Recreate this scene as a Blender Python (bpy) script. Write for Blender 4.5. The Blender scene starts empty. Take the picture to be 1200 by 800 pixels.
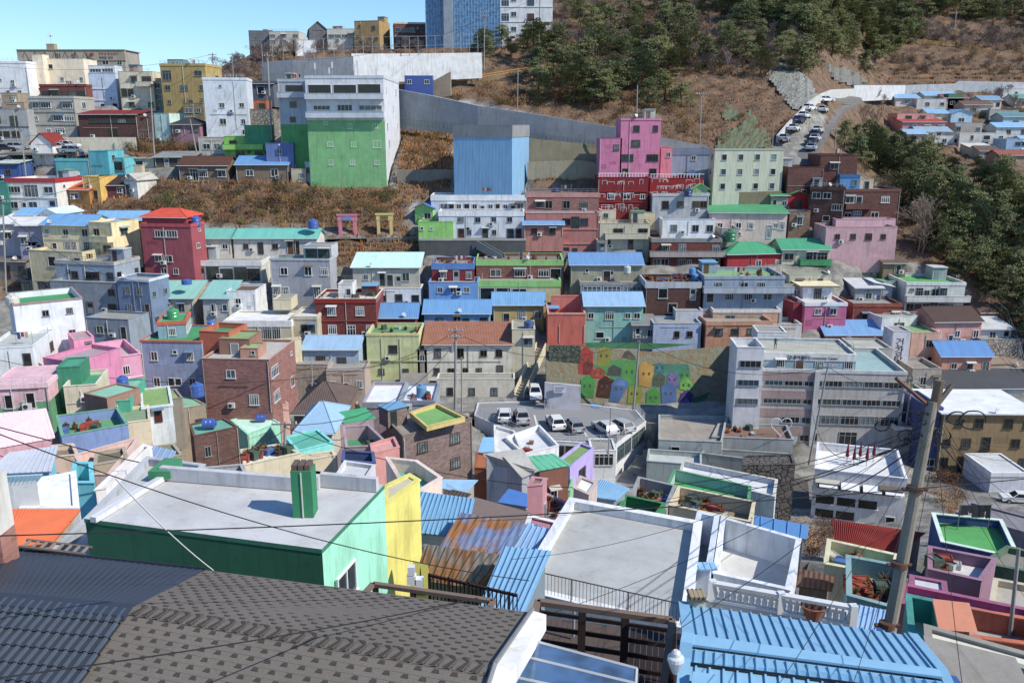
import bpy, bmesh, math, random
import numpy as np
from mathutils import Vector, Matrix
PI = math.pi
rnd = random.Random(7)
scn = bpy.context.scene
COL = scn.collection
# ------------------------------------------------------------------ camera, sky, sun, exposure
F, PITCH, CAMZ = 1000.0, math.radians(14.3), 50.0
CP, SP = math.cos(PITCH), math.sin(PITCH)
cam = bpy.data.cameras.new('camera')
cam.sensor_width = 36; cam.lens = 36 * F / 1200; cam.clip_start = 0.2; cam.clip_end = 5000
camo = bpy.data.objects.new('camera', cam); COL.objects.link(camo)
camo.location = (0, 0, CAMZ); camo.rotation_euler = (PI / 2 - PITCH, 0, 0)
scn.camera = camo
SUN = Vector((1.0, -0.45, 1.02)).normalized()          # towards the sun
world = bpy.data.worlds.new('World'); scn.world = world; world.use_nodes = True
wn = world.node_tree.nodes; wl = world.node_tree.links
bgn = wn['Background']; sky = wn.new('ShaderNodeTexSky'); sky.sky_type = 'NISHITA'; sky.sun_disc = False
sky.sun_elevation = math.asin(SUN.z); sky.sun_rotation = math.atan2(SUN.x, SUN.y)
sky.air_density = 1.15; sky.dust_density = 0.2; sky.ozone_density = 3.0; sky.altitude = 100
tint = wn.new('ShaderNodeMix'); tint.data_type = 'RGBA'; tint.blend_type = 'MULTIPLY'; tint.inputs[0].default_value = 1; tint.inputs[7].default_value = (0.60, 0.78, 1.0, 1)
wl.new(sky.outputs[0], tint.inputs[6]); wl.new(tint.outputs[2], bgn.inputs[0]); bgn.inputs[1].default_value = 0.14
sl = bpy.data.lights.new('sun', 'SUN'); sl.energy = 4.2; sl.angle = math.radians(0.5); sl.color = (1, 0.94, 0.83)
slo = bpy.data.objects.new('sun', sl); COL.objects.link(slo)
slo.rotation_euler = SUN.to_track_quat('Z', 'Y').to_euler(); slo.location = (60, -40, 120)
scn.view_settings.view_transform = 'Standard'; scn.view_settings.look = 'None'
scn.view_settings.exposure = 0.3; scn.view_settings.gamma = 1
scn.render.resolution_x = 1024; scn.render.resolution_y = 682
# ------------------------------------------------------------------ photograph pixels (1200x800) to places
def ray(px, py):
    x = (px - 600) / F; y = (400 - py) / F
    return Vector((x, CP + y * SP, -SP + y * CP))
def P(px, py, Y):
    r = ray(px, py); t = Y / r.y
    return Vector((r.x * t, Y, CAMZ + r.z * t))
def PZ(px, py, z):
    r = ray(px, py); t = (z - CAMZ) / r.z
    return Vector((r.x * t, r.y * t, z))
def pix(v):
    X, Y, Z = v[0], v[1], v[2] - CAMZ
    d = Y * CP - Z * SP; u = Y * SP + Z * CP
    return 600 + F * X / d, 400 - F * u / d
# ------------------------------------------------------------------ terrain heights
TA = [(900, 7), (800, 12), (700, 20), (650, 29), (600, 42), (580, 50), (560, 61), (540, 76), (520, 92), (505, 103), (490, 110), (470, 116), (440, 122), (400, 130),
      (350, 140), (300, 149), (250, 158), (220, 163), (200, 167), (175, 178), (150, 192), (125, 202), (100, 213), (75, 226), (50, 240), (25, 258), (0, 278), (-60, 330)]
TB = [(900, 7), (800, 12), (700, 20), (650, 29), (600, 44), (580, 55), (560, 68), (540, 84), (520, 95), (505, 104), (490, 110), (470, 116), (440, 123), (400, 131),
      (350, 142), (300, 153), (250, 166), (215, 180), (190, 238), (175, 250), (150, 268), (125, 288), (112, 300), (100, 304), (75, 316), (50, 330), (25, 345), (0, 362), (-60, 400)]
def tab(T):
    Y = [d for _, d in T]; Z = []
    for py, d in T:
        r = ray(600, py); Z.append(d * r.z / r.y)
    near = [(0, -12), (5, -13), (12, -14.5), (20, -17.5), (30, -21), (42, -25.5), (55, -29.5), (70, -36), (85, -40.5), (97, -42.3), (103, -41.4), (108, -39.4)]
    far = [(y, z) for y, z in zip(Y, Z) if y > 109]
    return np.array([a for a, _ in near + far], float), np.array([b for _, b in near + far], float)
YA, ZA = tab(TA); YB, ZB = tab(TB)
CRX = [-400, 0, 240, 285, 300, 440, 590, 630, 655, 1600]
CRY = [90, 86, 88, 70, 62, 60, 57, 30, -80, -80]
def ground_np(X, Y):
    X = np.asarray(X, float); Y = np.asarray(Y, float)
    Ys = np.maximum(Y, 2.0)
    za = np.interp(Ys, YA, ZA); zb = np.interp(Ys, YB, ZB)
    px = 600 + F * X / (Ys * CP - za * SP)
    w = np.clip((px - 930) / 130, 0, 1); w = w * w * (3 - 2 * w)
    z = za * (1 - w) + zb * w
    cry = np.interp(px, CRX, CRY)
    y = (400 - cry) / F
    sl_ = (-SP + y * CP) / (CP + y * SP)
    z = np.where(Ys > 185, np.minimum(z, sl_ * np.minimum(Ys, 262)), z)
    return z + CAMZ
def ground(x, y):
    return float(ground_np(x, y))
def Dg(px, py):
    r = ray(px, py); prev = None
    for k in range(60, 4400):
        Y = k * 0.1 if k < 1 else 6 + k * 0.1
        t = Y / r.y
        if CAMZ + r.z * t <= ground(r.x * t, Y):
            return Y
    return 440.0
_dg = {}
def D(px, py):
    k = (round(px / 4), round(py / 2))
    if k not in _dg:
        r = ray(px, py)
        Ys = np.arange(6, 440, 0.25); zr = CAMZ + r.z * Ys / r.y; g = ground_np(r.x * Ys / r.y, Ys)
        i = np.nonzero(zr <= g)[0]
        _dg[k] = float(Ys[i[0]]) if len(i) else 400.0
    return _dg[k]
def DH(px, py, h):
    """distance at which the ray is h above the ground"""
    r = ray(px, py); Ys = np.arange(14, 440, 0.25); zr = CAMZ + r.z * Ys / r.y; g = ground_np(r.x * Ys / r.y, Ys) + h
    i = np.nonzero(zr <= g)[0]
    return float(Ys[i[0]]) if len(i) else 300.0
# ------------------------------------------------------------------ materials
def lin(hx, k=1.0):
    hx = hx.lstrip('#'); o = []
    for i in (0, 2, 4):
        c = int(hx[i:i + 2], 16) / 255
        c = c / 12.92 if c <= 0.04045 else ((c + 0.055) / 1.055) ** 2.4
        o.append(min(1, c * k))
    l_ = o[0] * .25 + o[1] * .6 + o[2] * .15
    k_ = .84 if not (o[2] > o[0] * 2 and o[2] > .25) else .70
    k_ = .74 if o[1] > o[0] * 1.9 and o[1] > o[2] * 1.2 else k_
    return tuple(l_ + (v - l_) * k_ for v in o) + (1,)
MATS = {}
def M(spec):
    """'kind:hex' -> procedural material. kinds: wall brick corr tile deck conc plain metal glass asph..."""
    if spec in MATS: return MATS[spec]
    kind, hx = (spec.split(':') + ['888888'])[:2]
    m = bpy.data.materials.new(kind + '_' + hx); m.use_nodes = True; MATS[spec] = m
    nt = m.node_tree; N = nt.nodes; L = nt.links; b = N['Principled BSDF']
    c = lin(hx); b.inputs['Base Color'].default_value = c; b.inputs['Roughness'].default_value = 0.85
    b.inputs['Specular IOR Level'].default_value = 0.25
    def noise(scale, detail=4, vec=None, rough=0.6):
        n = N.new('ShaderNodeTexNoise'); n.inputs['Scale'].default_value = scale; n.inputs['Detail'].default_value = detail
        n.inputs['Roughness'].default_value = rough
        if vec: L.new(vec, n.inputs['Vector'])
        return n.outputs['Fac']
    def ramp(inp, a, bb, ca=(0, 0, 0, 1), cb=(1, 1, 1, 1)):
        r = N.new('ShaderNodeValToRGB'); r.color_ramp.elements[0].position = a; r.color_ramp.elements[1].position = bb
        r.color_ramp.elements[0].color = ca; r.color_ramp.elements[1].color = cb
        L.new(inp, r.inputs[0]); return r.outputs[0]
    def mix(fac, a, bb, mode='MIX'):
        x = N.new('ShaderNodeMix'); x.data_type = 'RGBA'; x.blend_type = mode
        if isinstance(fac, float): x.inputs[0].default_value = fac
        else: L.new(fac, x.inputs[0])
        for i, v in ((6, a), (7, bb)):
            if isinstance(v, tuple): x.inputs[i].default_value = v
            else: L.new(v, x.inputs[i])
        return x.outputs[2]
    def mul(a, k):
        x = N.new('ShaderNodeMath'); x.operation = 'MULTIPLY'; L.new(a, x.inputs[0]); x.inputs[1].default_value = k; return x.outputs[0]
    def bump(h, strength=0.3, dist=0.02):
        x = N.new('ShaderNodeBump'); x.inputs['Strength'].default_value = strength; x.inputs['Distance'].default_value = dist
        L.new(h, x.inputs['Height']); L.new(x.outputs[0], b.inputs['Normal'])
    tc = N.new('ShaderNodeTexCoord'); uv = tc.outputs['UV']; ob = tc.outputs['Object']
    geo = N.new('ShaderNodeNewGeometry').outputs['Position']
    def mapped(v, s):
        x = N.new('ShaderNodeMapping'); x.inputs['Scale'].default_value = s; L.new(v, x.inputs['Vector']); return x.outputs[0]
    def dirt(k): return tuple(c[i] * k * (1, 0.97, 0.9)[i] + 0.012 for i in range(3)) + (1,)
    if kind == 'wall':
        st = ramp(noise(1.0, 5, mapped(uv, (2.2, 0.22, 1)), 0.7), 0.50, 0.78)
        bl = ramp(noise(0.55, 6, geo, 0.65), 0.42, 0.72)
        base = mix(mul(bl, 0.6), c, dirt(0.62)); base = mix(mul(st, 0.75), base, dirt(0.36))
        ch = ramp(noise(1.6, 8, geo, 0.75), 0.60, 0.66); base = mix(mul(ch, 0.45), base, dirt(0.5))
        L.new(base, b.inputs['Base Color']); bump(noise(9, 4, geo), 0.25, 0.02)
    elif kind == 'brick':
        br = N.new('ShaderNodeTexBrick'); br.inputs['Scale'].default_value = 1.0; L.new(mapped(uv, (1, 1, 1)), br.inputs['Vector'])
        br.inputs['Brick Width'].default_value = 0.42; br.inputs['Row Height'].default_value = 0.16; br.inputs['Mortar Size'].default_value = 0.016
        br.inputs['Color1'].default_value = tuple(v * 1.15 for v in c[:3]) + (1,); br.inputs['Color2'].default_value = tuple(v * 0.62 for v in c[:3]) + (1,)
        br.inputs['Mortar'].default_value = (min(1, c[0] * .8 + .06), min(1, c[1] * .8 + .06), min(1, c[2] * .8 + .06), 1)
        st = ramp(noise(0.6, 5, geo), 0.45, 0.75)
        L.new(mix(mul(st, 0.5), br.outputs[0], dirt(0.5)), b.inputs['Base Color']); bump(br.outputs['Fac'], -0.3, 0.02)
    elif kind == 'corr':   # painted sheet metal, ribs run down the slope
        w = N.new('ShaderNodeTexWave'); w.wave_type = 'BANDS'; w.bands_direction = 'X'; w.inputs['Scale'].default_value = 1.15
        L.new(uv, w.inputs['Vector'])
        st = ramp(noise(0.8, 5, mapped(uv, (1.6, 0.3, 1))), 0.40, 0.75)
        base = mix(mul(st, 0.55), c, dirt(0.6))
        sp = ramp(noise(3.5, 8, geo, 0.8), 0.62, 0.70); base = mix(mul(sp, 0.45), base, (0.12, 0.075, 0.05, 1))
        L.new(base, b.inputs['Base Color']); bump(w.outputs['Fac'], 0.5, 0.035); b.inputs['Roughness'].default_value = 0.55
        b.inputs['Specular IOR Level'].default_value = 0.4
    elif kind == 'rust':
        n = ramp(noise(0.55, 6, geo, 0.7), 0.46, 0.56)
        base = mix(n, c, (0.30, 0.135, 0.05, 1)); n2 = ramp(noise(2.5, 8, geo, 0.8), 0.45, 0.75)
        base = mix(mul(n2, 0.5), base, (0.10, 0.07, 0.06, 1))
        w = N.new('ShaderNodeTexWave'); w.inputs['Scale'].default_value = 0.9; L.new(uv, w.inputs['Vector'])
        L.new(base, b.inputs['Base Color']); bump(w.outputs['Fac'], 0.7, 0.05); b.inputs['Roughness'].default_value = 0.7
    elif kind == 'tile':
        w = N.new('ShaderNodeTexWave'); w.inputs['Scale'].default_value = 0.9; w.bands_direction = 'Y'; w.wave_profile = 'SAW'; L.new(uv, w.inputs['Vector'])
        w2 = N.new('ShaderNodeTexWave'); w2.inputs['Scale'].default_value = 1.3; L.new(uv, w2.inputs['Vector'])
        st = ramp(noise(0.9, 6, geo, 0.7), 0.35, 0.7)
        L.new(mix(mul(st, 0.6), c, dirt(0.5)), b.inputs['Base Color'])
        a = N.new('ShaderNodeMath'); L.new(w.outputs['Fac'], a.inputs[0]); L.new(w2.outputs['Fac'], a.inputs[1]); bump(a.outputs[0], 0.7, 0.05)
    elif kind == 'deck':   # painted waterproofed roof
        bl = ramp(noise(0.45, 6, geo, 0.65), 0.40, 0.70); fine = ramp(noise(1.7, 8, geo, 0.8), 0.52, 0.75)
        base = mix(mul(bl, 0.6), c, dirt(0.62)); base = mix(mul(fine, 0.5), base, dirt(0.38))
        L.new(base, b.inputs['Base Color']); bump(noise(5, 4, geo), 0.2, 0.02)
    elif kind == 'conc':
        bl = ramp(noise(0.35, 7, geo, 0.7), 0.35, 0.7); fine = ramp(noise(3, 8, geo, 0.8), 0.5, 0.8)
        base = mix(mul(bl, 0.65), c, dirt(0.55)); base = mix(mul(fine, 0.45), base, dirt(0.35))
        st = ramp(noise(1.0, 5, mapped(uv, (1.6, 0.16, 1)), 0.7), 0.52, 0.75); base = mix(mul(st, 0.55), base, dirt(0.3))
        L.new(base, b.inputs['Base Color']); bump(noise(4, 6, geo), 0.4, 0.04)
    elif kind == 'rubble':
        v = N.new('ShaderNodeTexVoronoi'); v.inputs['Scale'].default_value = 1.6; L.new(geo, v.inputs['Vector'])
        v.feature = 'DISTANCE_TO_EDGE'
        e = ramp(v.outputs[0], 0.02, 0.12); fine = ramp(noise(1.4, 8, geo, 0.8), 0.4, 0.7)
        base = mix(fine, c, dirt(0.35)); base = mix(e, dirt(0.3), base)
        L.new(base, b.inputs['Base Color']); bump(e, 0.8, 0.08)
    elif kind == 'mural':
        n = ramp(noise(1.3, 9, geo, 0.8), 0.53, 0.64); n2 = ramp(noise(.5, 6, geo), .4, .7)
        base = mix(mul(n2, .5), c, dirt(.45)); L.new(mix(mul(n, .6), base, lin('7c8468')), b.inputs['Base Color'])
    elif kind == 'net':
        n = ramp(noise(1.2, 9, geo, 0.85), 0.42, 0.58); L.new(mix(n, c, lin('7c6444')), b.inputs['Base Color']); bump(noise(1.5, 6, geo), .8, .3)
    elif kind == 'metal':
        b.inputs['Metallic'].default_value = 0.3; b.inputs['Roughness'].default_value = 0.45
        fine = ramp(noise(3, 6, geo, 0.8), 0.5, 0.75); L.new(mix(mul(fine, 0.5), c, dirt(0.4)), b.inputs['Base Color'])
    elif kind == 'paint':
        b.inputs['Roughness'].default_value = 0.25; b.inputs['Specular IOR Level'].default_value = 0.5
        b.inputs['Coat Weight'].default_value = 0.4
        fine = ramp(noise(2, 6, geo, 0.8), 0.5, 0.9); L.new(mix(mul(fine, 0.3), c, dirt(0.6)), b.inputs['Base Color'])
    elif kind == 'glass':
        b.inputs['Roughness'].default_value = 0.12; b.inputs['Specular IOR Level'].default_value = 0.6
        n = ramp(noise(1.1, 2, geo), 0.45, 0.6); L.new(mix(n, c, dirt(0.45)), b.inputs['Base Color'])
    elif kind == 'bark':
        fine = ramp(noise(3, 6, mapped(ob, (3, 3, 0.6))), 0.3, 0.7); L.new(mix(fine, c, dirt(0.4)), b.inputs['Base Color'])
    elif kind == 'leaf':
        n = noise(0.8, 3, geo); fine = ramp(n, 0.3, 0.7)
        oi = N.new('ShaderNodeObjectInfo')
        base = mix(fine, c, tuple(v * 0.66 for v in c[:3]) + (1,))
        base = mix(mul(oi.outputs['Random'], 0.5), base, (c[0] * 1.5, c[1] * 1.15, c[2] * 0.8, 1))
        L.new(base, b.inputs['Base Color']); b.inputs['Roughness'].default_value = 0.7; b.inputs['Specular IOR Level'].default_value = 0.15
    elif kind == 'plain':
        fine = ramp(noise(2.5, 5, geo, 0.7), 0.4, 0.8); L.new(mix(mul(fine, 0.35), c, dirt(0.55)), b.inputs['Base Color'])
    return m
# ------------------------------------------------------------------ mesh builder
class MB:
    def __init__(s): s.v = []; s.f = []; s.m = []; s.mats = []
    def mi(s, m):
        if m not in s.mats: s.mats.append(m)
        return s.mats.index(m)
    def face(s, pts, m):
        i = len(s.v); s.v += [tuple(p) for p in pts]; s.f.append(tuple(range(i, i + len(pts)))); s.m.append(s.mi(m))
    def hexa(s, q, m, skip=()):
        """8 corners: bottom 4 CCW seen from above then top 4"""
        F_ = [(3, 2, 1, 0), (4, 5, 6, 7), (0, 1, 5, 4), (1, 2, 6, 5), (2, 3, 7, 6), (3, 0, 4, 7)]
        i = len(s.v); s.v += [tuple(p) for p in q]; k = s.mi(m)
        for n, f in enumerate(F_):
            if n in skip: continue
            s.f.append(tuple(i + j for j in f)); s.m.append(k)
    def box(s, x0, x1, y0, y1, z0, z1, m, T=None):
        q = [(x0, y0, z0), (x1, y0, z0), (x1, y1, z0), (x0, y1, z0), (x0, y0, z1), (x1, y0, z1), (x1, y1, z1), (x0, y1, z1)]
        if T is not None: q = [T @ Vector(p) for p in q]
        s.hexa(q, m)
    def prism(s, poly, z0, z1, m, mt=None, bottom=False):
        n = len(poly)
        for i in range(n):
            a, b_ = poly[i], poly[(i + 1) % n]
            s.face([(a[0], a[1], z0), (b_[0], b_[1], z0), (b_[0], b_[1], z1), (a[0], a[1], z1)], m)
        s.face([(p[0], p[1], z1) for p in poly], mt or m)
        if bottom: s.face([(p[0], p[1], z0) for p in reversed(poly)], m)
    def bar(s, a, b_, r, m, n=5, r2=None):
        a = Vector(a); b_ = Vector(b_); d = b_ - a
        if d.length < 1e-6: return
        d.normalize(); u = d.orthogonal().normalized(); w = d.cross(u); r2 = r if r2 is None else r2
        ra = [a + (u * math.cos(t) + w * math.sin(t)) * r for t in [2 * PI * i / n for i in range(n)]]
        rb = [b_ + (u * math.cos(t) + w * math.sin(t)) * r2 for t in [2 * PI * i / n for i in range(n)]]
        i0 = len(s.v); s.v += [tuple(p) for p in ra + rb]; k = s.mi(m)
        for i in range(n):
            j = (i + 1) % n; s.f.append((i0 + i, i0 + j, i0 + n + j, i0 + n + i)); s.m.append(k)
        s.f.append(tuple(i0 + i for i in reversed(range(n)))); s.m.append(k); s.f.append(tuple(i0 + n + i for i in range(n))); s.m.append(k)
    def lathe(s, prof, m, n=14, c=(0, 0)):
        """prof: (r, z) from the bottom up"""
        k = s.mi(m); i0 = len(s.v)
        for r, z in prof:
            for i in range(n): s.v.append((c[0] + r * math.cos(2 * PI * i / n), c[1] + r * math.sin(2 * PI * i / n), z))
        for a in range(len(prof) - 1):
            for i in range(n):
                j = (i + 1) % n; s.f.append((i0 + a * n + i, i0 + a * n + j, i0 + (a + 1) * n + j, i0 + (a + 1) * n + i)); s.m.append(k)
        s.f.append(tuple(i0 + i for i in reversed(range(n)))); s.m.append(k)
        t = i0 + (len(prof) - 1) * n; s.f.append(tuple(t + i for i in range(n))); s.m.append(k)
    def mesh(s, name, off=(0, 0, 0), smooth=False):
        me = bpy.data.meshes.new(name)
        me.from_pydata([(v[0] - off[0], v[1] - off[1], v[2] - off[2]) for v in s.v], [], s.f)
        for m in s.mats: me.materials.append(M(m) if isinstance(m, str) else m)
        me.polygons.foreach_set('material_index', s.m)
        if smooth: me.polygons.foreach_set('use_smooth', [True] * len(s.f))
        uvl = me.uv_layers.new(name='UVMap')
        if len(s.f) < 20000:
            vs = [Vector(v) for v in s.v]; li = 0; buf = []
            for f in s.f:
                a = vs[f[0]]; n = Vector((0, 0, 0))
                for i in range(1, len(f) - 1): n += (vs[f[i]] - a).cross(vs[f[i + 1]] - a)
                if n.length > 1e-12: n.normalize()
                if abs(n.z) > 0.97:
                    for k in f: buf += [vs[k].x, vs[k].y]
                else:
                    t = Vector((-n.y, n.x, 0)).normalized(); w = n.cross(t)
                    for k in f: buf += [vs[k].dot(t), vs[k].dot(w)]
            uvl.data.foreach_set('uv', buf)
        me.update(); return me
    def build(s, name, parent=None, loc=(0, 0, 0), smooth=False):
        """coordinates are the world's; the object's origin is at loc (or its parent's)"""
        off = Vector(loc) if parent is None else WO[parent.name]
        o = bpy.data.objects.new(name, s.mesh(name, off, smooth)); COL.objects.link(o)
        WO[o.name] = off
        if parent is None: o.location = loc
        else: o.parent = parent
        return o
WO = {}
def tag(o, label=None, cat=None, group=None, kind=None):
    if label: o['label'] = label
    if cat: o['category'] = cat
    if group: o['group'] = group
    if kind: o['kind'] = kind
    return o
def thing(name, label, cat, loc, group=None, rz=0):
    o = bpy.data.objects.new(name, None); COL.objects.link(o); o.location = loc; o.rotation_euler = (0, 0, rz)
    o.empty_display_size = 0.3
    WO[o.name] = Vector(loc); return tag(o, label, cat, group)
def inst(name, me, parent, mat4):
    """mesh placed by a world matrix under an unrotated parent empty"""
    o = bpy.data.objects.new(name, me); COL.objects.link(o)
    off = WO[parent.name]; m = mat4.copy(); m.translation = m.translation - off
    o.parent = parent; o.matrix_local = m; WO[o.name] = mat4.translation.copy(); return o
def kid(name, me, parent):
    o = bpy.data.objects.new(name, me); COL.objects.link(o); o.parent = parent; return o
def copy_tree(o, parent=None):
    c = o.copy(); COL.objects.link(c); c.parent = parent
    for ch in list(o.children): copy_tree(ch, c)
    return c
# ------------------------------------------------------------------ windows and doors
WIN = {'w': (0.95, 0.95, 2), 'm': (1.5, 1.25, 2), 'W': (2.5, 1.25, 4), 'T': (3.6, 0.85, 4), 'd': (0.95, 2.05, 1), 'g': (2.5, 2.1, 3),
       's': (0.6, 0.5, 1), 'o': (2.9, 1.7, 0), 'O': (4.2, 2.0, 0), 'G': (3.4, 2.2, 4), 'D': (1.2, 2.1, 1), 'q': (1.1, 1.1, 1), 'k': (2.2, 2.1, 1)}
_wm = {}
def win_mesh(ch, w, h, fr, gl):
    key = (ch, round(w, 1), round(h, 1), fr, gl)
    if key in _wm: return _wm[key]
    w, h = key[1], key[2]; n = WIN[ch][2]; t = 0.07
    f = MB(); p = MB()
    f.box(-w / 2, w / 2, -0.07, 0.0, h - t, h, fr); f.box(-w / 2, -w / 2 + t, -0.07, 0, 0, h - t, fr); f.box(w / 2 - t, w / 2, -0.07, 0, 0, h - t, fr)
    f.box(-w / 2 - (0.08 if ch not in 'dDkgG' else 0), w / 2 + (0.08 if ch not in 'dDkgG' else 0), -0.13, 0, -0.06, 0.03, fr)
    for i in range(1, n):
        x = -w / 2 + w * i / n; f.box(x - 0.03, x + 0.03, -0.06, 0, 0.03, h - t, fr)
    if ch in 'gG' or (ch == 'W' and h > 1.1): f.box(-w / 2 + t, w / 2 - t, -0.055, 0, h * 0.72, h * 0.72 + 0.05, fr)
    if ch in 'dDk':
        dm = gl
        p.box(-w / 2 + t, w / 2 - t, -0.035, 0, 0.03, h - t, dm)
        p.box(-w / 2 + t + .1, w / 2 - t - .1, -0.05, -0.035, h * .12, h * .42, dm); p.box(-w / 2 + t + .1, w / 2 - t - .1, -0.05, -0.035, h * .52, h * .88, dm if ch == 'k' else 'glass:20282c')
    elif ch in 'oO': p.face([(-w / 2 + t, -0.02, 0.03), (w / 2 - t, -0.02, 0.03), (w / 2 - t, -0.02, h - t), (-w / 2 + t, -0.02, h - t)], gl)
    else:
        for i in range(n):
            x0 = -w / 2 + t / 2 + (w - t) * i / n; x1 = -w / 2 + t / 2 + (w - t) * (i + 1) / n; y = -0.02 - 0.012 * (i % 2)
            p.face([(x0, y, 0.03), (x1, y, 0.03), (x1, y, h - t), (x0, y, h - t)], gl)
    _wm[key] = (f.mesh('frame'), p.mesh('pane')); return _wm[key]
_cp = {}
def canopy(w, c):
    if (w, c) not in _cp:
        m = MB(); m.hexa([(-w / 2, -.62, -.03), (w / 2, -.62, -.03), (w / 2, 0, .16), (-w / 2, 0, .16), (-w / 2, -.62, .02), (w / 2, -.62, .02), (w / 2, 0, .21), (-w / 2, 0, .21)], c); _cp[(w, c)] = m.mesh('canopy')
    return _cp[(w, c)]
GL = ['glass:161c22', 'glass:1c262c', 'glass:222c30', 'glass:33424a', 'glass:5d6668', 'glass:12161a', 'glass:1a2226', 'glass:2c4a58', 'glass:6c7c80', 'glass:3a4a40']
DR = ['paint:4a3428', 'paint:6a4a34', 'paint:3a4650', 'paint:8a8f92', 'paint:5a2420', 'paint:2c3a34']
def facade(root, A, B, z0, z1, code, fr='paint:d8d8d4', gl=None, R=rnd, inset=0.25):
    """rows of windows between ground points A and B (outside seen with A on the left); code lists floors from the top"""
    A = Vector((A[0], A[1], 0)); B = Vector((B[0], B[1], 0)); e = B - A; Ln = e.length
    if Ln < 0.4 or not code: return
    ux = e / Ln; rot = Matrix(((ux.x, -ux.y, 0, 0), (ux.y, ux.x, 0, 0), (0, 0, 1, 0), (0, 0, 0, 1)))
    fl = code.split('/'); fh = (z1 - z0) / len(fl); big = len(fl) > 2 and len(fl[0]) > 5
    for i, row in enumerate(fl):
        zb = z1 - fh * (i + 1); n = len(row)
        if not n: continue
        sw = (Ln - 2 * inset) / n
        for k, ch in enumerate(row):
            if ch not in WIN: continue
            if not big and ch in 'wm' and R.random() < .12: ch = R.choice('swmm')
            w, h, _ = WIN[ch]; vv = 1 if big else R.choice((.85, .95, 1, 1.1, 1.2)); w = min(w * vv, sw * 0.92); h = h * (1 if big else R.choice((.9, 1, 1, 1.1)))
            if ch in 'dDgGk': zz = zb + 0.08; h = min(h, fh * 0.82)
            elif ch == 's': zz = zb + fh * 0.6; h = min(h, fh * 0.3)
            elif ch in 'oO': h = min(h, fh * 0.68); zz = zb + (fh - h) * 0.45
            else: h = min(h, fh * 0.52); zz = zb + (fh - h) * 0.52
            jx = 0 if big else R.uniform(-.5, .5) * max(0, sw - w) * .6
            pos = A + ux * (inset + sw * (k + 0.5) + jx); pos.z = zz
            g = gl or R.choice(GL)
            if ch in 'dDk': g = R.choice(DR)
            if ch in 'oO': g = 'glass:15181a'  # open bays: shade of the hollow put into a flat near-black sheet
            fm, pm = win_mesh(ch, w, h, fr, g)
            T = Matrix.Translation(pos) @ rot
            o = inst('door' if ch in 'dDk' else 'window', fm, root, T); kid('door_panel' if ch in 'dDk' else 'pane', pm, o)
            if not big and ch in 'mWdDg' and R.random() < .22:
                inst('canopy', canopy(round(w + .4, 1), R.choice(('plain:8c9aa0', 'plain:b8b4a8', 'plain:5a7c98', 'plain:6a5c50', 'plain:c8c8c4'))), root, T @ Matrix.Translation((0, 0, h + .06)))
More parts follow.
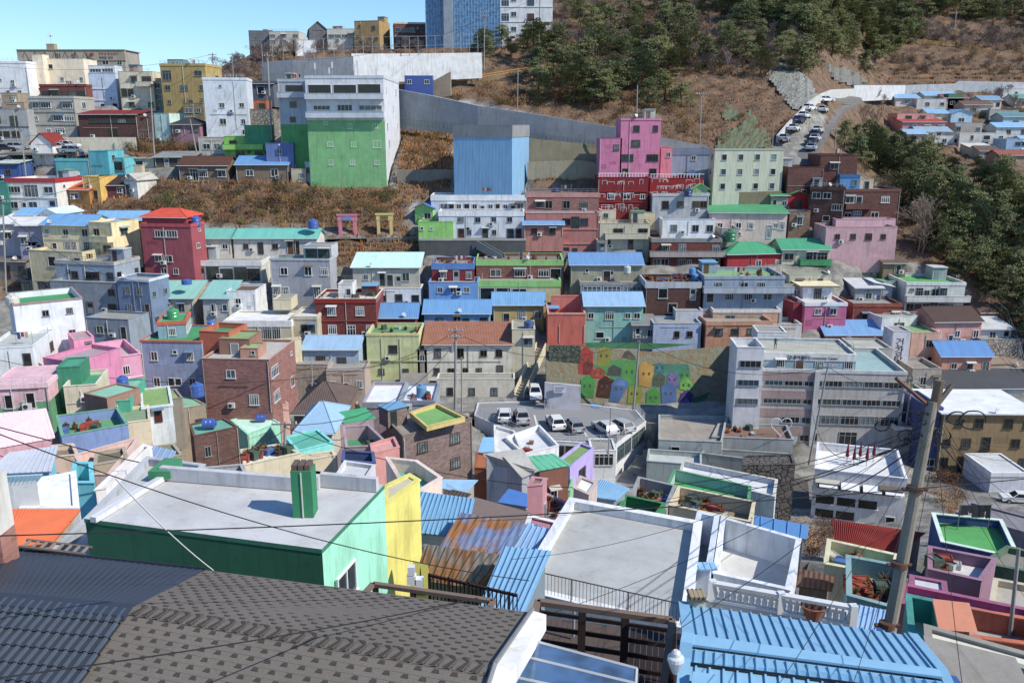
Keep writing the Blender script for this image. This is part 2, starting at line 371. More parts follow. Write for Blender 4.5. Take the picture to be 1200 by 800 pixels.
# ------------------------------------------------------------------ buildings
CUTS = []          # footprints cut level into the slope: (poly, z)
BOX = {}
def shrink(poly, t):
    n = len(poly); out = []
    for i in range(n):
        p0, p1, p2 = Vector(poly[i - 1][:2]), Vector(poly[i][:2]), Vector(poly[(i + 1) % n][:2])
        d1 = (p1 - p0).normalized(); d2 = (p2 - p1).normalized()
        n1 = Vector((-d1.y, d1.x)); n2 = Vector((-d2.y, d2.x)); b = (n1 + n2)
        if b.length < 1e-4: b = n1
        b = b.normalized(); k = t / max(0.35, b.dot(n1)); q = p1 + b * k; out.append((q.x, q.y))
    return out
def building(name, label, cat, poly, zt, zb, wall='wall:c8c4b8', deck='deck:9a9890', par=0.45, roof='flat', rc=None, rh=1.2, codes=(), trim=None,
             fr='paint:d8d8d4', gl=None, bal=(), balc=None, ledge=None, found=2.5, cut=True, group=None, over=0.35, low=None, lowz=None, clutter=True, pt=0.16, tc=None, th=0.45, rail=None, wtop=None, gcol=None, fcol=None):
    """poly: footprint CCW from above, edge 0 = front (A left, B right)"""
    R = random.Random(hash_(label)); fr = R.choice(('paint:d8d8d4', 'paint:d8d8d4', 'paint:c8c8c4', 'paint:4a4440', 'paint:6a5446', 'paint:8c9090', 'paint:b8bcbc')) if fr == 'paint:d8d8d4' else fr; c = sum((Vector(p[:2]) for p in poly), Vector((0, 0))) / len(poly)
    root = thing(name, label, cat, (c.x, c.y, zb), group)
    if cut: CUTS.append((shrink(poly, -0.5), zb - 0.05))
    w = MB(); n = len(poly); ze = zt
    if lowz is not None:
        w.prism(poly, zb, zb + lowz, low); w.prism([tuple(p) for p in shrink(poly, 0.02)], zb + lowz, zt - 0.02, wall)
    else: w.prism(poly, zb, zt if roof != 'flat' else zt - par, wall)
    cent = lambda i: poly[i % n]
    if roof == 'flat':
        if par > 0:
            inner = shrink(poly, pt)
            for i in range(n):
                a, b_, c_, d_ = poly[i], poly[(i + 1) % n], inner[(i + 1) % n], inner[i]
                w.hexa([(a[0], a[1], zt - par), (b_[0], b_[1], zt - par), (c_[0], c_[1], zt - par), (d_[0], d_[1], zt - par),
                        (a[0], a[1], zt), (b_[0], b_[1], zt), (c_[0], c_[1], zt), (d_[0], d_[1], zt)], wall, skip=(0, 3, 5))
            cp = MB(); o1 = shrink(poly, -0.05); i1 = shrink(poly, pt + 0.04)
            for i in range(n):
                a, b_, c_, d_ = o1[i], o1[(i + 1) % n], i1[(i + 1) % n], i1[i]
                cp.hexa([(a[0], a[1], zt), (b_[0], b_[1], zt), (c_[0], c_[1], zt), (d_[0], d_[1], zt),
                         (a[0], a[1], zt + .06), (b_[0], b_[1], zt + .06), (c_[0], c_[1], zt + .06), (d_[0], d_[1], zt + .06)], tc or trim or wall, skip=(3, 5))
            cp.build('coping', root)
            dk = MB(); dk.face([(p[0], p[1], zt - par + 0.012) for p in inner], deck); dk.build('roof', root)
        else:
            dk = MB(); ov = shrink(poly, -over); dk.prism(ov, zt, zt + 0.16, trim or wall, deck, True); dk.build('roof', root)
        if trim and par > 0:
            t_ = MB(); o1 = shrink(poly, -0.09)
            for i in range(n):
                a, b_, c_, d_ = o1[i], o1[(i + 1) % n], poly[(i + 1) % n], poly[i]
                t_.hexa([(a[0], a[1], zt - th), (b_[0], b_[1], zt - th), (c_[0], c_[1], zt - th), (d_[0], d_[1], zt - th),
                         (a[0], a[1], zt - .02), (b_[0], b_[1], zt - .02), (c_[0], c_[1], zt - .02), (d_[0], d_[1], zt - .02)], trim, skip=(3, 5))
            t_.build('cornice', root)
    else:
        rcm = rc or 'corr:3f86c8'; p0, p1, p2, p3 = [Vector((p[0], p[1], 0)) for p in poly[:4]]
        ex = (p1 - p0).normalized(); ey = (p3 - p0).normalized(); W_ = (p1 - p0).length; Dp = (p3 - p0).length
        def L_(x, y, z): q = p0 + ex * x + ey * y; return (q.x, q.y, z)
        r = MB(); T_ = 0.10; o = over
        def slab(pts):   # pts CCW from above: top face; thickness below
            k = len(pts); bt = [(p[0], p[1], p[2] - T_) for p in pts]
            r.face(pts, rcm); r.face(list(reversed(bt)), rcm)
            for i in range(k): r.face([bt[i], bt[(i + 1) % k], pts[(i + 1) % k], pts[i]], rcm)
        if roof == 'gx':
            s_ = rh / (Dp / 2); zr = zt + rh + .1; zo = zt - s_ * o + .1
            slab([L_(-o, -o, zo), L_(W_ + o, -o, zo), L_(W_ + o, Dp / 2, zr), L_(-o, Dp / 2, zr)])
            slab([L_(W_ + o, Dp + o, zo), L_(-o, Dp + o, zo), L_(-o, Dp / 2, zr), L_(W_ + o, Dp / 2, zr)])
            for x, s2 in ((0, 1), (W_, -1)):
                pts = [L_(x, 0, zt), L_(x, Dp / 2, zt + rh - .02), L_(x, Dp, zt)]; w.face(pts if s2 < 0 else pts[::-1], gcol or wall)
            r.bar(L_(-o, Dp / 2, zr), L_(W_ + o, Dp / 2, zr), 0.09, rcm)
        elif roof == 'gy':
            s_ = rh / (W_ / 2); zr = zt + rh + .1; zo = zt - s_ * o + .1
            slab([L_(-o, Dp + o, zo), L_(-o, -o, zo), L_(W_ / 2, -o, zr), L_(W_ / 2, Dp + o, zr)])
            slab([L_(W_ + o, -o, zo), L_(W_ + o, Dp + o, zo), L_(W_ / 2, Dp + o, zr), L_(W_ / 2, -o, zr)])
            w.face([L_(0, 0, zt), L_(W_, 0, zt), L_(W_ / 2, 0, zt + rh - .02)], gcol or wall); w.face([L_(W_, Dp, zt), L_(0, Dp, zt), L_(W_ / 2, Dp, zt + rh - .02)], wall)
        elif roof == 'sh':      # rises to the back
            s_ = rh / Dp; a = zt - s_ * o + .1; b_ = zt + rh + s_ * o + .1
            slab([L_(-o, -o, a), L_(W_ + o, -o, a), L_(W_ + o, Dp + o, b_), L_(-o, Dp + o, b_)])
            w.face([L_(W_, 0, zt), L_(W_, Dp, zt), L_(W_, Dp, zt + rh - .02)], wall); w.face([L_(0, Dp, zt), L_(0, 0, zt), L_(0, Dp, zt + rh - .02)], wall)
            w.face([L_(W_, Dp, zt), L_(0, Dp, zt), L_(0, Dp, zt + rh - .02), L_(W_, Dp, zt + rh - .02)], wall)
        elif roof == 'hip':
            zr = zt + rh + .1; zo = zt - .1; hx = min(Dp / 2, W_ / 2 - .2)
            a, b_, c_, d_ = L_(-o, -o, zo), L_(W_ + o, -o, zo), L_(W_ + o, Dp + o, zo), L_(-o, Dp + o, zo); e1, e2 = L_(hx, Dp / 2, zr), L_(W_ - hx, Dp / 2, zr)
            slab([a, b_, e2, e1]); slab([b_, c_, e2]); slab([c_, d_, e1, e2]); slab([d_, a, e1])
            for q1, q2 in ((a, e1), (b_, e2), (c_, e2), (d_, e1), (e1, e2)): r.bar(q1, q2, 0.08, rcm)
        elif roof == 'sx':      # slopes sideways, high on the left
            a = zt + rh + .1; b_ = zt + .1
            slab([L_(-o, -o, a), L_(W_ + o, -o, b_), L_(W_ + o, Dp + o, b_), L_(-o, Dp + o, a)])
            w.face([L_(0, 0, zt), L_(W_, 0, zt), L_(0, 0, zt + rh - .02)], wall); w.face([L_(0, Dp, zt), L_(0, 0, zt), L_(0, 0, zt + rh - .02), L_(0, Dp, zt + rh - .02)], wall)
            w.face([L_(W_, Dp, zt), L_(0, Dp, zt), L_(0, Dp, zt + rh - .02)], wall)
        r.build('roof', root)
        if roof in ('gx', 'sh', 'hip'):
            g_ = MB(); zz = zt - 0.06 if roof != 'hip' else zt - .2; a, b_ = Vector(L_(-o, -o - .06, zz)), Vector(L_(W_ + o, -o - .06, zz)); g_.bar(a, b_, 0.06, 'paint:c8c8c4'); g_.build('gutter', root)
    A2 = Vector((poly[0][0], poly[0][1], 0)); B2 = Vector((poly[1][0], poly[1][1], 0)); L2_ = (B2 - A2).length; zf_ = zt - (par if roof == 'flat' else 0)
    if wall.startswith('wall') and L2_ > 3 and zf_ - zb > 2 and clutter:
        e_ = (B2 - A2) / L2_; T2 = Matrix(((e_.x, -e_.y, 0, A2.x), (e_.y, e_.x, 0, A2.y), (0, 0, 1, 0), (0, 0, 0, 1)))
        for k_ in range(R.choice((0, 1, 2, 3))):
            xx = R.uniform(.1, L2_ * .7); ww = R.uniform(.6, 2.2); zz = R.uniform(zb + .1, zf_ - 1.2); hh = R.uniform(.5, 1.1); c_ = wall[5:]; f_k = R.choice((.86, .92, 1.06)); cc = ''.join('%02x' % min(255, int(int(c_[j:j + 2], 16) * f_k)) for j in (0, 2, 4))
            w.box(xx, min(L2_ - .05, xx + ww), -.012, 0, zz, zz + hh, 'wall:' + cc, T2)
    w.build('wall', root)
    if found:
        f_ = MB(); f_.prism(shrink(poly, -0.03), zb - found, zb + 0.12, fcol or (low if lowz is not None else wall) or 'conc:8d8a82'); f_.build('foundation', root)
    ztw = wtop if wtop is not None else (zt - (par if roof == 'flat' else 0.05))
    for i, code in enumerate(codes):
        if code: facade(root, poly[i], poly[(i + 1) % n], zb, ztw, code, fr, gl, R)
    # balconies and ledges along the front
    A, B = Vector((poly[0][0], poly[0][1], 0)), Vector((poly[1][0], poly[1][1], 0)); e = (B - A); Ln = e.length; ux = e / max(Ln, 1e-3); nf = Vector((ux.y, -ux.x, 0))
    nfl = len(codes[0].split('/')) if codes and codes[0] else 1; fh = (ztw - zb) / nfl
    rot = Matrix(((ux.x, -ux.y, 0, A.x), (ux.y, ux.x, 0, A.y), (0, 0, 1, 0), (0, 0, 0, 1)))
    for bi in bal:
        i, x0, x1 = (bi, 0, 1) if not isinstance(bi, tuple) else bi
        z = ztw - fh * (i + 1); b_ = MB(); bw = balc or wall; xa, xb = Ln * x0, Ln * x1
        b_.box(xa, xb, -1.15, 0.0, z - .14, z, bw, rot)
        if rail:
            b_.box(xa, xb, -1.13, -1.08, z + .95, z + 1.0, rail, rot); b_.box(xa, xb, -1.13, -1.08, z + .12, z + .16, rail, rot)
            k = max(2, int((xb - xa) / 0.22))
            for j in range(k + 1): xx = xa + .02 + (xb - xa - .04) * j / k; b_.box(xx - .015, xx + .015, -1.12, -1.09, z, z + .95, rail, rot)
        else:
            b_.box(xa, xb, -1.15, -1.03, z, z + .85, bw, rot); b_.box(xa, xa + .12, -1.03, 0, z, z + .85, bw, rot); b_.box(xb - .12, xb, -1.03, 0, z, z + .85, bw, rot)
            b_.box(xa - .03, xb + .03, -1.19, -1.0, z + .85, z + .92, trim or bw, rot)
        b_.build('balcony', root)
    if ledge:
        l_ = MB()
        for i in range(1, nfl): z = ztw - fh * i; l_.box(-0.02, Ln + .02, -.14, 0, z - .12, z + .06, ledge, rot)
        l_.build('ledge', root)
    if clutter and Ln > 3:
        zz = zt - (par if roof == 'flat' else .2)
        for k in range(R.choice((1, 1, 2))):
            d_ = MB(); xx = R.choice((0.12, Ln - .14, Ln * .5, Ln * R.uniform(.2, .8))); cc = R.choice(('paint:b8b8b4', 'paint:8c8c88', 'paint:c9c6bc'))
            if abs(xx) > Ln - .1: xx = Ln - .14
            a = rot @ Vector((xx, -.07, zz - .1)); b2 = rot @ Vector((xx, -.07, zb + .1)); d_.bar(a, b2, 0.045, cc)
            d_.bar(a, rot @ Vector((xx, .0, zz + .02)), .045, cc); d_.build('downpipe', root)
        if R.random() < .6:
            T = rot @ Matrix.Translation((Ln * R.choice((.22, .4, .62, .8)), 0, zb + fh * R.choice((0.12, 0.2, 1.05 if nfl > 1 else .15)))); inst('air_conditioner', AC(), root, T)
        if roof == 'flat' and par > .15 and R.random() < .5:
            q = shrink(poly, 0.7)[R.randrange(n)]; zz = zt - par + .012; v_ = MB(); v_.bar((q[0], q[1], zz), (q[0], q[1], zz + R.uniform(.7, 1.6)), .05, 'paint:a9a9a4'); v_.build('vent_pipe', root)
        if R.random() < .14:
            x_ = Ln * R.uniform(.1, .9); T = rot @ Matrix.Translation((x_, -.05, zt - .1)); inst('satellite_dish', DISH(), root, T)
        if R.random() < .4:
            g_ = MB(); zg_ = zb + fh * R.choice((.08, .92, 1.02 if nfl > 1 else .92)); g_.bar(rot @ Vector((Ln * R.uniform(0, .3), -.06, zg_)), rot @ Vector((Ln * R.uniform(.6, 1), -.06, zg_ + R.uniform(-.05, .05))), .03, R.choice(('paint:c8a850', 'paint:b4b4b0', 'plain:3a3a3c'))); g_.build('gas_pipe', root)
        Dq = (Vector(poly[3][:2]) - Vector(poly[0][:2])).length if n == 4 else 0
        if roof == 'flat' and par > .25 and cut and Dq > 5 and Ln > 5 and zt - zb > 3:
            if R.random() < .45:
                fx = R.choice((.06, .68)); q0 = fx * Ln; q1 = q0 + min(2.4, Ln * .28); h_ = R.uniform(1.5, 2.2); u_ = MB(); m_ = R.choice((wall, wall, 'wall:c8c4b4', 'wall:a8b0b4', 'wall:9c8c7c')); z_ = zt - par + .012
                u_.box(q0, q1, Dq * .62, Dq * .93, z_, z_ + h_, m_, rot); u_.box(q0 - .12, q1 + .12, Dq * .62 - .2, Dq * .93 + .1, z_ + h_, z_ + h_ + .1, R.choice(('deck:9a9890', 'deck:4f9a68', 'plain:5aa0cc', 'deck:c4c4c0')), rot); u_.build('stair_head', root)
                e_ = MB(); e_.box(q0 + .3, q0 + 1.1, Dq * .62 - .03, Dq * .62, z_, z_ + min(1.8, h_ - .2), R.choice(DR), rot); e_.build('door', root)
            if R.random() < .4:
                k_ = MB(); mm_ = R.choice(('metal:9a9c9c', 'paint:c8c8c4', 'plain:4a4844')); ya = .08; zA = zt + .06
                for j in range(int(Ln / 1.1) + 1): xx = min(Ln - .1, .1 + j * 1.1); k_.box(xx - .025, xx + .025, ya - .02, ya + .02, zA, zA + .65, mm_, rot)
                for zz_ in (.3, .62): k_.box(.08, Ln - .08, ya - .02, ya + .02, zA + zz_, zA + zz_ + .04, mm_, rot)
                k_.build('roof_rail', root)
            if R.random() < .35:
                k_ = MB(); x0_ = R.uniform(.35, .6) * Ln; z_ = zt - par + .012
                for xx in (x0_, x0_ + 1.8): k_.bar(rot @ Vector((xx, Dq * .3, z_)), rot @ Vector((xx, Dq * .3, z_ + 1.6)), .03, 'metal:9a9a98', 5)
                k_.bar(rot @ Vector((x0_, Dq * .3, z_ + 1.5)), rot @ Vector((x0_ + 1.8, Dq * .3, z_ + 1.5)), .015, 'plain:50545a', 4)
                for j in range(R.choice((2, 3, 4))): xx = x0_ + .2 + j * .42; k_.box(xx, xx + .34, Dq * .3 - .02, Dq * .3 + .02, z_ + 1.5 - R.uniform(.5, .9), z_ + 1.5, R.choice(('plain:c8c4c0', 'plain:3a4a70', 'plain:8c3a40', 'plain:30343a', 'plain:b89868')), rot)
                k_.build('clothes_rack', root)
    BOX[label] = (root, poly, zt, zb, par if roof == 'flat' else 0, rot, Ln)
    return root
def hash_(s):
    h = 5381
    for ch in s: h = (h * 33 + ord(ch)) & 0x7fffffff
    return h
_c = {}
def AC():
    if 'ac' not in _c:
        m = MB(); m.box(-.42, .42, -.42, -.08, 0, .62, 'paint:cfd0cc'); m.box(-.36, -.3, -.4, 0, -.08, 0, 'metal:555555'); m.box(.3, .36, -.4, 0, -.08, 0, 'metal:555555')
        m.bar((-.1, -.44, .31), (-.1, -.42, .31), .24, 'plain:3a3d3e', 10); _c['ac'] = m.mesh('air_conditioner')
    return _c['ac']
def DISH():
    if 'di' not in _c:
        m = MB(); m.bar((0, 0, 0), (0, -.05, .5), .03, 'metal:777777'); i0 = []
        c = Vector((0, -.12, .62)); d = Vector((.5, -.6, .45)).normalized(); u = d.orthogonal().normalized(); v = d.cross(u)
        rim = [c + d * .1 + (u * math.cos(t) + v * math.sin(t)) * .34 for t in [2 * PI * i / 12 for i in range(12)]]
        for i in range(12): m.face([c, rim[i], rim[(i + 1) % 12]], 'paint:b4b4b0'); m.face([c - d * .03, rim[(i + 1) % 12], rim[i]], 'paint:9a9a98')
        m.bar(c, c + d * .36, .015, 'metal:777777'); m.box(-.03, .03, -.03, .03, -.03, .05, 'metal:555555', Matrix.Translation(c + d * .38)); _c['di'] = m.mesh('satellite_dish')
    return _c['di']
def edge_to(A, dirv, px):
    """distance w along dirv from A so that the point shows at column px"""
    k = (px - 600) / F; z = A.z - CAMZ
    return (k * (A.y * CP - z * SP) - A.x) / (dirv.x - k * dirv.y * CP)
def H(name, label, xL, xR, yT, yB, a=0, d=6.5, Y=None, xs=None, yr=None, w='wall:c8c4b8', f='', sf='', lf='', cat='house', **k):
    """house from its front face: pixel columns xL..xR at the top, rows yT (top left corner) and yB (foot); a = turn in degrees"""
    th = math.radians(a); ex = Vector((math.cos(th), math.sin(th), 0)); ey = Vector((-math.sin(th), math.cos(th), 0))
    if Y is None: Y = D(xL, yB)
    A = P(xL, yT, Y); zb = P(xL, yB, Y).z; wd = edge_to(A, ex, xR); B = A + ex * wd
    if xs is not None:
        if a <= 0 or xs > xR: d = abs(edge_to(B, ey, xs))
        else: d = abs(edge_to(A, ey, xs))
        d = min(max(d, 1.0), 30)
    if 'wall' in k: w = k.pop('wall')
    zt = A.z
    if yr is not None:      # ridge row
        q = P(xL, yr, A.y + (d if k.get('roof') == 'sh' else d / 2)); k['rh'] = max(0.25, q.z - zt)
    poly = [(A.x, A.y), (B.x, B.y), (B.x + ey.x * d, B.y + ey.y * d), (A.x + ey.x * d, A.y + ey.y * d)]
    return building(name, label, cat, poly, zt, zb, wall=w, codes=(f, sf, '', lf), **k)
def RF(name, label, pts, h, Y0=None, cat='house', codes=(), yb=None, **k):
    """building from the outline of its top, traced in pixels and laid at one height; pts[0] lies at distance Y0; CCW seen from above"""
    if yb: Y0 = D(pts[0][0], yb); h = P(*pts[0], Y0).z - P(pts[0][0], yb, Y0).z
    if Y0 is None: Y0 = DH(pts[0][0], pts[0][1], h)
    if 'w' in k: k['wall'] = k.pop('w')
    z = P(pts[0][0], pts[0][1], Y0).z
    poly = [tuple(PZ(x, y, z)[:2]) for x, y in pts]
    ar = sum(poly[i][0] * poly[(i + 1) % len(poly)][1] - poly[(i + 1) % len(poly)][0] * poly[i][1] for i in range(len(poly)))
    if ar < 0: poly = [poly[0]] + poly[:0:-1]
    return building(name, label, cat, poly, z, z - h, codes=codes, **k)

def PR(name, label, q, Y0, rise, h, rc='corr:4fa3dd', w='wall:d0d0cc', cat='house', n=0, rib=0.05, codes=(), th=.08, inset=.3, back=True, group=None, ribc=None, nx=0, cut=True, wt=0.12):
    """single pitch roof traced as four pixels (front left, front right, back right, back left): front edge level at Y0, back edge `rise` higher"""
    z0 = P(q[0][0], q[0][1], Y0).z; z1 = z0 + rise
    a, b = PZ(q[0][0], q[0][1], z0), PZ(q[1][0], q[1][1], z0); c, d = PZ(q[2][0], q[2][1], z1), PZ(q[3][0], q[3][1], z1)
    cen = (a + b + c + d) / 4; zb = min(z0, z1) - h; root = thing(name, label, cat, (cen.x, cen.y, zb), group)
    nrm = (b - a).cross(d - a).normalized(); r = MB(); T = nrm * th
    r.face([a, b, c, d], rc); r.face([d - T, c - T, b - T, a - T], rc)
    for u, v in ((a, b), (b, c), (c, d), (d, a)): r.face([u - T, v - T, v, u], rc)
    for i in range(n):
        t = (i + .5) / n; p0 = a.lerp(b, t); p1 = d.lerp(c, t); s = (b - a).normalized() * rib * .6
        r.hexa([p0 - s, p0 + s, p1 + s, p1 - s, p0 - s * .6 + nrm * rib, p0 + s * .6 + nrm * rib, p1 + s * .6 + nrm * rib, p1 - s * .6 + nrm * rib], ribc or rc)
    for i in range(nx):
        t = (i + 1) / (nx + 1); p0 = a.lerp(d, t); p1 = b.lerp(c, t); s = (d - a).normalized() * .03; r.hexa([p0 - s, p1 - s, p1 + s, p0 + s, p0 - s + nrm * .03, p1 - s + nrm * .03, p1 + s + nrm * .03, p0 + s + nrm * .03], ribc or rc)
    r.build('roof', root)
    if w:
        m = MB(); pts = [a.lerp(c, 0), b, c, d]; P4 = []
        for k, p in enumerate((a, b, c, d)): P4.append(p + (cen - p) * min(.45, inset / (cen - p).length) - Vector((0, 0, wt)))
        for k in range(4):
            u, v = P4[k], P4[(k + 1) % 4]; m.face([(u.x, u.y, zb), (v.x, v.y, zb), (v.x, v.y, v.z), (u.x, u.y, u.z)], w)
        m.build('wall', root)
        poly = [(p.x, p.y) for p in P4]
        if cut: CUTS.append((shrink(poly, -.4), zb - .05))
        for k, cd in enumerate(codes):
            if cd: facade(root, poly[k], poly[(k + 1) % 4], zb, min(P4[k].z, P4[(k + 1) % 4].z), cd)
    return root
# ================================================================== houses of the upper left slope
WH, CR, GY, BG = 'wall:d9dadb', 'wall:dccfb0', 'wall:a9adb0', 'wall:c6bd9e'
DKF = 'paint:3a3c3e'
ch = H('church', 'long grey church with zigzag parapet, Korean lettering and a rooftop cross', 21, 145, 59, 88, Y=228, d=9, cat='church', w='conc:a7a094', f='mm....mm', par=0, deck='deck:8d8a82', found=4)
H('house', 'tall white block beside the cream church hall at the picture edge', -14, 30, 72, 114, Y=206, d=8, w='wall:e6e8ea', f='....../.s.w../..w.w.', sf='.s', par=1.2, trim='wall:e6e8ea')
H('house', 'tan house with orange balcony wall squeezed beside the cream church hall', 29, 41, 80, 103, Y=213, d=5, w='wall:c58a52', f='q/q', par=.3)
H('church_hall', 'plain cream church hall under the grey church with two small windows', 37, 97, 69, 100, Y=212, d=7, cat='hall', w='wall:ecdcc0', f='...q....../.m...w...w', par=.4, clutter=False)
H('stair_tower', 'narrow cream stair tower on the end of the church hall', 37, 49, 64, 72, Y=210, d=3, cat='tower', w='wall:ecdcc0', par=.3, found=6, clutter=False)
H('house', 'low dark red house with flat fascia below the cream church hall', 46, 100, 99, 130, Y=200, d=6, w='brick:7a4038', f='mWmWW/Wm.gm', par=.7, trim='brick:8a3c30', tc='paint:7a3a30')
H('apartment_block', 'pale blue four storey block with white rooftop terrace', 103, 135, 86, 131, Y=203, d=7, cat='apartment block', w='wall:c4d2e6', f='..../..../.w.q', par=.8, ledge='wall:d5dde8')
H('roof_room', 'white rooftop room with long dark windows on the pale blue block', 103, 134, 77, 87, Y=205, d=4, cat='room', w='wall:cfd8e4', f='TT', par=.25, cut=False, found=0, clutter=False)
H('house', 'cream house with slanted stair parapet beside the pale blue block', 138, 178, 84, 130, Y=201, d=8, w='wall:d6cdb2', f='.mW/Oo.../.m..m', par=.4, sf='', bal=((0, .55, 1),), balc='wall:cdc6b0')
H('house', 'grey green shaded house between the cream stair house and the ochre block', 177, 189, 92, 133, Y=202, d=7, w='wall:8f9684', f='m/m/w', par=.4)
H('apartment_block', 'ochre yellow three storey block with open corner balconies', 187, 240, 75, 128, Y=196, a=-4, d=9, cat='apartment block', w='wall:b59a58', f='g..m/m.W.m/w.ws', sf='m/m', par=.5, trim='wall:bda466')
H('roof_room', 'teal rooftop shed on the ochre block', 196, 214, 70, 76, Y=199, d=4, cat='shed', w='wall:5f8a86', f='TT', par=.15, cut=False, found=0, clutter=False)
H('house', 'low olive brick house at the foot of the ochre block', 214, 238, 121, 136, Y=194, d=5, w='brick:8c8160', f='mw', par=.3)
H('apartment_block', 'grey three storey flats with white barred windows above the chapel', 32, 86, 113, 161, d=9, cat='apartment block', w='wall:aaa79c', f='mW.W/w.WW/.wW.', sf='w/w/w', par=.5, trim='wall:b3b0a6', ledge='wall:9a978c', bal=(), fr='paint:e8e8e8')
H('house', 'grey concrete house with wide glass doors behind the parked cars', -12, 31, 128, 166, d=8, w='wall:a3a6a6', f='W.g./mmW.', sf='', par=.5, ledge='paint:44484a')
H('shed', 'small mint roof shed above the grey concrete house', 4, 28, 120, 130, Y=193, d=5, cat='shed', w='wall:a8957e', par=.3, deck='deck:9fd0bc', f='..')
H('house', 'tan house with low brown walls above the mint shed', 0, 20, 109, 122, Y=197, d=5, w='wall:a2907a', par=.3, f='.w')
H('house', 'cafe house with red sloping fascia, strip windows and teal awning', 91, 160, 134, 163, Y=180, d=7, w='brick:5a3832', f='.TTTTT/...o..', par=0, roof='sh', rc='tile:8c2a26', rh=.8, trim='paint:9a2c2a')
H('awning', 'long pale teal shop awning', 114, 154, 148, 150, Y=178.8, d=1.3, cat='awning', w='paint:58a8a4', par=.1, found=0, cut=False, clutter=False) if False else None
H('house', 'rough brick house behind the slanted white pole', 152, 182, 138, 166, Y=181, d=7, w='brick:6d5248', f='.../.w.q', par=.3)
H('house', 'pale mint windowless block with lit face above the brush', 180, 198, 133, 167, Y=181, a=-12, d=6, w='wall:c5e0d4', f='/', par=.2)
H('house', 'plum coloured cottage with dark hipped roof beside the pale blue flats', 201, 234, 145, 158, Y=180, d=6, w='wall:9a7484', f='m.m', roof='hip', rc='tile:3c3e42', rh=1.2)
H('chapel', 'tiny white gabled chapel with a red roof edge by the parking deck', 36, 61, 168, 179, Y=170, d=6, cat='chapel', w='wall:e2e2de', roof='gy', rc='tile:8e2c26', rh=1.9, f='.')
H('house', 'turquoise low house wing with a long blank wall', 64, 104, 186, 207, d=6, w='wall:2fa6b4', f='/.m..', par=.3, trim='wall:37b0bc')
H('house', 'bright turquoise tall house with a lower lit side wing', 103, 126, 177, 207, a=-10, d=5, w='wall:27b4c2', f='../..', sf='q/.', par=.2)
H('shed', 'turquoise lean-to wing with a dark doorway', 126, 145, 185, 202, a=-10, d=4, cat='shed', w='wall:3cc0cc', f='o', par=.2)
H('house', 'small royal blue cottage with a pale roof at the picture edge', -6, 22, 191, 212, d=6, w='wall:2c5aa0', f='.m.', roof='sh', rc='deck:b6c4bc', rh=.5)
H('house', 'teal green narrow house at the picture edge beside the red banded villa', -14, 8, 214, 252, d=6, w='wall:2a8a7a', f='./.', par=.3)
H('villa', 'white two storey villa with a red roof band and dark picture windows', 5, 64, 209, 249, a=-6, d=9, cat='villa', w='wall:ded9d0', f='WGm/mdm.D', sf='s./.q', par=.6, trim='paint:b02834', deck='deck:cac7c0', ledge='wall:e6e2da', th=.75, fr='paint:b8b8b4')
H('roof_room', 'white stair room on the flat roof of the red banded villa', 56, 80, 201, 212, Y=170, d=4, cat='room', w='wall:cfcac0', par=.2, cut=False, found=0, clutter=False)
H('house', 'small house with an orange tiled roof and yellow walls', 80, 104, 222, 236, a=-14, d=6, w='wall:b07a36', f='m.', roof='sh', rc='tile:d2622e', rh=1.6)
H('house', 'sunny yellow block with a green doorway beside the orange tiles', 96, 116, 207, 234, a=-14, d=5, w='wall:e0b04c', f='/.d', par=.2)
H('house', 'maroon cottage with a dark hipped roof on the brushy bank', 109, 144, 217, 229, a=0, d=7, w='wall:6e3c44', f='.m..m', roof='gx', rc='tile:3b3236', rh=1.5)
H('shed', 'chalk white shed with a steep pitched roof beside the maroon cottage', 145, 160, 210, 228, a=-20, d=5, cat='shed', w='wall:d4d0c8', f='d.', roof='gy', rc='deck:b8b2a6', rh=1)
H('wall', 'broken beige garden wall stub on the brushy bank', 156, 166, 194, 216, d=1.2, cat='wall', w='wall:c4b898', par=.1, clutter=False)
H('shed', 'long dark shed with a grey corrugated roof above the brown roofed cottage', 181, 226, 184, 196, Y=169, d=5, cat='shed', w='wall:4a4a48', f='.d.q.', roof='sh', rc='corr:8c8e8c', rh=.8)
H('shed', 'weathered concrete hut beside the turquoise house', 145, 180, 186, 197, Y=169.5, d=4, cat='hut', w='wall:b5ae9c', f='.o.', par=0)
H('house', 'cottage with a brown tiled roof on the brushy terrace', 209, 266, 194, 213, d=7, w='wall:7d6a5a', f='.gW.m', roof='gx', rc='tile:5e3e30', rh=1.5, fr='paint:e0e0dc')
H('house', 'cottage with a light blue metal roof on the brushy terrace', 276, 337, 193, 212, d=7, w='wall:8a7460', f='.m..m.', sf='.', roof='gx', rc='corr:4a93cf', rh=1.4, gcol='wall:e6e4dc', fr='paint:e6e6e2')
H('shed', 'plain beige store room beside the light blue roofed cottage', 341, 358, 198, 213, d=4, cat='shed', w='wall:c2b496', f='.q', par=.2)
H('shed', 'small white cabin between the beige store and the green building', 357, 371, 190, 208, d=4, cat='cabin', w='wall:c6cad4', f='q.', par=.2)
H('wall', 'low whitewashed wall with a door frame by the green building', 371, 382, 198, 213, d=2, cat='wall', w='wall:c8c4b4', f='d', par=.2, clutter=False)
H('house', 'white bungalow behind the lime green balcony house', 232, 262, 161, 180, d=6, w='wall:bdb9ad', f='mm', par=.4)
H('house', 'vivid lime green balcony house in front of the pale blue flats', 262, 309, 160, 187, d=6, w='wall:7cc83a', f='m.m/.WsW', par=.3, bal=(0,), balc='wall:8ad644')
H('wall', 'plain emerald garden wall above the lime balcony house', 286, 316, 147, 161, Y=172, d=3, cat='wall', w='wall:3a9a62', par=.2, clutter=False)
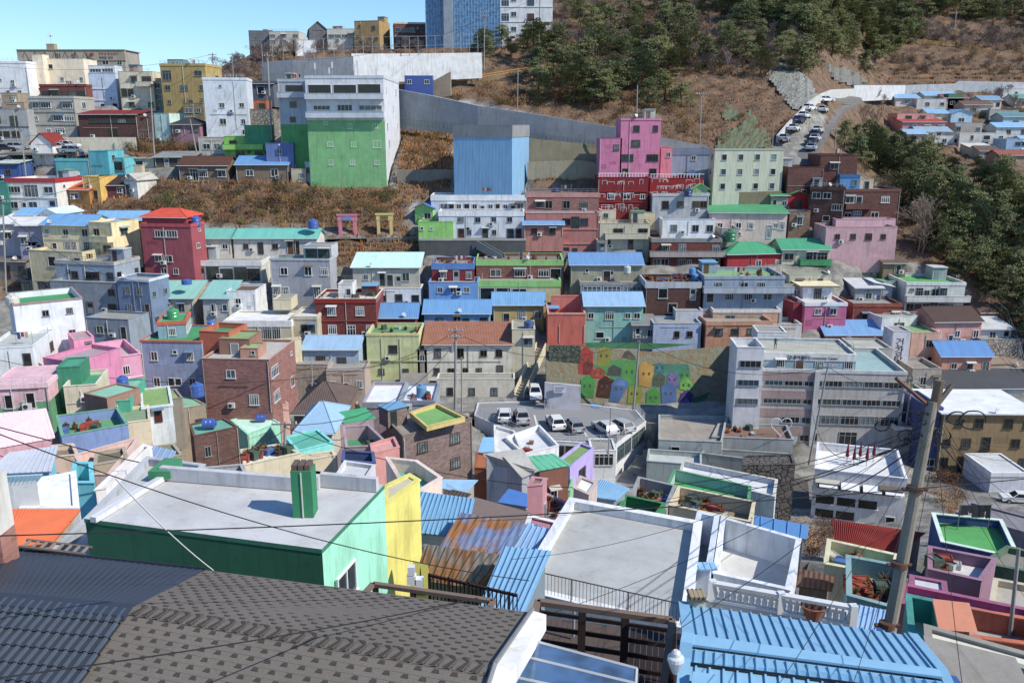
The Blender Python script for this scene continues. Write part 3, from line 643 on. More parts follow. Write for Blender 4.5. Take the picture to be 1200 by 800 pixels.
H('apartment_block', 'pale blue grey three storey block left of the rubble terrace', 237, 288, 91, 152, Y=181, a=8, d=8, cat='apartment block', w='wall:ccd4dc', f='.s../.w.w/.m.w', lf='w/w/w', sf='', par=.6, trim='wall:d5dce2')
H('house', 'blue painted stair house leaning against the green building', 311, 343, 168, 202, Y=D(311, 202) - 1, d=6, w='wall:5d78b4', f='.w./...', par=.2, found=2)
# the big green building
gbn = 'big six storey building with lower walls painted leaf green and grey open balconies'
gr = H('apartment_building', gbn, 357, 449, 89, 222, Y=D(357, 222) + 1, a=0, xs=467, cat='apartment building', w='wall:d3d6da', f='OOO/TWT/.w.w.w/.w.w.w/.w.w.w/...', sf='w.w/.w./w.w/w.w/.w./.', par=.7, trim='wall:c4cad2', bal=(0, 1), balc='wall:c0c8d2', found=2.2, fcol='conc:8d8a82', clutter=False)
H('apartment_wing', 'recessed left wing of the green painted building with a balcony', 325, 358, 93, 200, Y=D(325, 200), d=8, cat='building wing', w='wall:aab4c0', f='o/m/w/./m/.', par=.5, low='wall:4aa650', lowz=8.6, trim='wall:b2bac4', bal=(0,), balc='wall:b4bcc8', found=2)
_r, _p, _zt, _zb, _pr, _rot, _ln = BOX[gbn]; mb = MB(); mb.box(.0, _ln, -.05, 0, _zb - 2, _zb + (_zt - _zb) * .615, 'wall:72ba6e', _rot); mb.build('painted_front', gr)
# school and ridge
H('building', 'far dark grey block alone on the left ridge with a lit striped wing', 291, 316, 36, 56, Y=300, a=8, d=14, cat='building', w='wall:6a7078', f='.../..m', sf='WWW/WWW', par=.6)  # shaded front of the ridge block, shade put into its wall colour
H('building', 'far sunlit striped wing of windows on the ridge', 315, 350, 37, 52, Y=298, d=10, cat='building', w='wall:c9c2b0', f='W.W.W/W.W.W', par=.5)  # sunlit side of the same block, light put into its paler wall
H('hall', 'far hall with a grey arched gable on the ridge', 362, 383, 34, 52, Y=270, a=14, d=26, cat='hall', w='wall:6f7276', f='.', roof='gy', rc='corr:b8b6ae', rh=2.2)
H('building', 'far pale long building right of the arched hall', 383, 416, 34, 50, Y=268, d=10, cat='building', w='wall:d8d2c4', f='WWWW', par=.4)
H('building', 'orange tan tower block on the ridge left of the brick school wing', 415, 444, 25, 52, Y=262, a=-12, d=9, cat='building', w='wall:b5935c', f='s.w/s.w', sf='.', par=.5)
H('booth', 'small white building at the end of the sports fence', 346, 370, 47, 70, Y=232, a=16, d=7, cat='building', w='wall:e2e4e4', f='...', lf='.o./.m.', par=.4)
H('school_wing', 'low school wing with brick panels and white pillars', 462, 499, 26, 56, Y=262, a=10, d=9, cat='school wing', w='brick:7d4a38', f='mmmmmm/mmmmmm', par=.5, trim='wall:dcdcd8', ledge='wall:dcdcd8', clutter=False)
gb = H('school_building', 'school building covered in blue glass sheets', 498, 586, -8, 56, Y=250, d=16, cat='school', w='glass:4a88bd', f='', par=.3, clutter=False, found=5)
H('school_building', 'white and brick school block with deep window bays and a cross braced stair', 586, 648, -12, 43, Y=250, d=14, cat='school', w='wall:dcdcdc', f='gm.k../gm.k../gm.k..', par=.5, clutter=False, found=6, ledge='wall:e4e4e4', gl='glass:24384c')
# ================================================================== middle rows
H('container', 'blue site cabin on the road above the shotcrete wall', 474, 507, 89, 103, Y=196, d=3, cat='cabin', w='paint:2a4aa4', f='w.w', par=.1, cut=False, clutter=False)
H('warehouse', 'tall warehouse clad in light blue sheet metal with a grey top band', 531, 600, 147, 228, Y=160, a=-16, xs=620, cat='warehouse', w='corr:6fb0dc', f='', par=.8, trim='conc:8f9292', th=2.1, found=3, clutter=False)
H('house', 'hot pink tower house with four floors and black windows', 728, 775, 139, 210, Y=160, d=8, cat='house', w='wall:d87ca0', f='.q.q/.W../W.W/q..q', fr=DKF, sf='.', par=.5, trim='wall:de88a6', th=.3)
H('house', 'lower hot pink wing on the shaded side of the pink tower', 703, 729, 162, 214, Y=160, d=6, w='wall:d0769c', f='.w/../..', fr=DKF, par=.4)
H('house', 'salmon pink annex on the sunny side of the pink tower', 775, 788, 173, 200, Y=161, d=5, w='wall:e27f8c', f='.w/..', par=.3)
H('house', 'deep red house covered in white line drawings of houses', 701, 760, 208, 249, Y=157, d=6, w='wall:86262a', f='....../.m.m.w/......', par=.5, fr='paint:e0e0dc', ledge='wall:a02428')
H('house', 'deep red house wing with a white lined roof rail behind the grey block', 762, 825, 209, 232, Y=159, d=6, w='wall:9c2022', f='....../.w.w..', par=.5, fr='paint:e0e0dc')
H('house', 'slate blue three storey house with a diagonal stair pipe', 780, 832, 174, 212, Y=165, d=8, w='wall:8e9eb2', f='..w./..../.w..', par=.9, trim='wall:7488a0', th=1.2)
H('factory', 'beige corrugated factory with three rows of small square windows', 838, 919, 175, 227, Y=160, a=6, xs=832, d=9, cat='factory', w='corr:bcc0a8', f='.q..q..q..q./.q..q..q..q./.q..q..q..q.', lf='q/q/.', par=.15, trim='paint:a8ac94', th=.2, clutter=False)
H('house', 'house shell of red brick beside the road with one white window', 962, 1006, 182, 226, a=-4, d=9, w='brick:6e4238', f='.m../..G.', sf='.', par=.4)
H('house', 'lower brick house step with a flat terrace at the road edge', 924, 966, 196, 234, d=8, w='brick:70443a', f='.../.w.', par=.5)
H('house', 'brown brick villa corner wing with dark windows', 950, 991, 219, 262, a=-18, d=7, w='brick:5c3a32', f='mm./..W/.q.', par=.5, trim='brick:6a4438')
H('villa', 'brown brick villa with balconies under a blue rooftop cabin', 990, 1056, 222, 263, a=4, d=8, cat='villa', w='brick:6a4036', f='mD..W./mG.m..', par=.4, trim='brick:74483e', bal=((0, 0, .5),), balc='brick:6a4036', fr='paint:e6e6e2')
H('roof_room', 'bright blue cabin on the brown brick villa roof', 985, 1008, 205, 223, Y=D(990, 263) + 3, a=-8, d=3, cat='cabin', w='wall:4aa0e0', f='.q', par=.1, trim='wall:2a78c0', cut=False, found=0, clutter=False)
H('roof_room', 'beige hut beside the blue cabin on the brick villa roof', 1008, 1024, 210, 223, Y=D(990, 263) + 4, d=4, cat='hut', w='wall:c8b498', f='d', par=.1, cut=False, found=0, clutter=False)
H('house', 'dusty pink wide house with tree shadows on its lower wall', 968, 1052, 266, 303, d=6, w='wall:c99ca2', f='.w.w.W.w./.........', par=.4)
H('wall', 'dusty pink terrace parapet in front of the brick villa', 980, 1050, 257, 268, Y=D(968, 303) + 4, d=3, cat='wall', w='wall:d8a8b0', par=.3, clutter=False)
H('house', 'pinkish white row house with a green painted roof and glass doors', 832, 923, 249, 279, Y=155, a=-3, d=6, w='wall:d6bcb2', f='.w.gw.W..GmW', roof='sh', rc='deck:2f9a62', rh=.9, fr='paint:e6e6e2')
H('house', 'small house with a bright red front gable and green roof', 923, 949, 229, 247, Y=160, a=-5, d=7, w='wall:c22a30', f='.W.', roof='gy', rc='deck:2f9a62', rh=.8)
H('house', 'grey side wing with a green roof beside the red gable', 904, 924, 229, 247, Y=160, d=6, w='wall:a8a496', f='q.w', roof='sh', rc='deck:2a9a5c', rh=.9)
H('house', 'grey underbuilt floor with dark glazing below the red gable', 921, 947, 246, 266, Y=157, d=5, w='wall:8f979c', f='GG/w.D', par=.2)
H('house', 'light grey house with a flat roof, beige roof wall and green attic', 765, 831, 227, 268, Y=156, a=3, d=8, w='wall:a7acb2', f='.o.W.Wm/......', par=.5, trim='wall:b4b8bc', lf='.')
H('house', 'white stepped terrace wing below the light grey house', 776, 838, 257, 276, Y=153, d=4, w='wall:dce0e4', f='.W..m.m', par=.3)
H('shed', 'small lime green roof hut on the light grey house', 812, 830, 221, 229, Y=158, d=4, cat='hut', w='wall:9cc88c', roof='gy', rc='deck:8ed070', rh=.9, cut=False, found=0, clutter=False)
H('house', 'cream cluttered house with stacked terraces beside the red mural house', 703, 762, 262, 292, Y=151, d=6, w='wall:c9c0a2', f='.m.m/m.D.', par=.4, bal=((0, 0.1, .95),))
H('house', 'upper cream box room of the cluttered terrace house', 703, 722, 246, 268, Y=155, d=5, w='wall:cfc6ae', f='w/.', par=.2)
H('house', 'beige lean-to roof room between the cream house and the grey house', 738, 768, 249, 265, Y=156, d=5, w='wall:c8bb98', f='..', par=.2)
H('villa', 'red brick villa with a dark baluster roof edge and long balcony', 764, 846, 280, 315, Y=148, d=7, cat='villa', w='brick:7c3a30', f='.W.g...W/mm.Wm.Wm', par=.5, trim='wall:8a8a88', th=.6, bal=((0, -.03, 1.05),), balc='wall:b0a49c', fr='paint:d8d8d4')
H('house', 'crimson house with a bright green metal roof and white windows', 853, 918, 297, 322, Y=147, a=8, d=7, w='wall:b03038', f='....m..W', roof='hip', rc='corr:16a068', rh=1.4, fr='paint:e6e6e2', lf='.')
H('house', 'cream house with a bright green metal roof and green balcony band', 917, 973, 292, 326, Y=148, d=7, w='wall:cfc8a8', f='m.gg/..D.', roof='gx', rc='corr:1ba070', rh=1.3, low='wall:3a9468', lowz=2.4, bal=((0, .35, 1),), balc='wall:2a9a5c')
H('house', 'cream bungalow with a weathered grey brown roof under the pines', 975, 1034, 307, 325, Y=150, d=7, w='wall:d4d6c0', f='.m.g.m.', roof='gx', rc='tile:6e675c', rh=1.3, fr='paint:e6e6e2')
H('house', 'pale three storey house with a bright green deck under the pines', 1063, 1132, 331, 368, Y=140, a=-2, d=9, w='wall:d2d4cc', f='mgwmg../mWmgWm.', par=.5, trim='wall:dcdcd4', deck='deck:4fae50', lf='w/w', bal=((0, -.02, 1.06),), balc='wall:d8d8d0')
H('house', 'shaded grey green end wall beside the pale green decked house', 1036, 1063, 330, 362, Y=143, a=14, d=7, w='wall:8a9a94', f='.w/..', par=.4, deck='deck:4fae50')  # left face of the pale house, its shade put into the darker wall
H('terrace_house', 'long white row house with two tiers of doors and pale fascias', 505, 616, 229, 254, Y=156, d=6, cat='row house', w='wall:c9ced6', f='.mdwdwdwdwdm', par=.3, trim='wall:dfe4e8', th=.95)
H('terrace_house', 'lower tier of the white row house standing on a pillared slab', 514, 614, 248, 280, Y=151, d=5, cat='row house', w='wall:cdd2d8', f='..w.w.w.w./g.Dw.Dw.Dd', par=.3, trim='wall:e2e5e8', th=.8)
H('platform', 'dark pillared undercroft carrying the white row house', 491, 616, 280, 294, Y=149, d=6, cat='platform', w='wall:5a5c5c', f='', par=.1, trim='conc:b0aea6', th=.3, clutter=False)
H('house', 'narrow lime green tower with a blue cap', 486, 507, 243, 262, Y=156, a=-14, d=4, w='wall:8fd45a', f='.m', roof='gy', rc='corr:3a78c8', rh=.7)
H('house', 'lime green stair block at the end of the white row house', 490, 531, 260, 281, Y=150.5, d=4, w='wall:84cc50', f='s.s....', par=.3, clutter=False)
H('house', 'mauve brick house with a long white railed balcony', 616, 702, 226, 252, Y=156, d=8, w='brick:9a6860', f='.Wm.m.W.', par=.3, trim='wall:c08c80', th=.8, bal=((0, -.02, 1.04),), balc='wall:b8b4bc', deck='deck:6c6e70')
H('house', 'salmon brick lower storeys below the mauve balcony house', 616, 702, 250, 302, Y=151, d=5, w='wall:b8746a', f='....mGW./m.w..../mmw.qw..', par=.2, ledge='wall:c48476')
H('shed', 'salmon lean-to with a light blue roof strip', 614, 660, 263, 278, Y=149.4, d=3, cat='lean-to', w='wall:bd7c70', f='.w..m.', roof='sh', rc='corr:4fa0dc', rh=.7)
H('house', 'crimson pink house with two floors and white barred windows', 164, 223, 262, 324, Y=139, a=-8, xs=239, w='wall:a44c56', f='.WW./..../.mm../.ww.', sf='s/w/./.', par=.6, trim='wall:bf4e58', fr='paint:d8d4cc')
H('roof_room', 'attic with an orange red hipped roof on the crimson pink house', 166, 218, 253, 261, Y=141, a=-8, d=5, cat='attic', w='wall:a84048', roof='hip', rc='tile:e04e34', rh=1.0, cut=False, found=0, clutter=False)
H('house', 'cream house with a light blue roof and a red window niche', 48, 104, 263, 296, Y=143, a=-9, d=7, w='wall:e2d2a4', f='w..w..m/.q.GG.g', sf='q/.', roof='gx', rc='corr:57a2da', rh=1.3)
H('house', 'cream corner house with a small balcony beside the blue roof', 103, 130, 260, 300, Y=141, a=-20, d=6, w='wall:ebd9a6', f='m/.m', sf='m/.', par=.3, bal=((0, .2, 1),))
H('house', 'yellow green house with a sky blue metal roof', 110, 166, 258, 292, Y=146, d=6, w='wall:b9b256', f='....m/.....', roof='gx', rc='corr:68aedc', rh=1.2)
H('house', 'low cream terraces under the blue roofed cream house', 33, 96, 293, 330, Y=139, a=-14, d=6, w='wall:d3c498', f='..o..o/......', par=.4)
H('shed', 'white roofed shed with peeling walls at the picture edge', -10, 24, 262, 290, Y=146, d=7, cat='shed', w='wall:b0aab0', f='.m.', roof='sh', rc='deck:dcdcd8', rh=.9)
H('shed', 'second white roofed shed beside the steel shelf stair', 20, 48, 264, 300, Y=144, d=6, cat='shed', w='wall:9c98a8', f='m.d', roof='sh', rc='deck:d4d4d2', rh=.8)
H('shed', 'light blue roofed shed behind the white roofed sheds', 18, 50, 252, 262, Y=151, d=6, cat='shed', w='wall:b8bcb8', f='.', roof='gx', rc='corr:66aee0', rh=.9)
H('shed', 'white gabled attic between the two blue roofs', 46, 68, 250, 262, Y=150, a=-12, d=6, cat='attic', w='wall:dcdedc', roof='gy', rc='deck:c6dcec', rh=.8)
H('house', 'long grey blue concrete house with a lit white end wall', 64, 133, 305, 333, Y=134, a=-12, xs=163, w='wall:94a2b0', f='.sm.mW.m', sf='q.w', par=.6, trim='conc:b0aeaa', th=.5)
H('house', 'grey lower storey with a dark doorway under the long blue grey house', 58, 136, 329, 366, Y=131, a=-10, d=5, w='wall:8f969c', f='.W...w/...D.m', par=.3)
H('house', 'slate blue house with dark windows and a lit white side', 136, 174, 326, 388, Y=128, a=-14, xs=197, w='wall:6b84a4', f='.W.W./.w..D/......', sf='w.w/w.w', par=.5, trim='wall:c8d2da', th=.35)
H('house', 'mint roofed bungalow row with brown doors, smaller end unit', 228, 270, 279, 298, Y=145, d=6, w='wall:cfc9bc', f='.d.w', roof='gx', rc='corr:58b8a4', rh=1.2)
H('house', 'long mint roofed bungalow row with four brown doors', 273, 371, 279, 298, Y=145, d=6, w='wall:d6d1c4', f='.w.d.w.Dd.w', roof='gx', rc='corr:52bca8', rh=1.2)
H('shop_row', 'white garage row with four dark shop openings', 223, 306, 306, 329, Y=140, d=6, cat='garage row', w='wall:cfd0ca', f='DgGGG', par=.3, trim='wall:dcdcd6', th=.8)
H('house', 'modern grey house with a glass roof room and green terrace', 316, 386, 303, 352, Y=137, a=-4, xs=394, w='wall:a4a6ac', f='.m..m.W/WG...g.', sf='./.', par=.4, deck='deck:4f9a58', trim='wall:b8bac0', th=.25, fr='paint:e6e6e4')
H('roof_room', 'grey glass roof room on the modern grey house', 355, 388, 288, 303, Y=139.5, a=-4, d=4, cat='roof room', w='wall:b8bcc0', f='gg', par=.12, cut=False, found=0, clutter=False, gl='glass:4c5c62')
H('house', 'peeling cream house with a pale cyan corrugated roof', 413, 491, 313, 336, Y=139, d=6, w='wall:b8b4a6', f='.w.dddm.', roof='sh', rc='corr:bfeae8', rh=1.4)
H('house', 'white lower storey under a timber pergola', 412, 493, 338, 360, Y=136, d=4, w='wall:d8dad8', f='.q.w.D.q', par=.2)
H('house', 'house with dark red walls, a blue band and a cluttered roof terrace', 506, 555, 309, 332, Y=139, a=0, d=7, w='wall:842c34', f='.W.D.W', par=.5, trim='wall:4a86cc', th=.95, lf='')
H('house', 'royal blue lower storey house with cream patches', 502, 560, 331, 358, Y=135.5, d=5, w='wall:5f9ad8', f='.w.m.m./.......', par=.4)
H('house', 'apple green banded brick house with wide dark verandas', 558, 660, 305, 331, Y=141, d=8, w='brick:8a5548', f='.m.W.Wo', par=.5, trim='wall:8cc860', th=.9, deck='deck:7c7a70')
H('house', 'apple green lower veranda storey with cream walls', 560, 657, 329, 356, Y=137.5, d=5, w='wall:c2b888', f='OOO..', par=.3, trim='wall:86cc5a', th=1.0)
H('house', 'bluish roofed house with a stone wall and a cobalt tarpaulin', 669, 753, 310, 332, Y=140, d=7, w='wall:9c9a84', f='.m.D.m.', roof='gx', rc='corr:5592cc', rh=1.4)
H('house', 'dim lower storey with pale blue columns under the stone walled house', 680, 754, 331, 350, Y=137, d=5, w='wall:65747c', f='GGG', par=.3, trim='wall:9a958a')
H('house', 'dark brick house with white parapets and a roof full of brick scrap', 757, 822, 331, 386, Y=133, d=8, w='brick:5c3830', f='.O..D/..O../....', par=.5, trim='wall:b4bac0', th=.9, deck='deck:6b5b52', lf='.')
H('house', 'grey blue three storey house with a mossy green deck', 826, 920, 324, 368, Y=133, d=9, w='wall:94a4b4', f='.m..m.W../D.W.W.m./.......', par=.5, trim='wall:9aaab8', th=.4, deck='deck:7aa86a', bal=((0, -.02, 1.1),), balc='wall:a8b2bc')
H('house', 'peach orange house with stepped terraces', 828, 905, 377, 397, Y=126.5, a=2, d=6, w='wall:c08a6a', f='.w.w.w.w', par=.5, trim='wall:cc9674', th=.6)
H('house', 'beige peach upper terrace house with a white roof edge', 836, 915, 363, 382, Y=131, d=5, w='wall:c9a284', f='.w....', par=.4, trim='wall:dcd4c8')
H('house', 'bluish white flaking house above the mural slope', 766, 822, 379, 402, Y=127, d=5, w='wall:a9b8d0', f='...w.w.', par=.3)
H('wall', 'tangled whitewashed terrace wall above the flaking house', 792, 824, 364, 382, Y=130.5, d=3, cat='wall', w='wall:c2c6cc', par=.2, clutter=False)
H('house', 'white roof terrace house with a cream sun roof and dark windows', 942, 976, 335, 353, Y=138, d=6, w='wall:dee0e2', f='.G.', par=0, over=.9, deck='deck:e6d9ac', trim='paint:6a5a44')
H('house', 'magenta pink house with a white slab terrace on top', 944, 993, 355, 386, Y=133, a=0, d=7, w='wall:ca6892', f='.m.m./......', par=.4, trim='wall:dfe2e4', th=.5, lf='', deck='deck:c8c8c4')
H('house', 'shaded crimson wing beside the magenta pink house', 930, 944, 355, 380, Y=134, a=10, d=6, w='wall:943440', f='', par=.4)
H('house', 'rust red brick row house with a weathered ledge', 1000, 1057, 356, 382, Y=136, d=6, w='brick:8a4030', f='.D.w.W', par=.4, trim='brick:94503c', th=.5)
H('house', 'grey huddle of sheds between the rust red row and the pale decked house', 1003, 1034, 337, 356, Y=141, d=5, w='wall:98a0a8', f='.m.', roof='sh', rc='deck:c4c6c6', rh=.6)
H('shed', 'grey shed with a pale sloping roof and twisted gutter', 1024, 1046, 336, 357, Y=142, d=4, cat='shed', w='wall:a6b0b8', roof='sx', rc='deck:ccd0d0', rh=.8, f='q.')
H('house', 'low pink house under a long blue metal roof', 968, 1040, 392, 404, Y=131, d=7, w='wall:c48a94', f='...m...', roof='gx', rc='corr:5c9cd4', rh=1.5)
H('house', 'white box house with a cream corner beside the bathhouse tower', 1034, 1075, 372, 394, Y=132, a=10, d=6, w='wall:d6dad8', f='.W.', lf='.', par=.3)
H('house', 'peach house with barred window behind the bathhouse tower', 1069, 1103, 390, 432, Y=127, d=8, w='wall:d8a890', f='.W/..', par=.3, deck='deck:7aa860')
H('sign_tower', 'tall white tower with black Korean letters running down it', 1047, 1068, 388, 436, Y=124, d=3.4, cat='tower', w='wall:cdccd4', f='', par=.2, clutter=False)
H('house', 'peach cottage with a dark brown roof and small porch roof', 1096, 1151, 377, 406, Y=130, a=3, d=8, w='wall:d69a8a', f='m.dm..m', roof='gx', rc='tile:5a463e', rh=1.5, fr='paint:e8e8e4', lf='')
H('house', 'small peach annex with a brown roof behind the peach cottage', 1150, 1166, 366, 392, Y=137, d=6, w='wall:cf9484', f='.m', roof='gx', rc='tile:6a5044', rh=1.0)
H('house', 'peach bungalow with a vivid blue metal roof', 1104, 1163, 417, 441, Y=124, a=0, d=6, w='wall:d89880', f='.w.D.m', roof='gx', rc='corr:4088cc', rh=1.5, lf='')
H('house', 'low veranda house with a weathered tan roof at the hillside edge', 1160, 1206, 430, 448, Y=125, d=6, w='wall:8c8478', f='OO', roof='sh', rc='tile:9a8872', rh=1.0)
H('house', 'long white row house under a dark asphalt roof', 1113, 1215, 455, 477, Y=119, a=2, d=6, w='wall:dcdeda', f='.dm.Dw.w.', roof='sh', rc='deck:4c4e52', rh=1.6)
H('house', 'olive cream two storey house with a mossy deck and lemon parapet', 429, 491, 391, 449, Y=122, d=7, w='wall:c6cb8e', f='..m../.w..m.', par=.6, trim='wall:ddd08c', deck='deck:5f9a54', ledge='wall:b0b878', th=.3)
H('house', 'long cream two storey row under a rusty tiled roof', 497, 600, 403, 445, Y=122, a=0, d=6.5, w='wall:ddd8c4', f='.m..m..m.m./.w.w.w.w..G.', roof='sh', rc='tile:a46a50', rh=1.7)
H('wall', 'cream retaining wall with a dark window below the rusty roofed row', 512, 603, 444, 472, Y=118, d=3, cat='wall', w='wall:d5d0bc', f='.q..q..m..', par=.2, clutter=False)
H('house', 'beige box house with a blue tank beside the alley stairs', 600, 627, 386, 432, Y=122, d=6, w='wall:cfc6a6', f='.m/..', par=.4)
H('house', 'light blue cottage with a sky blue roof and white porch bars', 497, 574, 367, 386, Y=131, d=6, w='wall:7ab4dc', f='.m.Dw.m', roof='gx', rc='corr:5098d0', rh=1.5)
H('house', 'ochre cottage with a sky blue roof and a dark porch', 578, 637, 357, 380, Y=134, d=6, w='wall:b5995c', f='.d.G.m', roof='gx', rc='corr:58a0d4', rh=1.4)
H('house', 'small crimson cottage with a sky blue roof at the end of the brick villa', 441, 488, 372, 392, Y=130, d=6, w='wall:943440', f='m.W', roof='gx', rc='corr:4890cc', rh=1.6)
H('house', 'teal washed house with a pale blue roof above the mural slope', 686, 754, 358, 404, Y=129, d=7, w='wall:7fc0b0', f='w.W.ww/.q...D', roof='gx', rc='corr:80b4dc', rh=1.4)
H('ruined_house', 'roofless coral red ruin with stepped walls', 642, 686, 367, 402, Y=127, d=8, cat='ruin', w='wall:d26a58', f='', par=1.9, deck='deck:c88878', trim='wall:dc9a88', th=.2)
H('wall', 'tall coral back wall of the roofless ruin', 646, 682, 347, 372, Y=134, d=.6, cat='wall', w='wall:d8786a', par=.1, clutter=False)
H('villa', 'oxblood brick villa with cream bands and white barred windows', 369, 440, 350, 397, Y=128, d=8, cat='villa', w='brick:7c3028', f='.W..W./.W.g.W', par=.5, trim='paint:8c2c22', th=.7, ledge='paint:8c3428', tc='wall:e0d6c8', fr='paint:e8e8e4', deck='deck:cfc6b4', rail=None)
H('roof_room', 'white stair room on the oxblood brick villa', 396, 413, 333, 350, Y=131, d=3.5, cat='room', w='wall:dcdcda', f='.q', par=.15, cut=False, found=0, clutter=False)
H('house', 'wide cream house with a bright white roof slab', 262, 341, 376, 398, Y=124, d=7, w='wall:cbbf9e', f='.W..GG.', par=.25, trim='wall:e8e6e2', th=.9, deck='deck:dedede')
H('house', 'beige annex with a row window beside the wide cream house', 341, 371, 371, 396, Y=125, d=7, w='wall:bdb193', f='.WW', par=.3, deck='deck:d8d4ca', trim='wall:c8bea4')
H('roof_room', 'cream box room on the wide cream house', 320, 341, 351, 363, Y=129, d=4, cat='room', w='wall:d9cda6', par=.15, cut=False, found=0, clutter=False)
H('house', 'small white house with a gutter roof beside the mint roofs', 265, 299, 341, 364, Y=131, d=6, w='wall:dcdedd', f='.m..', par=.35, deck='deck:6a5a4a')
H('house', 'mint roofed shed house with a timber trellis', 181, 226, 349, 372, Y=131, d=6, w='wall:b7ab98', f='.m.m.', roof='sh', rc='corr:7cc4b4', rh=1.5)
H('house', 'second mint roofed house with a grey doorway', 237, 268, 349, 372, Y=130, d=6, w='wall:aeb2b0', f='.D.q', roof='sh', rc='corr:74c0b4', rh=1.5)
H('house', 'pale blue dormer house with two white framed windows', 355, 420, 409, 436, Y=119, a=0, xs=None, d=7, w='wall:a2b4c4', f='.W.W.', roof='gx', rc='corr:8cb8d8', rh=1.1)
H('house', 'dusty brown courtyard house with a white barred bay', 382, 427, 434, 464, Y=114.5, d=5, w='wall:b5a294', f='w.D.W', par=.3)
H('house', 'dusty brown low wall house with a slatted side gate', 340, 384, 427, 458, Y=116, d=5, w='wall:a89a8e', f='......', par=.3)
H('wall', 'slanting cream retaining wall beside the rose brick block', 318, 353, 400, 432, Y=117, a=22, d=1, cat='wall', w='wall:dcd0ac', par=.1, clutter=False)

# ---- infill between the rows
H('shed', 'rusty brown shed below the white roofed sheds at the picture edge', -8, 30, 305, 326, a=-10, d=5, cat='shed', w='wall:8a8078', f='.d.m', roof='sh', rc='tile:7a6a5c', rh=.8)
H('wall', 'stone terrace wall left of the long blue grey house', 24, 64, 328, 350, a=-20, d=4, cat='terrace', w='rubble:8c867a', par=.2, deck='conc:8a857a', clutter=False)
H('shed', 'cream lean-to in the shadow between the slate blue house and the mint roofs', 172, 186, 372, 392, d=4, cat='lean-to', w='wall:b8ab90', f='d', roof='sh', rc='deck:a8a49a', rh=.6)
H('house', 'low grey rendered house tucked under the slate blue house', 100, 150, 372, 396, Y=123, a=-12, d=5, w='wall:8c98a4', f='.m..d', par=.3)
H('shed', 'small grey felt roofed shed right of the teal washed house', 742, 768, 380, 400, Y=128, a=0, d=4, cat='shed', w='wall:a8a8a0', f='d.m', roof='sh', rc='deck:7c7c78', rh=.6)
H('house', 'cream terrace house wedged behind the white roof terrace house', 918, 944, 333, 352, d=5, w='wall:c4bca8', f='.m.', par=.3)
H('house', 'white walled terrace stepping down right of the peach orange house', 903, 940, 380, 398, d=5, w='wall:d0cec8', f='.w..', par=.5, deck='conc:94908a')
H('wall', 'pale stone terrace wall above the blue roofed peach bungalow', 1150, 1200, 398, 412, d=4, cat='terrace', w='rubble:b4aea4', par=.2, deck='conc:9c968c', clutter=False)
H('house', 'white washed shed cluster at the foot of the pine grove', 1150, 1186, 385, 400, d=5, w='wall:ccd0d0', f='.m.d', roof='sh', rc='deck:c0c4c4', rh=.7)
H('shed', 'low timber shed on the dirt below the dusty pink house', 1036, 1062, 308, 322, d=4, cat='shed', w='wall:8a7460', f='.d', roof='sh', rc='tile:6a5a4c', rh=.6)
H('house', 'beige house between the deep red mural wing and the grey slate house', 826, 840, 226, 244, Y=161, d=5, w='wall:b8ae98', f='w/.', par=.3)
H('house', 'narrow grey house beside the salmon storeys', 700, 712, 282, 304, d=5, w='wall:a4a098', f='d/.' , par=.3)
H('shed', 'olive felt roofed shed on the lane below the peeling cream house', 396, 414, 322, 340, d=4, cat='shed', w='wall:b4b0a0', f='.q', roof='sh', rc='deck:7a7868', rh=.5)
H('house', 'grey terrace house above the red brick villa with a tiled ledge', 846, 866, 268, 288, d=4, w='wall:a8a49c', f='.w', par=.3)
H('house', 'tan brick lower wing left of the brown brick villa', 926, 950, 248, 268, d=5, w='brick:8a6a54', f='.m.', par=.3)
H('house', 'low beige wing under the wide cream house', 268, 320, 398, 412, d=3, w='wall:bcb090', f='.d.m..', par=.25, deck='deck:b4b0a4')
H('house', 'grey brown annex between the olive cream house and the rusty roofed row', 489, 500, 410, 440, d=5, w='wall:a89e8c', f='w/.', par=.3)
H('shed', 'small brick store on the lane beside the double utility pole', 470, 496, 452, 468, d=4, cat='store', w='brick:8c6a5a', f='.d', roof='sh', rc='deck:8c8880', rh=.5)
H('house', 'dull green shed beside the dusty brown courtyard house', 392, 420, 462, 474, d=3, w='wall:6a9a7c', f='.q', roof='sh', rc='plain:3a8a68', rh=.5)
H('house', 'grey rendered stair yard right of the bathhouse tower', 1070, 1104, 432, 456, d=6, w='wall:b0a69a', f='.m.d', par=.5, deck='conc:9c9488')
H('house', 'cream house with an olive deck on the slope under the green balcony band', 925, 975, 322, 340, d=4, w='wall:bcb8a4', f='.m..d.', par=.3, deck='deck:8a9478')
H('house', 'small orange brown kiosk on the rubble terrace left of the green building', 292, 312, 118, 130, Y=190, d=4, w='wall:b0603c', f='.o', par=.2)
H('house', 'grey shed with a dark van sized roof beside the rubble terrace', 290, 320, 98, 112, Y=197, d=6, w='wall:5c6470', f='.o.', roof='sh', rc='deck:3c444c', rh=.7)
H('wall', 'rubble stone terrace wall left of the green building', 290, 320, 128, 146, Y=184, d=3, cat='terrace', w='rubble:a09a90', par=.1, deck='rubble:8a8478', clutter=False)
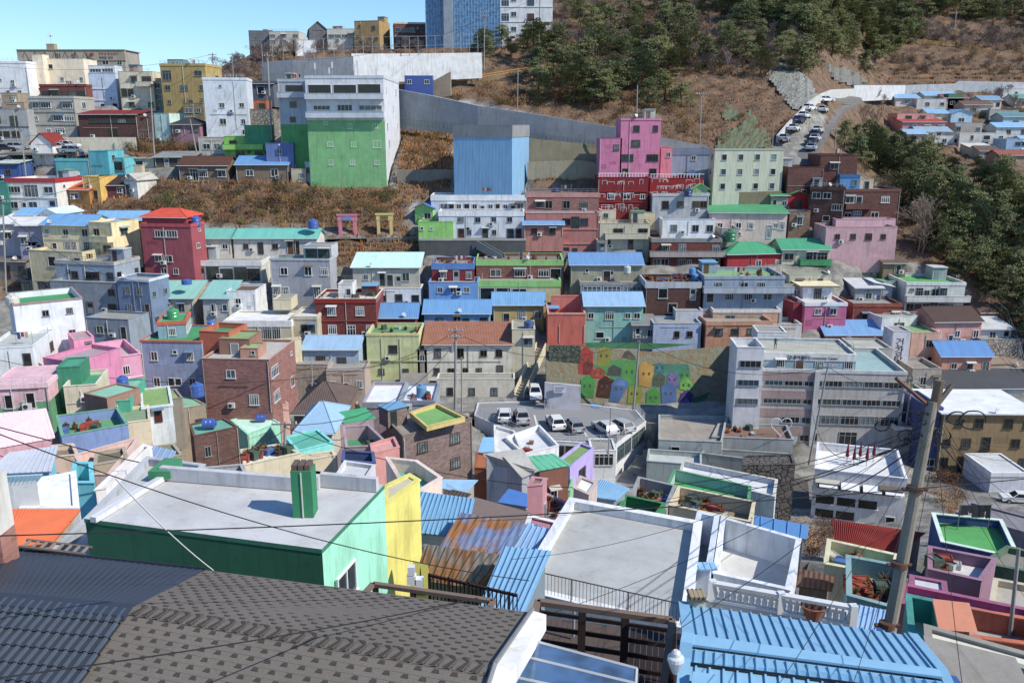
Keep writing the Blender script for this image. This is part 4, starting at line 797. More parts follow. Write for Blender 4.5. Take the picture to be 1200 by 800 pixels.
# ================================================================== lower town
H('house', 'long white house with a green sunken roof deck at the picture edge', 15, 96, 357, 404, Y=104, a=34, d=9, w='wall:dfe2ea', f='...m..W./......../.W....m.', lf='', par=.8, trim='wall:a88a84', th=.15, deck='deck:2f9a54', clutter=False)
H('house', 'white house with peeling roof and brown dormer at the left picture edge', -20, 38, 409, 462, a=12, Y=96, d=9, w='wall:e0e6e6', f='....D/...m.', par=.3, deck='deck:b4b8b4', sf='.m/m.')
H('house', 'brown walled house with a pale flat roof behind the pink house', 30, 56, 418, 452, Y=101, a=38, d=9, w='wall:8e6a5c', f='', par=.6, deck='deck:b9b9b6', lf='')
H('house', 'bright pink two storey house with white string lines and a pink stair', 88, 165, 425, 470, Y=101, a=36, d=9, w='wall:e09cb8', f='.W..W./..m..o', par=.9, trim='wall:eda4c2', th=.12, deck='deck:c2b2b6', ledge='wall:f0c8da', lf='.')
H('roof_room', 'bright pink stair tower box with a dark door on the pink house', 86, 110, 398, 420, Y=103, a=36, d=4, cat='stair tower', w='wall:e690b4', f='.d', par=.15, cut=False, found=0, clutter=False)
H('house', 'lower bright pink front wing with a paved terrace', 50, 84, 419, 452, Y=98, a=-24, d=7, w='wall:d882a8', f='', par=.5, deck='deck:a89aa0', clutter=False)
H('house', 'grey blue two storey house with four paned windows and an orange rimmed deck', 164, 236, 399, 462, Y=108, a=-3, d=9, w='wall:8fa3c4', f='.m..s.W./.m.qq.m.', par=.3, trim='wall:cc6a44', th=.16, deck='deck:2c9a5c', lf='')
H('roof_room', 'blue glass attic with an orange rim and green deck on the grey blue house', 184, 217, 378, 398, Y=110, a=14, d=6, cat='attic', w='wall:7fa8b8', f='.W.', sf='TT', par=.35, trim='wall:d0683e', th=.4, deck='deck:27a05e', cut=False, found=0)
H('apartment_block', 'rose brown brick block with a sunlit window side', 236, 315, 420, 482, Y=103, a=-4, xs=345, cat='apartment block', w='brick:9c6a60', f='..m.../....W.', sf='W.m/W.m', par=.3, tc='wall:c0a090', deck='deck:b8b6ae', fr='paint:d8dcdc')
H('roof_room', 'brown roof room with a mossy flat roof on the rose brown block', 256, 292, 397, 421, Y=106, a=-4, d=4.5, cat='roof room', w='wall:96705c', f='.k.', par=.1, deck='deck:8aa468', over=.3, cut=False, found=0, clutter=False)
H('roof_room', 'small peach store with a mossy roof on the rose brown block', 281, 302, 408, 424, Y=104, a=-4, d=3, cat='store', w='wall:c08e78', f='.s', par=.1, deck='deck:8fae70', cut=False, found=0, clutter=False)
H('wall', 'orange rimmed terrace edge with plants between the grey blue and rose houses', 233, 268, 388, 404, Y=108, a=-10, d=5, cat='terrace', w='wall:c06848', par=.7, deck='deck:2c9a5c', clutter=False)
# pink shed roofs on the left edge
H('house', 'pink house with brown barred openings and a green base strip', -14, 55, 452, 485, Y=84, a=10, d=7, w='wall:e3b4bc', f='.o.o.', low='wall:5aa070', lowz=1.1, par=.4, trim='wall:efc8cc', deck='deck:6fae78')
PR('house', 'house with a big pale pink ribbed metal roof and pink fascia', [(-30, 530), (65, 513), (54, 478), (-30, 487)], 66, 2.3, 5, rc='plain:eac2ca', w='wall:d8a0ac', n=16, rib=.05, codes=('.W.m.',))
H('house', 'narrow green roofed terrace house with an emerald stair box', 66, 93, 431, 452, Y=88, a=12, d=4, cat='house', w='wall:1f8f68', f='', par=.1, deck='deck:2aa07a')
H('house', 'cream house whose emerald terrace carries the green stair box', 74, 113, 453, 486, Y=86, a=14, d=6, w='wall:dcd0b4', f='.../...', par=.5, deck='deck:2a9a72')
H('house', 'brown walled house with a teal green deck and turquoise front door', 124, 152, 471, 490, Y=83, a=12, d=8, w='wall:2ab08c', f='o.', par=.15, deck='deck:7fc0a0', lf='')
H('wall', 'brown plastered left wall block under the teal deck', 98, 125, 461, 492, Y=84, a=-28, d=4, cat='house', w='wall:9c7866', par=.1, deck='deck:7fc0a0', clutter=False)
H('house', 'white walled house with a mossy green deck and a blue door', 166, 202, 478, 497, Y=84, a=24, d=7, w='wall:cdd6dc', f='.d.', par=.12, deck='deck:86a85e', trim='wall:d8e0e0', th=.15)
H('house', 'cream blank block below the blue door house', 128, 176, 498, 524, Y=79, a=24, d=5, w='wall:e2cfac', f='', par=.2, deck='deck:86a078', clutter=False)
RF('house', 'cornflower blue house with a green cluttered roof terrace', [(72, 511), (150, 497), (138, 478), (66, 487)], 6, Y0=68, par=.9, w='wall:7794cc', deck='deck:5aa066', tc='wall:5fae84', codes=('',), clutter=False)
RF('house', 'low pale pink walled yard with brown roofing felt', [(87, 533), (162, 512), (158, 520), (128, 556), (100, 556)], 3.5, Y0=58, par=.7, w='wall:e0bcae', deck='conc:716a56', clutter=False)
RF('house', 'beige gable house with a sea green roof and green plank door', [(200, 481), (241, 474), (218, 462), (183, 471)], 8, par=.08, w='wall:a0907c', deck='deck:7fc09c', codes=('..k/...', '', '', '.q./...'))
RF('house', 'brown brick block with a teal deck and a lying blue barrel', [(227, 511), (279, 500), (262, 490), (222, 497)], 8, par=.12, w='brick:6d4c44', deck='deck:58ac96', codes=('.m..../......',))
RF('house', 'mint green house with a pale mint roof slab', [(290, 509), (328, 495), (304, 483), (270, 492)], 6, par=.08, w='wall:8fe0c0', deck='deck:c2ecd8', codes=('...', '.m'))
RF('house', 'cream terrace with potted plants below the mint house', [(286, 545), (352, 531), (330, 520), (282, 527)], 5, Y0=58, par=.3, w='wall:dccfac', deck='deck:d8dcd4', clutter=False)
RF('house', 'flat brown felt roofed house with a mint side wall', [(256, 480), (292, 471), (274, 460), (236, 469)], 5, par=.1, w='wall:9fe6c4', deck='deck:7c6a58', codes=('...',), tc='wall:8a8478')
RF('house', 'small pink house with a maroon framed window and mossy roof', [(294, 480), (338, 473), (330, 466), (290, 470)], 5.5, par=.05, w='wall:d8a89c', deck='deck:7d7a50', codes=('..m.',), over=.4)
H('house', 'house with a broad dark brown pyramid roof', 344, 400, 483, 497, Y=88, d=9, w='wall:8a7060', f='.m..', roof='hip', rc='tile:6a5850', rh=2.0)
H('house', 'house with a dusty light blue hipped roof below the brown pyramid roof', 350, 388, 504, 512, Y=77, d=7, w='wall:c9b8a4', f='', roof='hip', rc='plain:86b4d4', rh=1.6, over=.5)
RF('house', 'turquoise house with a sea green deck and one wide window', [(349, 529), (391, 518), (372, 503), (334, 512)], 6.5, Y0=66, par=.1, w='wall:62e0d4', deck='deck:3fb89c', codes=('.W.../.....',), clutter=False)
RF('house', 'plain cream wall block under the turquoise house', [(352, 541), (394, 533), (390, 528), (346, 534)], 5, Y0=61, par=.1, w='wall:d8cbaa', deck='deck:c8bc9c', clutter=False)
PR('house', 'dusty pink house with a vivid green sheet roof and glazed porch', [(403, 496), (441, 490), (428, 477), (389, 484)], 81, 1.2, 7, rc='plain:12a068', w='wall:a89298', n=0, codes=('.oG./....', ''))
RF('house', 'dusty pink courtyard with an emerald floor and slanted walls', [(405, 524), (433, 523), (450, 515), (432, 498), (402, 500)], 5, Y0=69, par=1.3, w='wall:b0989c', deck='deck:2a9a62', clutter=False)
RF('house', 'salmon pink flat roof beside the emerald courtyard', [(436, 532), (468, 524), (462, 512), (434, 520)], 5, Y0=67, par=.2, w='wall:d8948c', deck='deck:dca098', clutter=False)
H('house', 'mauve box house with a clean white flat roof', 425, 467, 472, 500, Y=93, d=8, w='wall:a898a0', f='', par=.35, trim='wall:9aa0aa', th=.6, deck='deck:dfe2e8', clutter=False)
H('house', 'white low roof with a tall blue tank beside the mauve box', 470, 509, 470, 480, Y=95, d=7, w='wall:98a0aa', f='', par=.3, deck='deck:d8dce4', trim='wall:8a94a0')
RF('apartment_block', 'brown brick block with two rows of bay windows and a green yellow deck', [(472, 511), (553, 490), (512, 472), (452, 490)], 9, Y0=84, cat='apartment block', w='brick:86706a', par=.35, deck='deck:9a9488', tc='wall:8a7a72', codes=('.W..W./.m..W./......', '', '', ''), fr='paint:4a3a34', gl='glass:788a8c')
RF('roof_deck', 'green roof deck with lemon yellow kerbs on the brown brick block', [(500, 500), (545, 489), (512, 473), (480, 483)], .5, Y0=84.2, cat='roof deck', w='wall:d8c070', par=.35, deck='deck:6fb04e', found=0, cut=False, clutter=False)
RF('house', 'peach house with a turquoise deck and stepped pink walls', [(480, 583), (518, 560), (489, 540), (452, 536)], 6, par=.8, w='wall:e6cfc0', deck='deck:46b49c', codes=('.w.', '..'), clutter=False)
RF('house', 'turquoise decked house with white kerbs behind the green roofed block', [(418, 566), (475, 575), (492, 552), (432, 543)], 5, par=.25, w='wall:e0d8cc', deck='deck:3fb294', clutter=False)
RF('house', 'white stepped box house above the grey pitched roof', [(614, 532), (655, 522), (632, 498), (592, 512)], 6, par=.6, w='wall:e4e6e6', deck='deck:d4d6d8', codes=('..', ''), clutter=False)
RF('house', 'white flank house with a grey shaded end', [(580, 530), (614, 533), (603, 505), (579, 498)], 6, par=.3, w='wall:dfe2e2', deck='deck:d2d2d2', clutter=False)
PR('house', 'grey house with a broad worn concrete roof and triangular courtyard', [(578, 545), (630, 552), (612, 526), (566, 532)], 68, 1.0, 6, rc='conc:b4b2aa', w='wall:b8bcc0', codes=('', ''))
PR('house', 'grey house wing with a steep worn slab roof', [(612, 560), (630, 552), (606, 526), (590, 535)], 66, 1.2, 6, rc='conc:a8a69e', w='wall:a4a8b0')
PR('house', 'small house with a sea green hipped roof and brown eaves', [(630, 552), (670, 545), (649, 531), (614, 535)], 68, .9, 5, rc='plain:3fae88', w='wall:8a5a48', codes=('.m.',), n=5)
RF('house', 'lilac house with rounded wall windows and a green yard', [(668, 548), (696, 525), (680, 519), (655, 538)], 6, par=.2, w='wall:b8a4e0', deck='deck:7aa05a', codes=('.W./...',), clutter=False)
RF('house', 'pale green flat roof house behind the rose chimney room', [(626, 575), (668, 575), (672, 560), (632, 556)], 4, par=.25, w='wall:8cc890', deck='deck:8ab884', clutter=False)
RF('house', 'lime green yard wall with a dark green inner corner', [(580, 582), (620, 585), (618, 562), (602, 558)], 3, par=.7, w='wall:7cc078', deck='deck:58a060', clutter=False)
PR('house', 'low house with a deep blue sheet roof beside the rose chimney room', [(583, 588), (620, 594), (618, 578), (596, 572)], 49, .3, 4, rc='plain:2a7ad0', w='wall:9aa0a8')
RF('house', 'rose pink roof room with a brown top and white door side', [(618, 570), (636, 568), (641, 561), (624, 559)], 3.4, Y0=46, par=.06, w='wall:c88c94', deck='deck:8a7464', codes=('', 'd'), cut=False)
RF('house', 'grey roof terrace with a rose pink wall and scattered clutter', [(622, 602), (652, 610), (666, 590), (640, 578)], 4, par=.35, w='wall:c8949c', deck='conc:97897a', clutter=False)
RF('house', 'rose pink lower house with a white eave line', [(614, 620), (648, 626), (654, 612), (620, 604)], 3, Y0=39, par=.1, w='wall:a06070', deck='deck:b47c88', trim='wall:e8e4e4')
RF('house', 'cream hut with a white tilted roof by the blue pleated roof', [(672, 572), (690, 580), (700, 566), (680, 558)], 3.5, Y0=50, par=.06, w='wall:c8b4ac', deck='deck:f0ece0', over=.4)
PR('house', 'house with a light blue pleated sheet roof beside the cream hut', [(692, 582), (722, 586), (738, 572), (704, 561)], 51, .5, 4, rc='plain:74b4dc', w='wall:94a4b0', n=14, rib=.05)
PR('house', 'small sky blue roof tucked below the brown bay window block', [(518, 572), (545, 578), (560, 562), (516, 561)], 56, .4, 5, rc='plain:84bce0', w='wall:a89c94')
PR('house', 'small brown eaved roof beside the sky blue roof', [(511, 582), (540, 588), (552, 578), (530, 573)], 48, .3, 4, rc='tile:5a4c46', w='wall:c8a484')
PR('shed', 'sky blue roof strip under the white stepped box house', [(560, 530), (579, 529), (579, 512), (566, 512)], 74, .6, 5, rc='plain:6ab4e6', w='wall:8c6a52', cat='shed')
# parking building
pk = [(556, 487), (622, 515), (722, 521), (757, 494), (745, 481), (690, 474), (640, 470), (560, 472)]
RF('parking_deck', 'flat rooftop car park with a white edge beam above a glazed room', pk, 5.0, Y0=109.5, cat='car park', w='wall:d8dada', par=0.02, deck='asph', tc='wall:d8dada', codes=('', '.OOO./....', 'GGGG/....'), clutter=False, found=4, gl='glass:2c4648')
MATS['asph'] = M('conc:7d7770')
H('house', 'white house front with huge glass panes under the car park corner', 693, 722, 528, 562, Y=96, d=4, w='wall:dfe2e2', f='G/..', par=.1, clutter=False)
# community centre
cc = H('community_centre', 'large grey four storey community centre with ribbon windows and rose panels', 894, 1063, 432, 520, Y=106, a=-5, d=12, cat='community centre', w='wall:bcb6ae', f='TTTTTTT/TTTTTTT/.WWWWWW/..W.g..', fr='paint:9a9c9a', sf='W/W/W', par=.55, trim='wall:c9cac8', th=.35, deck='deck:8fb0ae', clutter=False, found=4)
H('stair_tower', 'white stair tower with ribbon windows at the end of the community centre', 864, 896, 407, 502, Y=105, a=-4, d=5, cat='stair tower', w='wall:d3d3d4', f='T/T/T/.', fr='paint:8c9090', par=.9, deck='deck:c8c8c4', clutter=False, found=4)
ph = H('roof_room', 'blue grey rooftop hall of the community centre under a white signed canopy', 896, 1004, 413, 434, Y=107.2, a=-5, d=8, cat='rooftop hall', w='wall:9fb4be', f='.W.k.G..W', par=.35, trim='wall:dcdcd6', th=.95, deck='deck:b0b0a0', cut=False, found=0, clutter=False)
H('roof_room', 'raised white stair box with a sloped side on the community centre roof', 888, 922, 389, 408, Y=116, a=-5, d=4, cat='stair box', w='wall:dcdcd8', par=.1, cut=False, found=0, clutter=False)
H('house', 'flat grey roofed annex with a long opening behind the community centre', 1002, 1046, 408, 432, Y=120, a=-3, d=6, w='wall:b8b6aa', f='.O.', par=.3, deck='deck:b4b2a4', cut=False)
H('wall', 'terrace wall of a mossy lawn yard beside the bathhouse tower', 1062, 1090, 462, 488, d=5, cat='yard', w='wall:b0a894', par=.3, deck='deck:7fa060', clutter=False)
H('building', 'long ochre brown brick building with a white metal roof', 1106, 1215, 484, 552, a=-2, d=9, cat='building', w='wall:927a54', f='.w.m..W.m/w.m.O..m./m.dw.m.m.m', par=0, over=.5, deck='deck:e0e2e4', trim='wall:d8dadc', fr='paint:4a4440', sf='')
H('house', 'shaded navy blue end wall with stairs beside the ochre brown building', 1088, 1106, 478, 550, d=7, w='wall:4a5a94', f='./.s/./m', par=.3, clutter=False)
H('house', 'grey concrete yard house with a small framed window behind the utility pole', 1050, 1086, 500, 532, d=8, w='wall:a8a498', f='.m..', par=.25, trim='wall:d8d4c8', deck='deck:a8a69e')
H('kiosk', 'square white kiosk with a skylight roof in the car yard', 1162, 1206, 554, 576, a=0, d=6, cat='kiosk', w='wall:cdd2dc', f='...', par=.12, deck='deck:c4c8ca', trim='wall:e0e0e0', lf='', clutter=False)
RF('cafe_building', 'white two storey cafe with a walled roof terrace and dark window bands', [(955, 549), (1063, 561), (1052, 527), (958, 518)], 9.5, yb=606, cat='cafe', w='wall:dedede', par=.9, deck='deck:dadad8', codes=('WWWW/OOO./OO.q', 'w.', '', '.q.'), fr='paint:d8d8d8', clutter=False, found=3)
RF('roof_room', 'white stair house with a brown door on the cafe roof', [(1030, 545), (1056, 549), (1053, 532), (1031, 528)], 2.2, Y0=88, cat='stair house', w='wall:e0e0e0', par=.08, deck='deck:dadad8', codes=('q.D',), cut=False, found=0, clutter=False)
# grey yards between the car park and the community centre
RF('building', 'grey rendered house with a wide window and metal handrail roof', [(772, 515), (846, 518), (852, 488), (772, 486)], 6, yb=552, cat='building', w='wall:a2aaa8', par=.5, deck='conc:a49a8c', codes=('.O..../..W..d',), clutter=False)
RF('building', 'long grey rendered terrace with a brown paved roof and a heart shaped photo frame', [(834, 512), (930, 515), (922, 498), (842, 496)], 6, yb=545, cat='building', w='wall:a0a4a4', par=.4, deck='deck:86695c', clutter=False)
RF('building', 'open topped grey concrete walls beside the slate wall', [(822, 531), (930, 544), (922, 531), (825, 525)], 6, yb=560, cat='building', w='conc:a5a8a2', par=1.0, deck='conc:b0b0a8', clutter=False)
RF('building', 'low grey green wall block with an inner shadow', [(758, 540), (822, 545), (822, 530), (760, 526)], 5, yb=568, cat='building', w='wall:a4b0ac', par=.6, deck='deck:b8bcb8', clutter=False)
RF('building', 'dark slate stone retaining building beside the cafe stairs', [(870, 545), (932, 544), (928, 532), (872, 534)], 6, yb=612, cat='building', w='rubble:6c6660', par=.1, deck='rubble:6c6660', clutter=False)
RF('house', 'white roofed house with a cream end wall behind the green roof', [(796, 555), (908, 582), (911, 562), (800, 540)], 6.5, Y0=68, par=.45, w='wall:c8ccd4', deck='deck:d6d8da', codes=('', '.q.'), tc='wall:c8c6b8', clutter=False)
RF('house', 'house with a bright green sunken roof between pale walls', [(780, 572), (878, 590), (880, 570), (790, 550)], 4.5, Y0=62, par=.9, w='wall:a8c4b8', deck='deck:22a050', tc='wall:4a9a68', clutter=False)
RF('house', 'cream walled roof yard heaped with dry weeds', [(784, 592), (880, 612), (885, 588), (795, 570)], 5, Y0=55, par=1.0, w='wall:d8c8a4', deck='conc:a08e74', codes=('...w.',), clutter=False)
RF('house', 'grey roof yard with a red bench and rubble', [(735, 590), (780, 598), (792, 569), (748, 559)], 4.5, Y0=55, par=.9, w='wall:9a9a9c', deck='conc:9a9084', clutter=False)
RF('house', 'dark blue grey sunk yard with emerald green kerbs', [(724, 596), (768, 606), (780, 590), (732, 580)], 4, Y0=50, par=.9, w='wall:2f8a4c', deck='conc:55606c', clutter=False)
PR('house', 'narrow house with a vivid blue roof behind the white walled courts', [(884, 618), (946, 632), (948, 615), (884, 603)], 52, .5, 5, rc='plain:3f90d4', w='wall:a0a8ac', n=4)
# right lower yards
PR('house', 'house with a brick red ribbed metal roof', [(978, 633), (1051, 648), (1085, 624), (974, 608)], 52, 1.0, 4.5, rc='plain:a83c32', w='wall:a89c88', n=40, rib=.05)
RF('house', 'light green roof yard with cream walls below the red ribbed roof', [(966, 661), (1048, 676), (1052, 650), (970, 632)], 4, Y0=40, par=.7, w='wall:d8d0a4', deck='deck:7cc06a', clutter=False)
RF('house', 'grey blue walled roof terrace with planters and a blue tub', [(993, 698), (1044, 712), (1062, 664), (992, 651)], 4, Y0=33, par=.8, w='wall:7ea4a4', deck='conc:a09280', clutter=False)
RF('house', 'house with a grass green roof terrace, laundry line and blue outer wall', [(1103, 635), (1196, 655), (1174, 609), (1092, 601)], 4.5, Y0=47, par=.55, w='wall:3c5a98', deck='deck:3faa48', tc='wall:cfe0d0', clutter=False)
RF('house', 'mauve walled house with a pale roof and folded inner corner', [(1088, 667), (1150, 681), (1168, 655), (1088, 640)], 5, Y0=40, par=.6, w='wall:9c7488', deck='deck:d0cecc', clutter=False)
RF('house', 'pale lid roof box over a plum red terrace wall', [(1067, 689), (1110, 697), (1108, 682), (1066, 674)], 3.5, Y0=35, par=.06, w='wall:9c5a7c', deck='deck:c8ccd0', clutter=False)
RF('house', 'long plum pink terrace house with a sloping parapet', [(1056, 707), (1210, 735), (1215, 716), (1058, 684)], 4, Y0=33, par=.3, w='wall:a85c80', deck='deck:b46a8c', clutter=False)
RF('house', 'teal green walled yard beside the orange stair roof', [(1066, 742), (1110, 752), (1098, 704), (1062, 697)], 4, Y0=28, par=1.0, w='wall:18988c', deck='conc:b8b8b0', clutter=False)
RF('house', 'burnt orange walled yard with teal railing', [(1096, 742), (1215, 757), (1215, 726), (1092, 706)], 3.6, Y0=29, par=.8, w='wall:c86a48', deck='conc:b4b0a8', clutter=False)
PR('house', 'salmon orange sloping slab over the yard stairs', [(1100, 737), (1146, 741), (1136, 706), (1093, 701)], 27.5, .9, 3.6, rc='plain:f09a74', w='wall:d87a58', n=0)
RF('wall', 'grey concrete yard wall along the lower right lane', [(1085, 750), (1220, 790), (1222, 771), (1084, 733)], 4, Y0=25, cat='wall', par=.1, w='conc:9a968a', deck='deck:dcd8c4', clutter=False)
RF('house', 'grey lane house roof at the right picture edge', [(1150, 660), (1215, 672), (1215, 648), (1180, 640)], 4.5, Y0=42, par=.3, w='wall:5a7a58', deck='conc:8d8a80', clutter=False)
RF('house', 'beige concrete roof beside the small grey pole', [(1160, 708), (1230, 722), (1230, 690), (1165, 678)], 4, Y0=36, par=.3, w='wall:c8bc9c', deck='conc:b0aa9c', clutter=False)
PR('house', 'little brown tiled roof beside the white baluster terrace', [(930, 686), (975, 692), (980, 676), (936, 665)], 37, .5, 3.5, rc='tile:7a5848', w='wall:8c7464')
PR('shed', 'pale blue ribbed lean-to roof behind the baluster terrace', [(1000, 735), (1040, 742), (1046, 716), (1006, 708)], 29, .6, 3.5, rc='plain:8cc0f0', w='wall:8c9ca8', n=7, cat='lean-to')
RF('building', 'grey asphalt roofed depot below the car yard', [(1120, 600), (1230, 632), (1230, 612), (1136, 588)], 4, Y0=60, cat='building', w='wall:85808a', par=.1, deck='conc:8c8890', codes=('...W.',), clutter=False)
# ================================================================== nearest row
RF('house', 'grey roofed house running behind the big green walled house', [(40, 668), (120, 690), (240, 545), (172, 536)], 5, Y0=27, par=.35, w='wall:b4b8bc', deck='deck:aeb0b4', clutter=False, found=5)
bigg = RF('house', 'big flat roofed house with deep green front and a sunlit mint side wall', [(100, 612), (377, 648), (450, 572), (187, 553)], 6.5, Y0=27.5, par=.0, w='wall:1a6e4c', deck='deck:c2c2c2', trim='wall:2c8460', over=.02, codes=('',), clutter=False, found=4)
_pz = P(100, 612, 27.5).z - .85
RF('house', 'tall butter yellow wall house with cables beside the mint wall', [(451, 593), (492, 563), (480, 556), (448, 571)], 6.5, Y0=PZ(451, 593, _pz).y, par=.02, w='wall:e4d860', deck='deck:c8c0a0', clutter=False, found=4)
PR('house', 'house with a bright sky blue ribbed roof behind the yellow wall', [(470, 622), (546, 630), (556, 584), (489, 575)], 36, 1.3, 5, rc='plain:64aedc', w='wall:d8e4ee', n=14, rib=.06)
PR('house', 'low house with a grey brown felt roof in front of the deep blue roof', [(545, 604), (612, 616), (622, 600), (556, 582)], 42, .5, 4, rc='plain:86746c', w='wall:6c5648')
PR('house', 'house with a rust eaten blue metal roof', [(515, 640), (590, 650), (616, 613), (540, 600)], 34, .8, 5, rc='rust:6482b4', w='wall:5c6c8c', n=5)
PR('house', 'front slope of a rusty roof with grey patches', [(486, 678), (560, 690), (592, 650), (498, 637)], 29.5, 1.1, 5, rc='rust:8a8078', w='wall:7c6c5c', n=9)
PR('house', 'light blue corner roof beside the rusty slope', [(594, 650), (625, 655), (640, 618), (616, 614)], 34, .8, 5, rc='plain:7cb0e0', w='wall:8ca4b8', n=4)
PR('house', 'blue ribbed roof in front of the big white flat roof', [(560, 712), (612, 722), (646, 645), (590, 640)], 26.5, 1.1, 5, rc='plain:68acd8', w='wall:7c8c98', n=8, rib=.06)
PR('house', 'narrow light blue pleated roof beside the white kerb', [(604, 640), (640, 648), (652, 622), (618, 612)], 37, .4, 4, rc='plain:7cc0ee', w='wall:94a4b0', n=8)
bigw = RF('house', 'large white flat roof with a broad bright kerb', [(604, 690), (806, 738), (822, 612), (668, 584)], 5, Y0=30, par=.38, pt=.3, w='wall:e2e4e6', deck='deck:b0b1ae', clutter=False, found=4)
RF('house', 'small blue grey light well court beside the white flat roof', [(803, 664), (832, 668), (842, 605), (818, 600)], 4, Y0=33, par=1.6, w='wall:c9d4e2', deck='conc:8a94a2', clutter=False)
RF('house', 'white walled roof court with an olive back wall and deep shadow', [(836, 672), (925, 692), (938, 632), (846, 606)], 4.6, Y0=34, par=1.5, w='wall:dbe0e6', deck='deck:cacac6', clutter=False)
RF('house', 'grey terrace slab behind the white balustrade', [(828, 706), (1000, 738), (998, 716), (838, 684)], 4, Y0=29.5, par=.1, w='wall:c8c8c8', deck='deck:b4b4b0', clutter=False)

# low infill roofs of the left cluster
RF('house', 'low cream yard with a peach kerb in front of the cornflower blue house', [(60, 536), (92, 533), (86, 520), (60, 522)], 3.5, Y0=60, par=.4, w='wall:dcc0a8', deck='conc:8c8474', clutter=False)
RF('house', 'olive roofed shed house below the beige gable house', [(176, 540), (214, 533), (204, 520), (172, 524)], 4, Y0=62, par=.12, w='wall:a89c84', deck='deck:7c8c64', clutter=False)
PR('house', 'dusty blue sheet roof in the shadow below the beige gable', [(160, 538), (196, 546), (206, 528), (172, 520)], 52, .6, 4, rc='plain:88a8cc', w='wall:8c94a4', n=5)
RF('house', 'grey concrete roof between the brown brick block and the cream terrace', [(236, 560), (290, 556), (284, 544), (238, 548)], 4, Y0=50, par=.3, w='wall:a8a8a8', deck='deck:a4a4a0', clutter=False)
RF('house', 'small pale green roof between the mauve box and the brown pyramid', [(398, 486), (424, 482), (418, 470), (396, 474)], 5, Y0=92, par=.2, w='wall:b8b09c', deck='deck:8fb08c', clutter=False)
RF('house', 'white roofed lane house behind the turquoise decked house', [(394, 556), (430, 560), (440, 545), (404, 540)], 4, Y0=56, par=.25, w='wall:d4d4d4', deck='deck:c4c6c8', clutter=False)
RF('house', 'navy walled yard with an emerald back strip', [(400, 540), (440, 543), (438, 530), (402, 528)], 4, Y0=60, par=.7, w='wall:4c5c94', deck='deck:2c8a58', clutter=False)
RF('house', 'brown felt roof yard behind the white flank wall', [(110, 545), (150, 538), (146, 524), (112, 530)], 4, Y0=56, par=.2, w='wall:b4a48c', deck='conc:7c745c', clutter=False)
RF('house', 'grey brown roof at the foot of the grey blue house', [(176, 470), (214, 466), (206, 456), (172, 460)], 4, Y0=97, par=.15, w='wall:9c9484', deck='deck:8fa870', clutter=False)
RF('house', 'low terracotta roof strip under the white stepped box', [(556, 548), (574, 549), (574, 532), (558, 530)], 4, Y0=70, par=.1, w='wall:9c5c3c', deck='deck:b4683c', clutter=False)
# ================================================================== distant village on the right
for a in [('far pink house with a flat white terrace roof above the pine grove', 1052, 1095, 133, 150, 'wall:d99a98', '.o.m./mm.m.', 'deck:d8d8d8', 'flat'),
          ('far salmon lower storey with a red tiled porch', 1058, 1108, 143, 156, 'wall:cf8c8c', '.m.m.m', 'tile:b04a40', 'sh'),
          ('far cottage with a pale blue roof at the end of the village', 1050, 1078, 115, 124, 'wall:d8c8c0', '.m.', 'corr:74aedc', 'gx'),
          ('far grey cottage behind the hedge with a blue tin roof', 1084, 1122, 112, 122, 'wall:a8aca4', '.mm', 'corr:7ab0dc', 'gx'),
          ('far pale yellow house with a light blue roof', 1088, 1112, 133, 146, 'wall:d2cfa8', 'm.m', 'corr:6cb0e4', 'gx'),
          ('far blue gabled house beside the pale yellow one', 1115, 1140, 133, 148, 'wall:a8c8dc', '.m.', 'corr:68a8dc', 'gy'),
          ('far grey blue roofed row under the salmon storey', 1076, 1115, 154, 162, 'wall:c4c8c8', '.mm.', 'corr:88a8bc', 'gx'),
          ('far white row with dark doors at the picture edge', 1125, 1180, 156, 172, 'wall:d0ccc4', '.d.o.m/.m.m.m', 'deck:c8c8c0', 'flat'),
          ('far grey flat roofed house beside the bare trees', 1120, 1152, 144, 158, 'wall:a9a49a', 'm..m', 'deck:b0aca0', 'flat'),
          ('far teal roofed house at the right picture edge', 1176, 1216, 137, 150, 'wall:b8c4c0', '.m.m', 'corr:4a8a94', 'gx'),
          ('far light blue roofed house above the white row', 1168, 1205, 149, 160, 'wall:c8d0d0', '.m.m', 'corr:74b4e4', 'gx'),
          ('far blue fronted row at the right picture edge', 1180, 1225, 163, 182, 'wall:8cb8dc', '.mm.m/m.m..', 'deck:b8bcc0', 'flat'),
          ('far white low house behind the bare twin trees', 1140, 1172, 113, 122, 'wall:dcdcda', '.w.', 'deck:d8dadc', 'flat'),
          ('far green tarpaulin shed by the bare trees', 1112, 1130, 110, 126, 'wall:4a8a6c', '.', 'deck:4a8a6c', 'flat'),
          ('far white house corner above the village wall', 1176, 1215, 104, 114, 'wall:dcdedc', '.w.w', 'deck:d8dadc', 'flat'),
          ('far rust tiled roof house at the right picture edge', 1172, 1212, 182, 194, 'wall:b09080', '.m.m', 'tile:9a5a48', 'gx'),
          ('far cream shed behind the pine crowns', 1140, 1168, 174, 184, 'wall:cfc8b4', '.m.', 'deck:c8c4bc', 'sh')]:
    H('house', a[0], a[1], a[2], a[3], a[4], d=7, w=a[5], f=a[6], roof=a[8], rc=a[7], deck=a[7], rh=1.2, par=.3, group='houses of the far village', clutter=False)
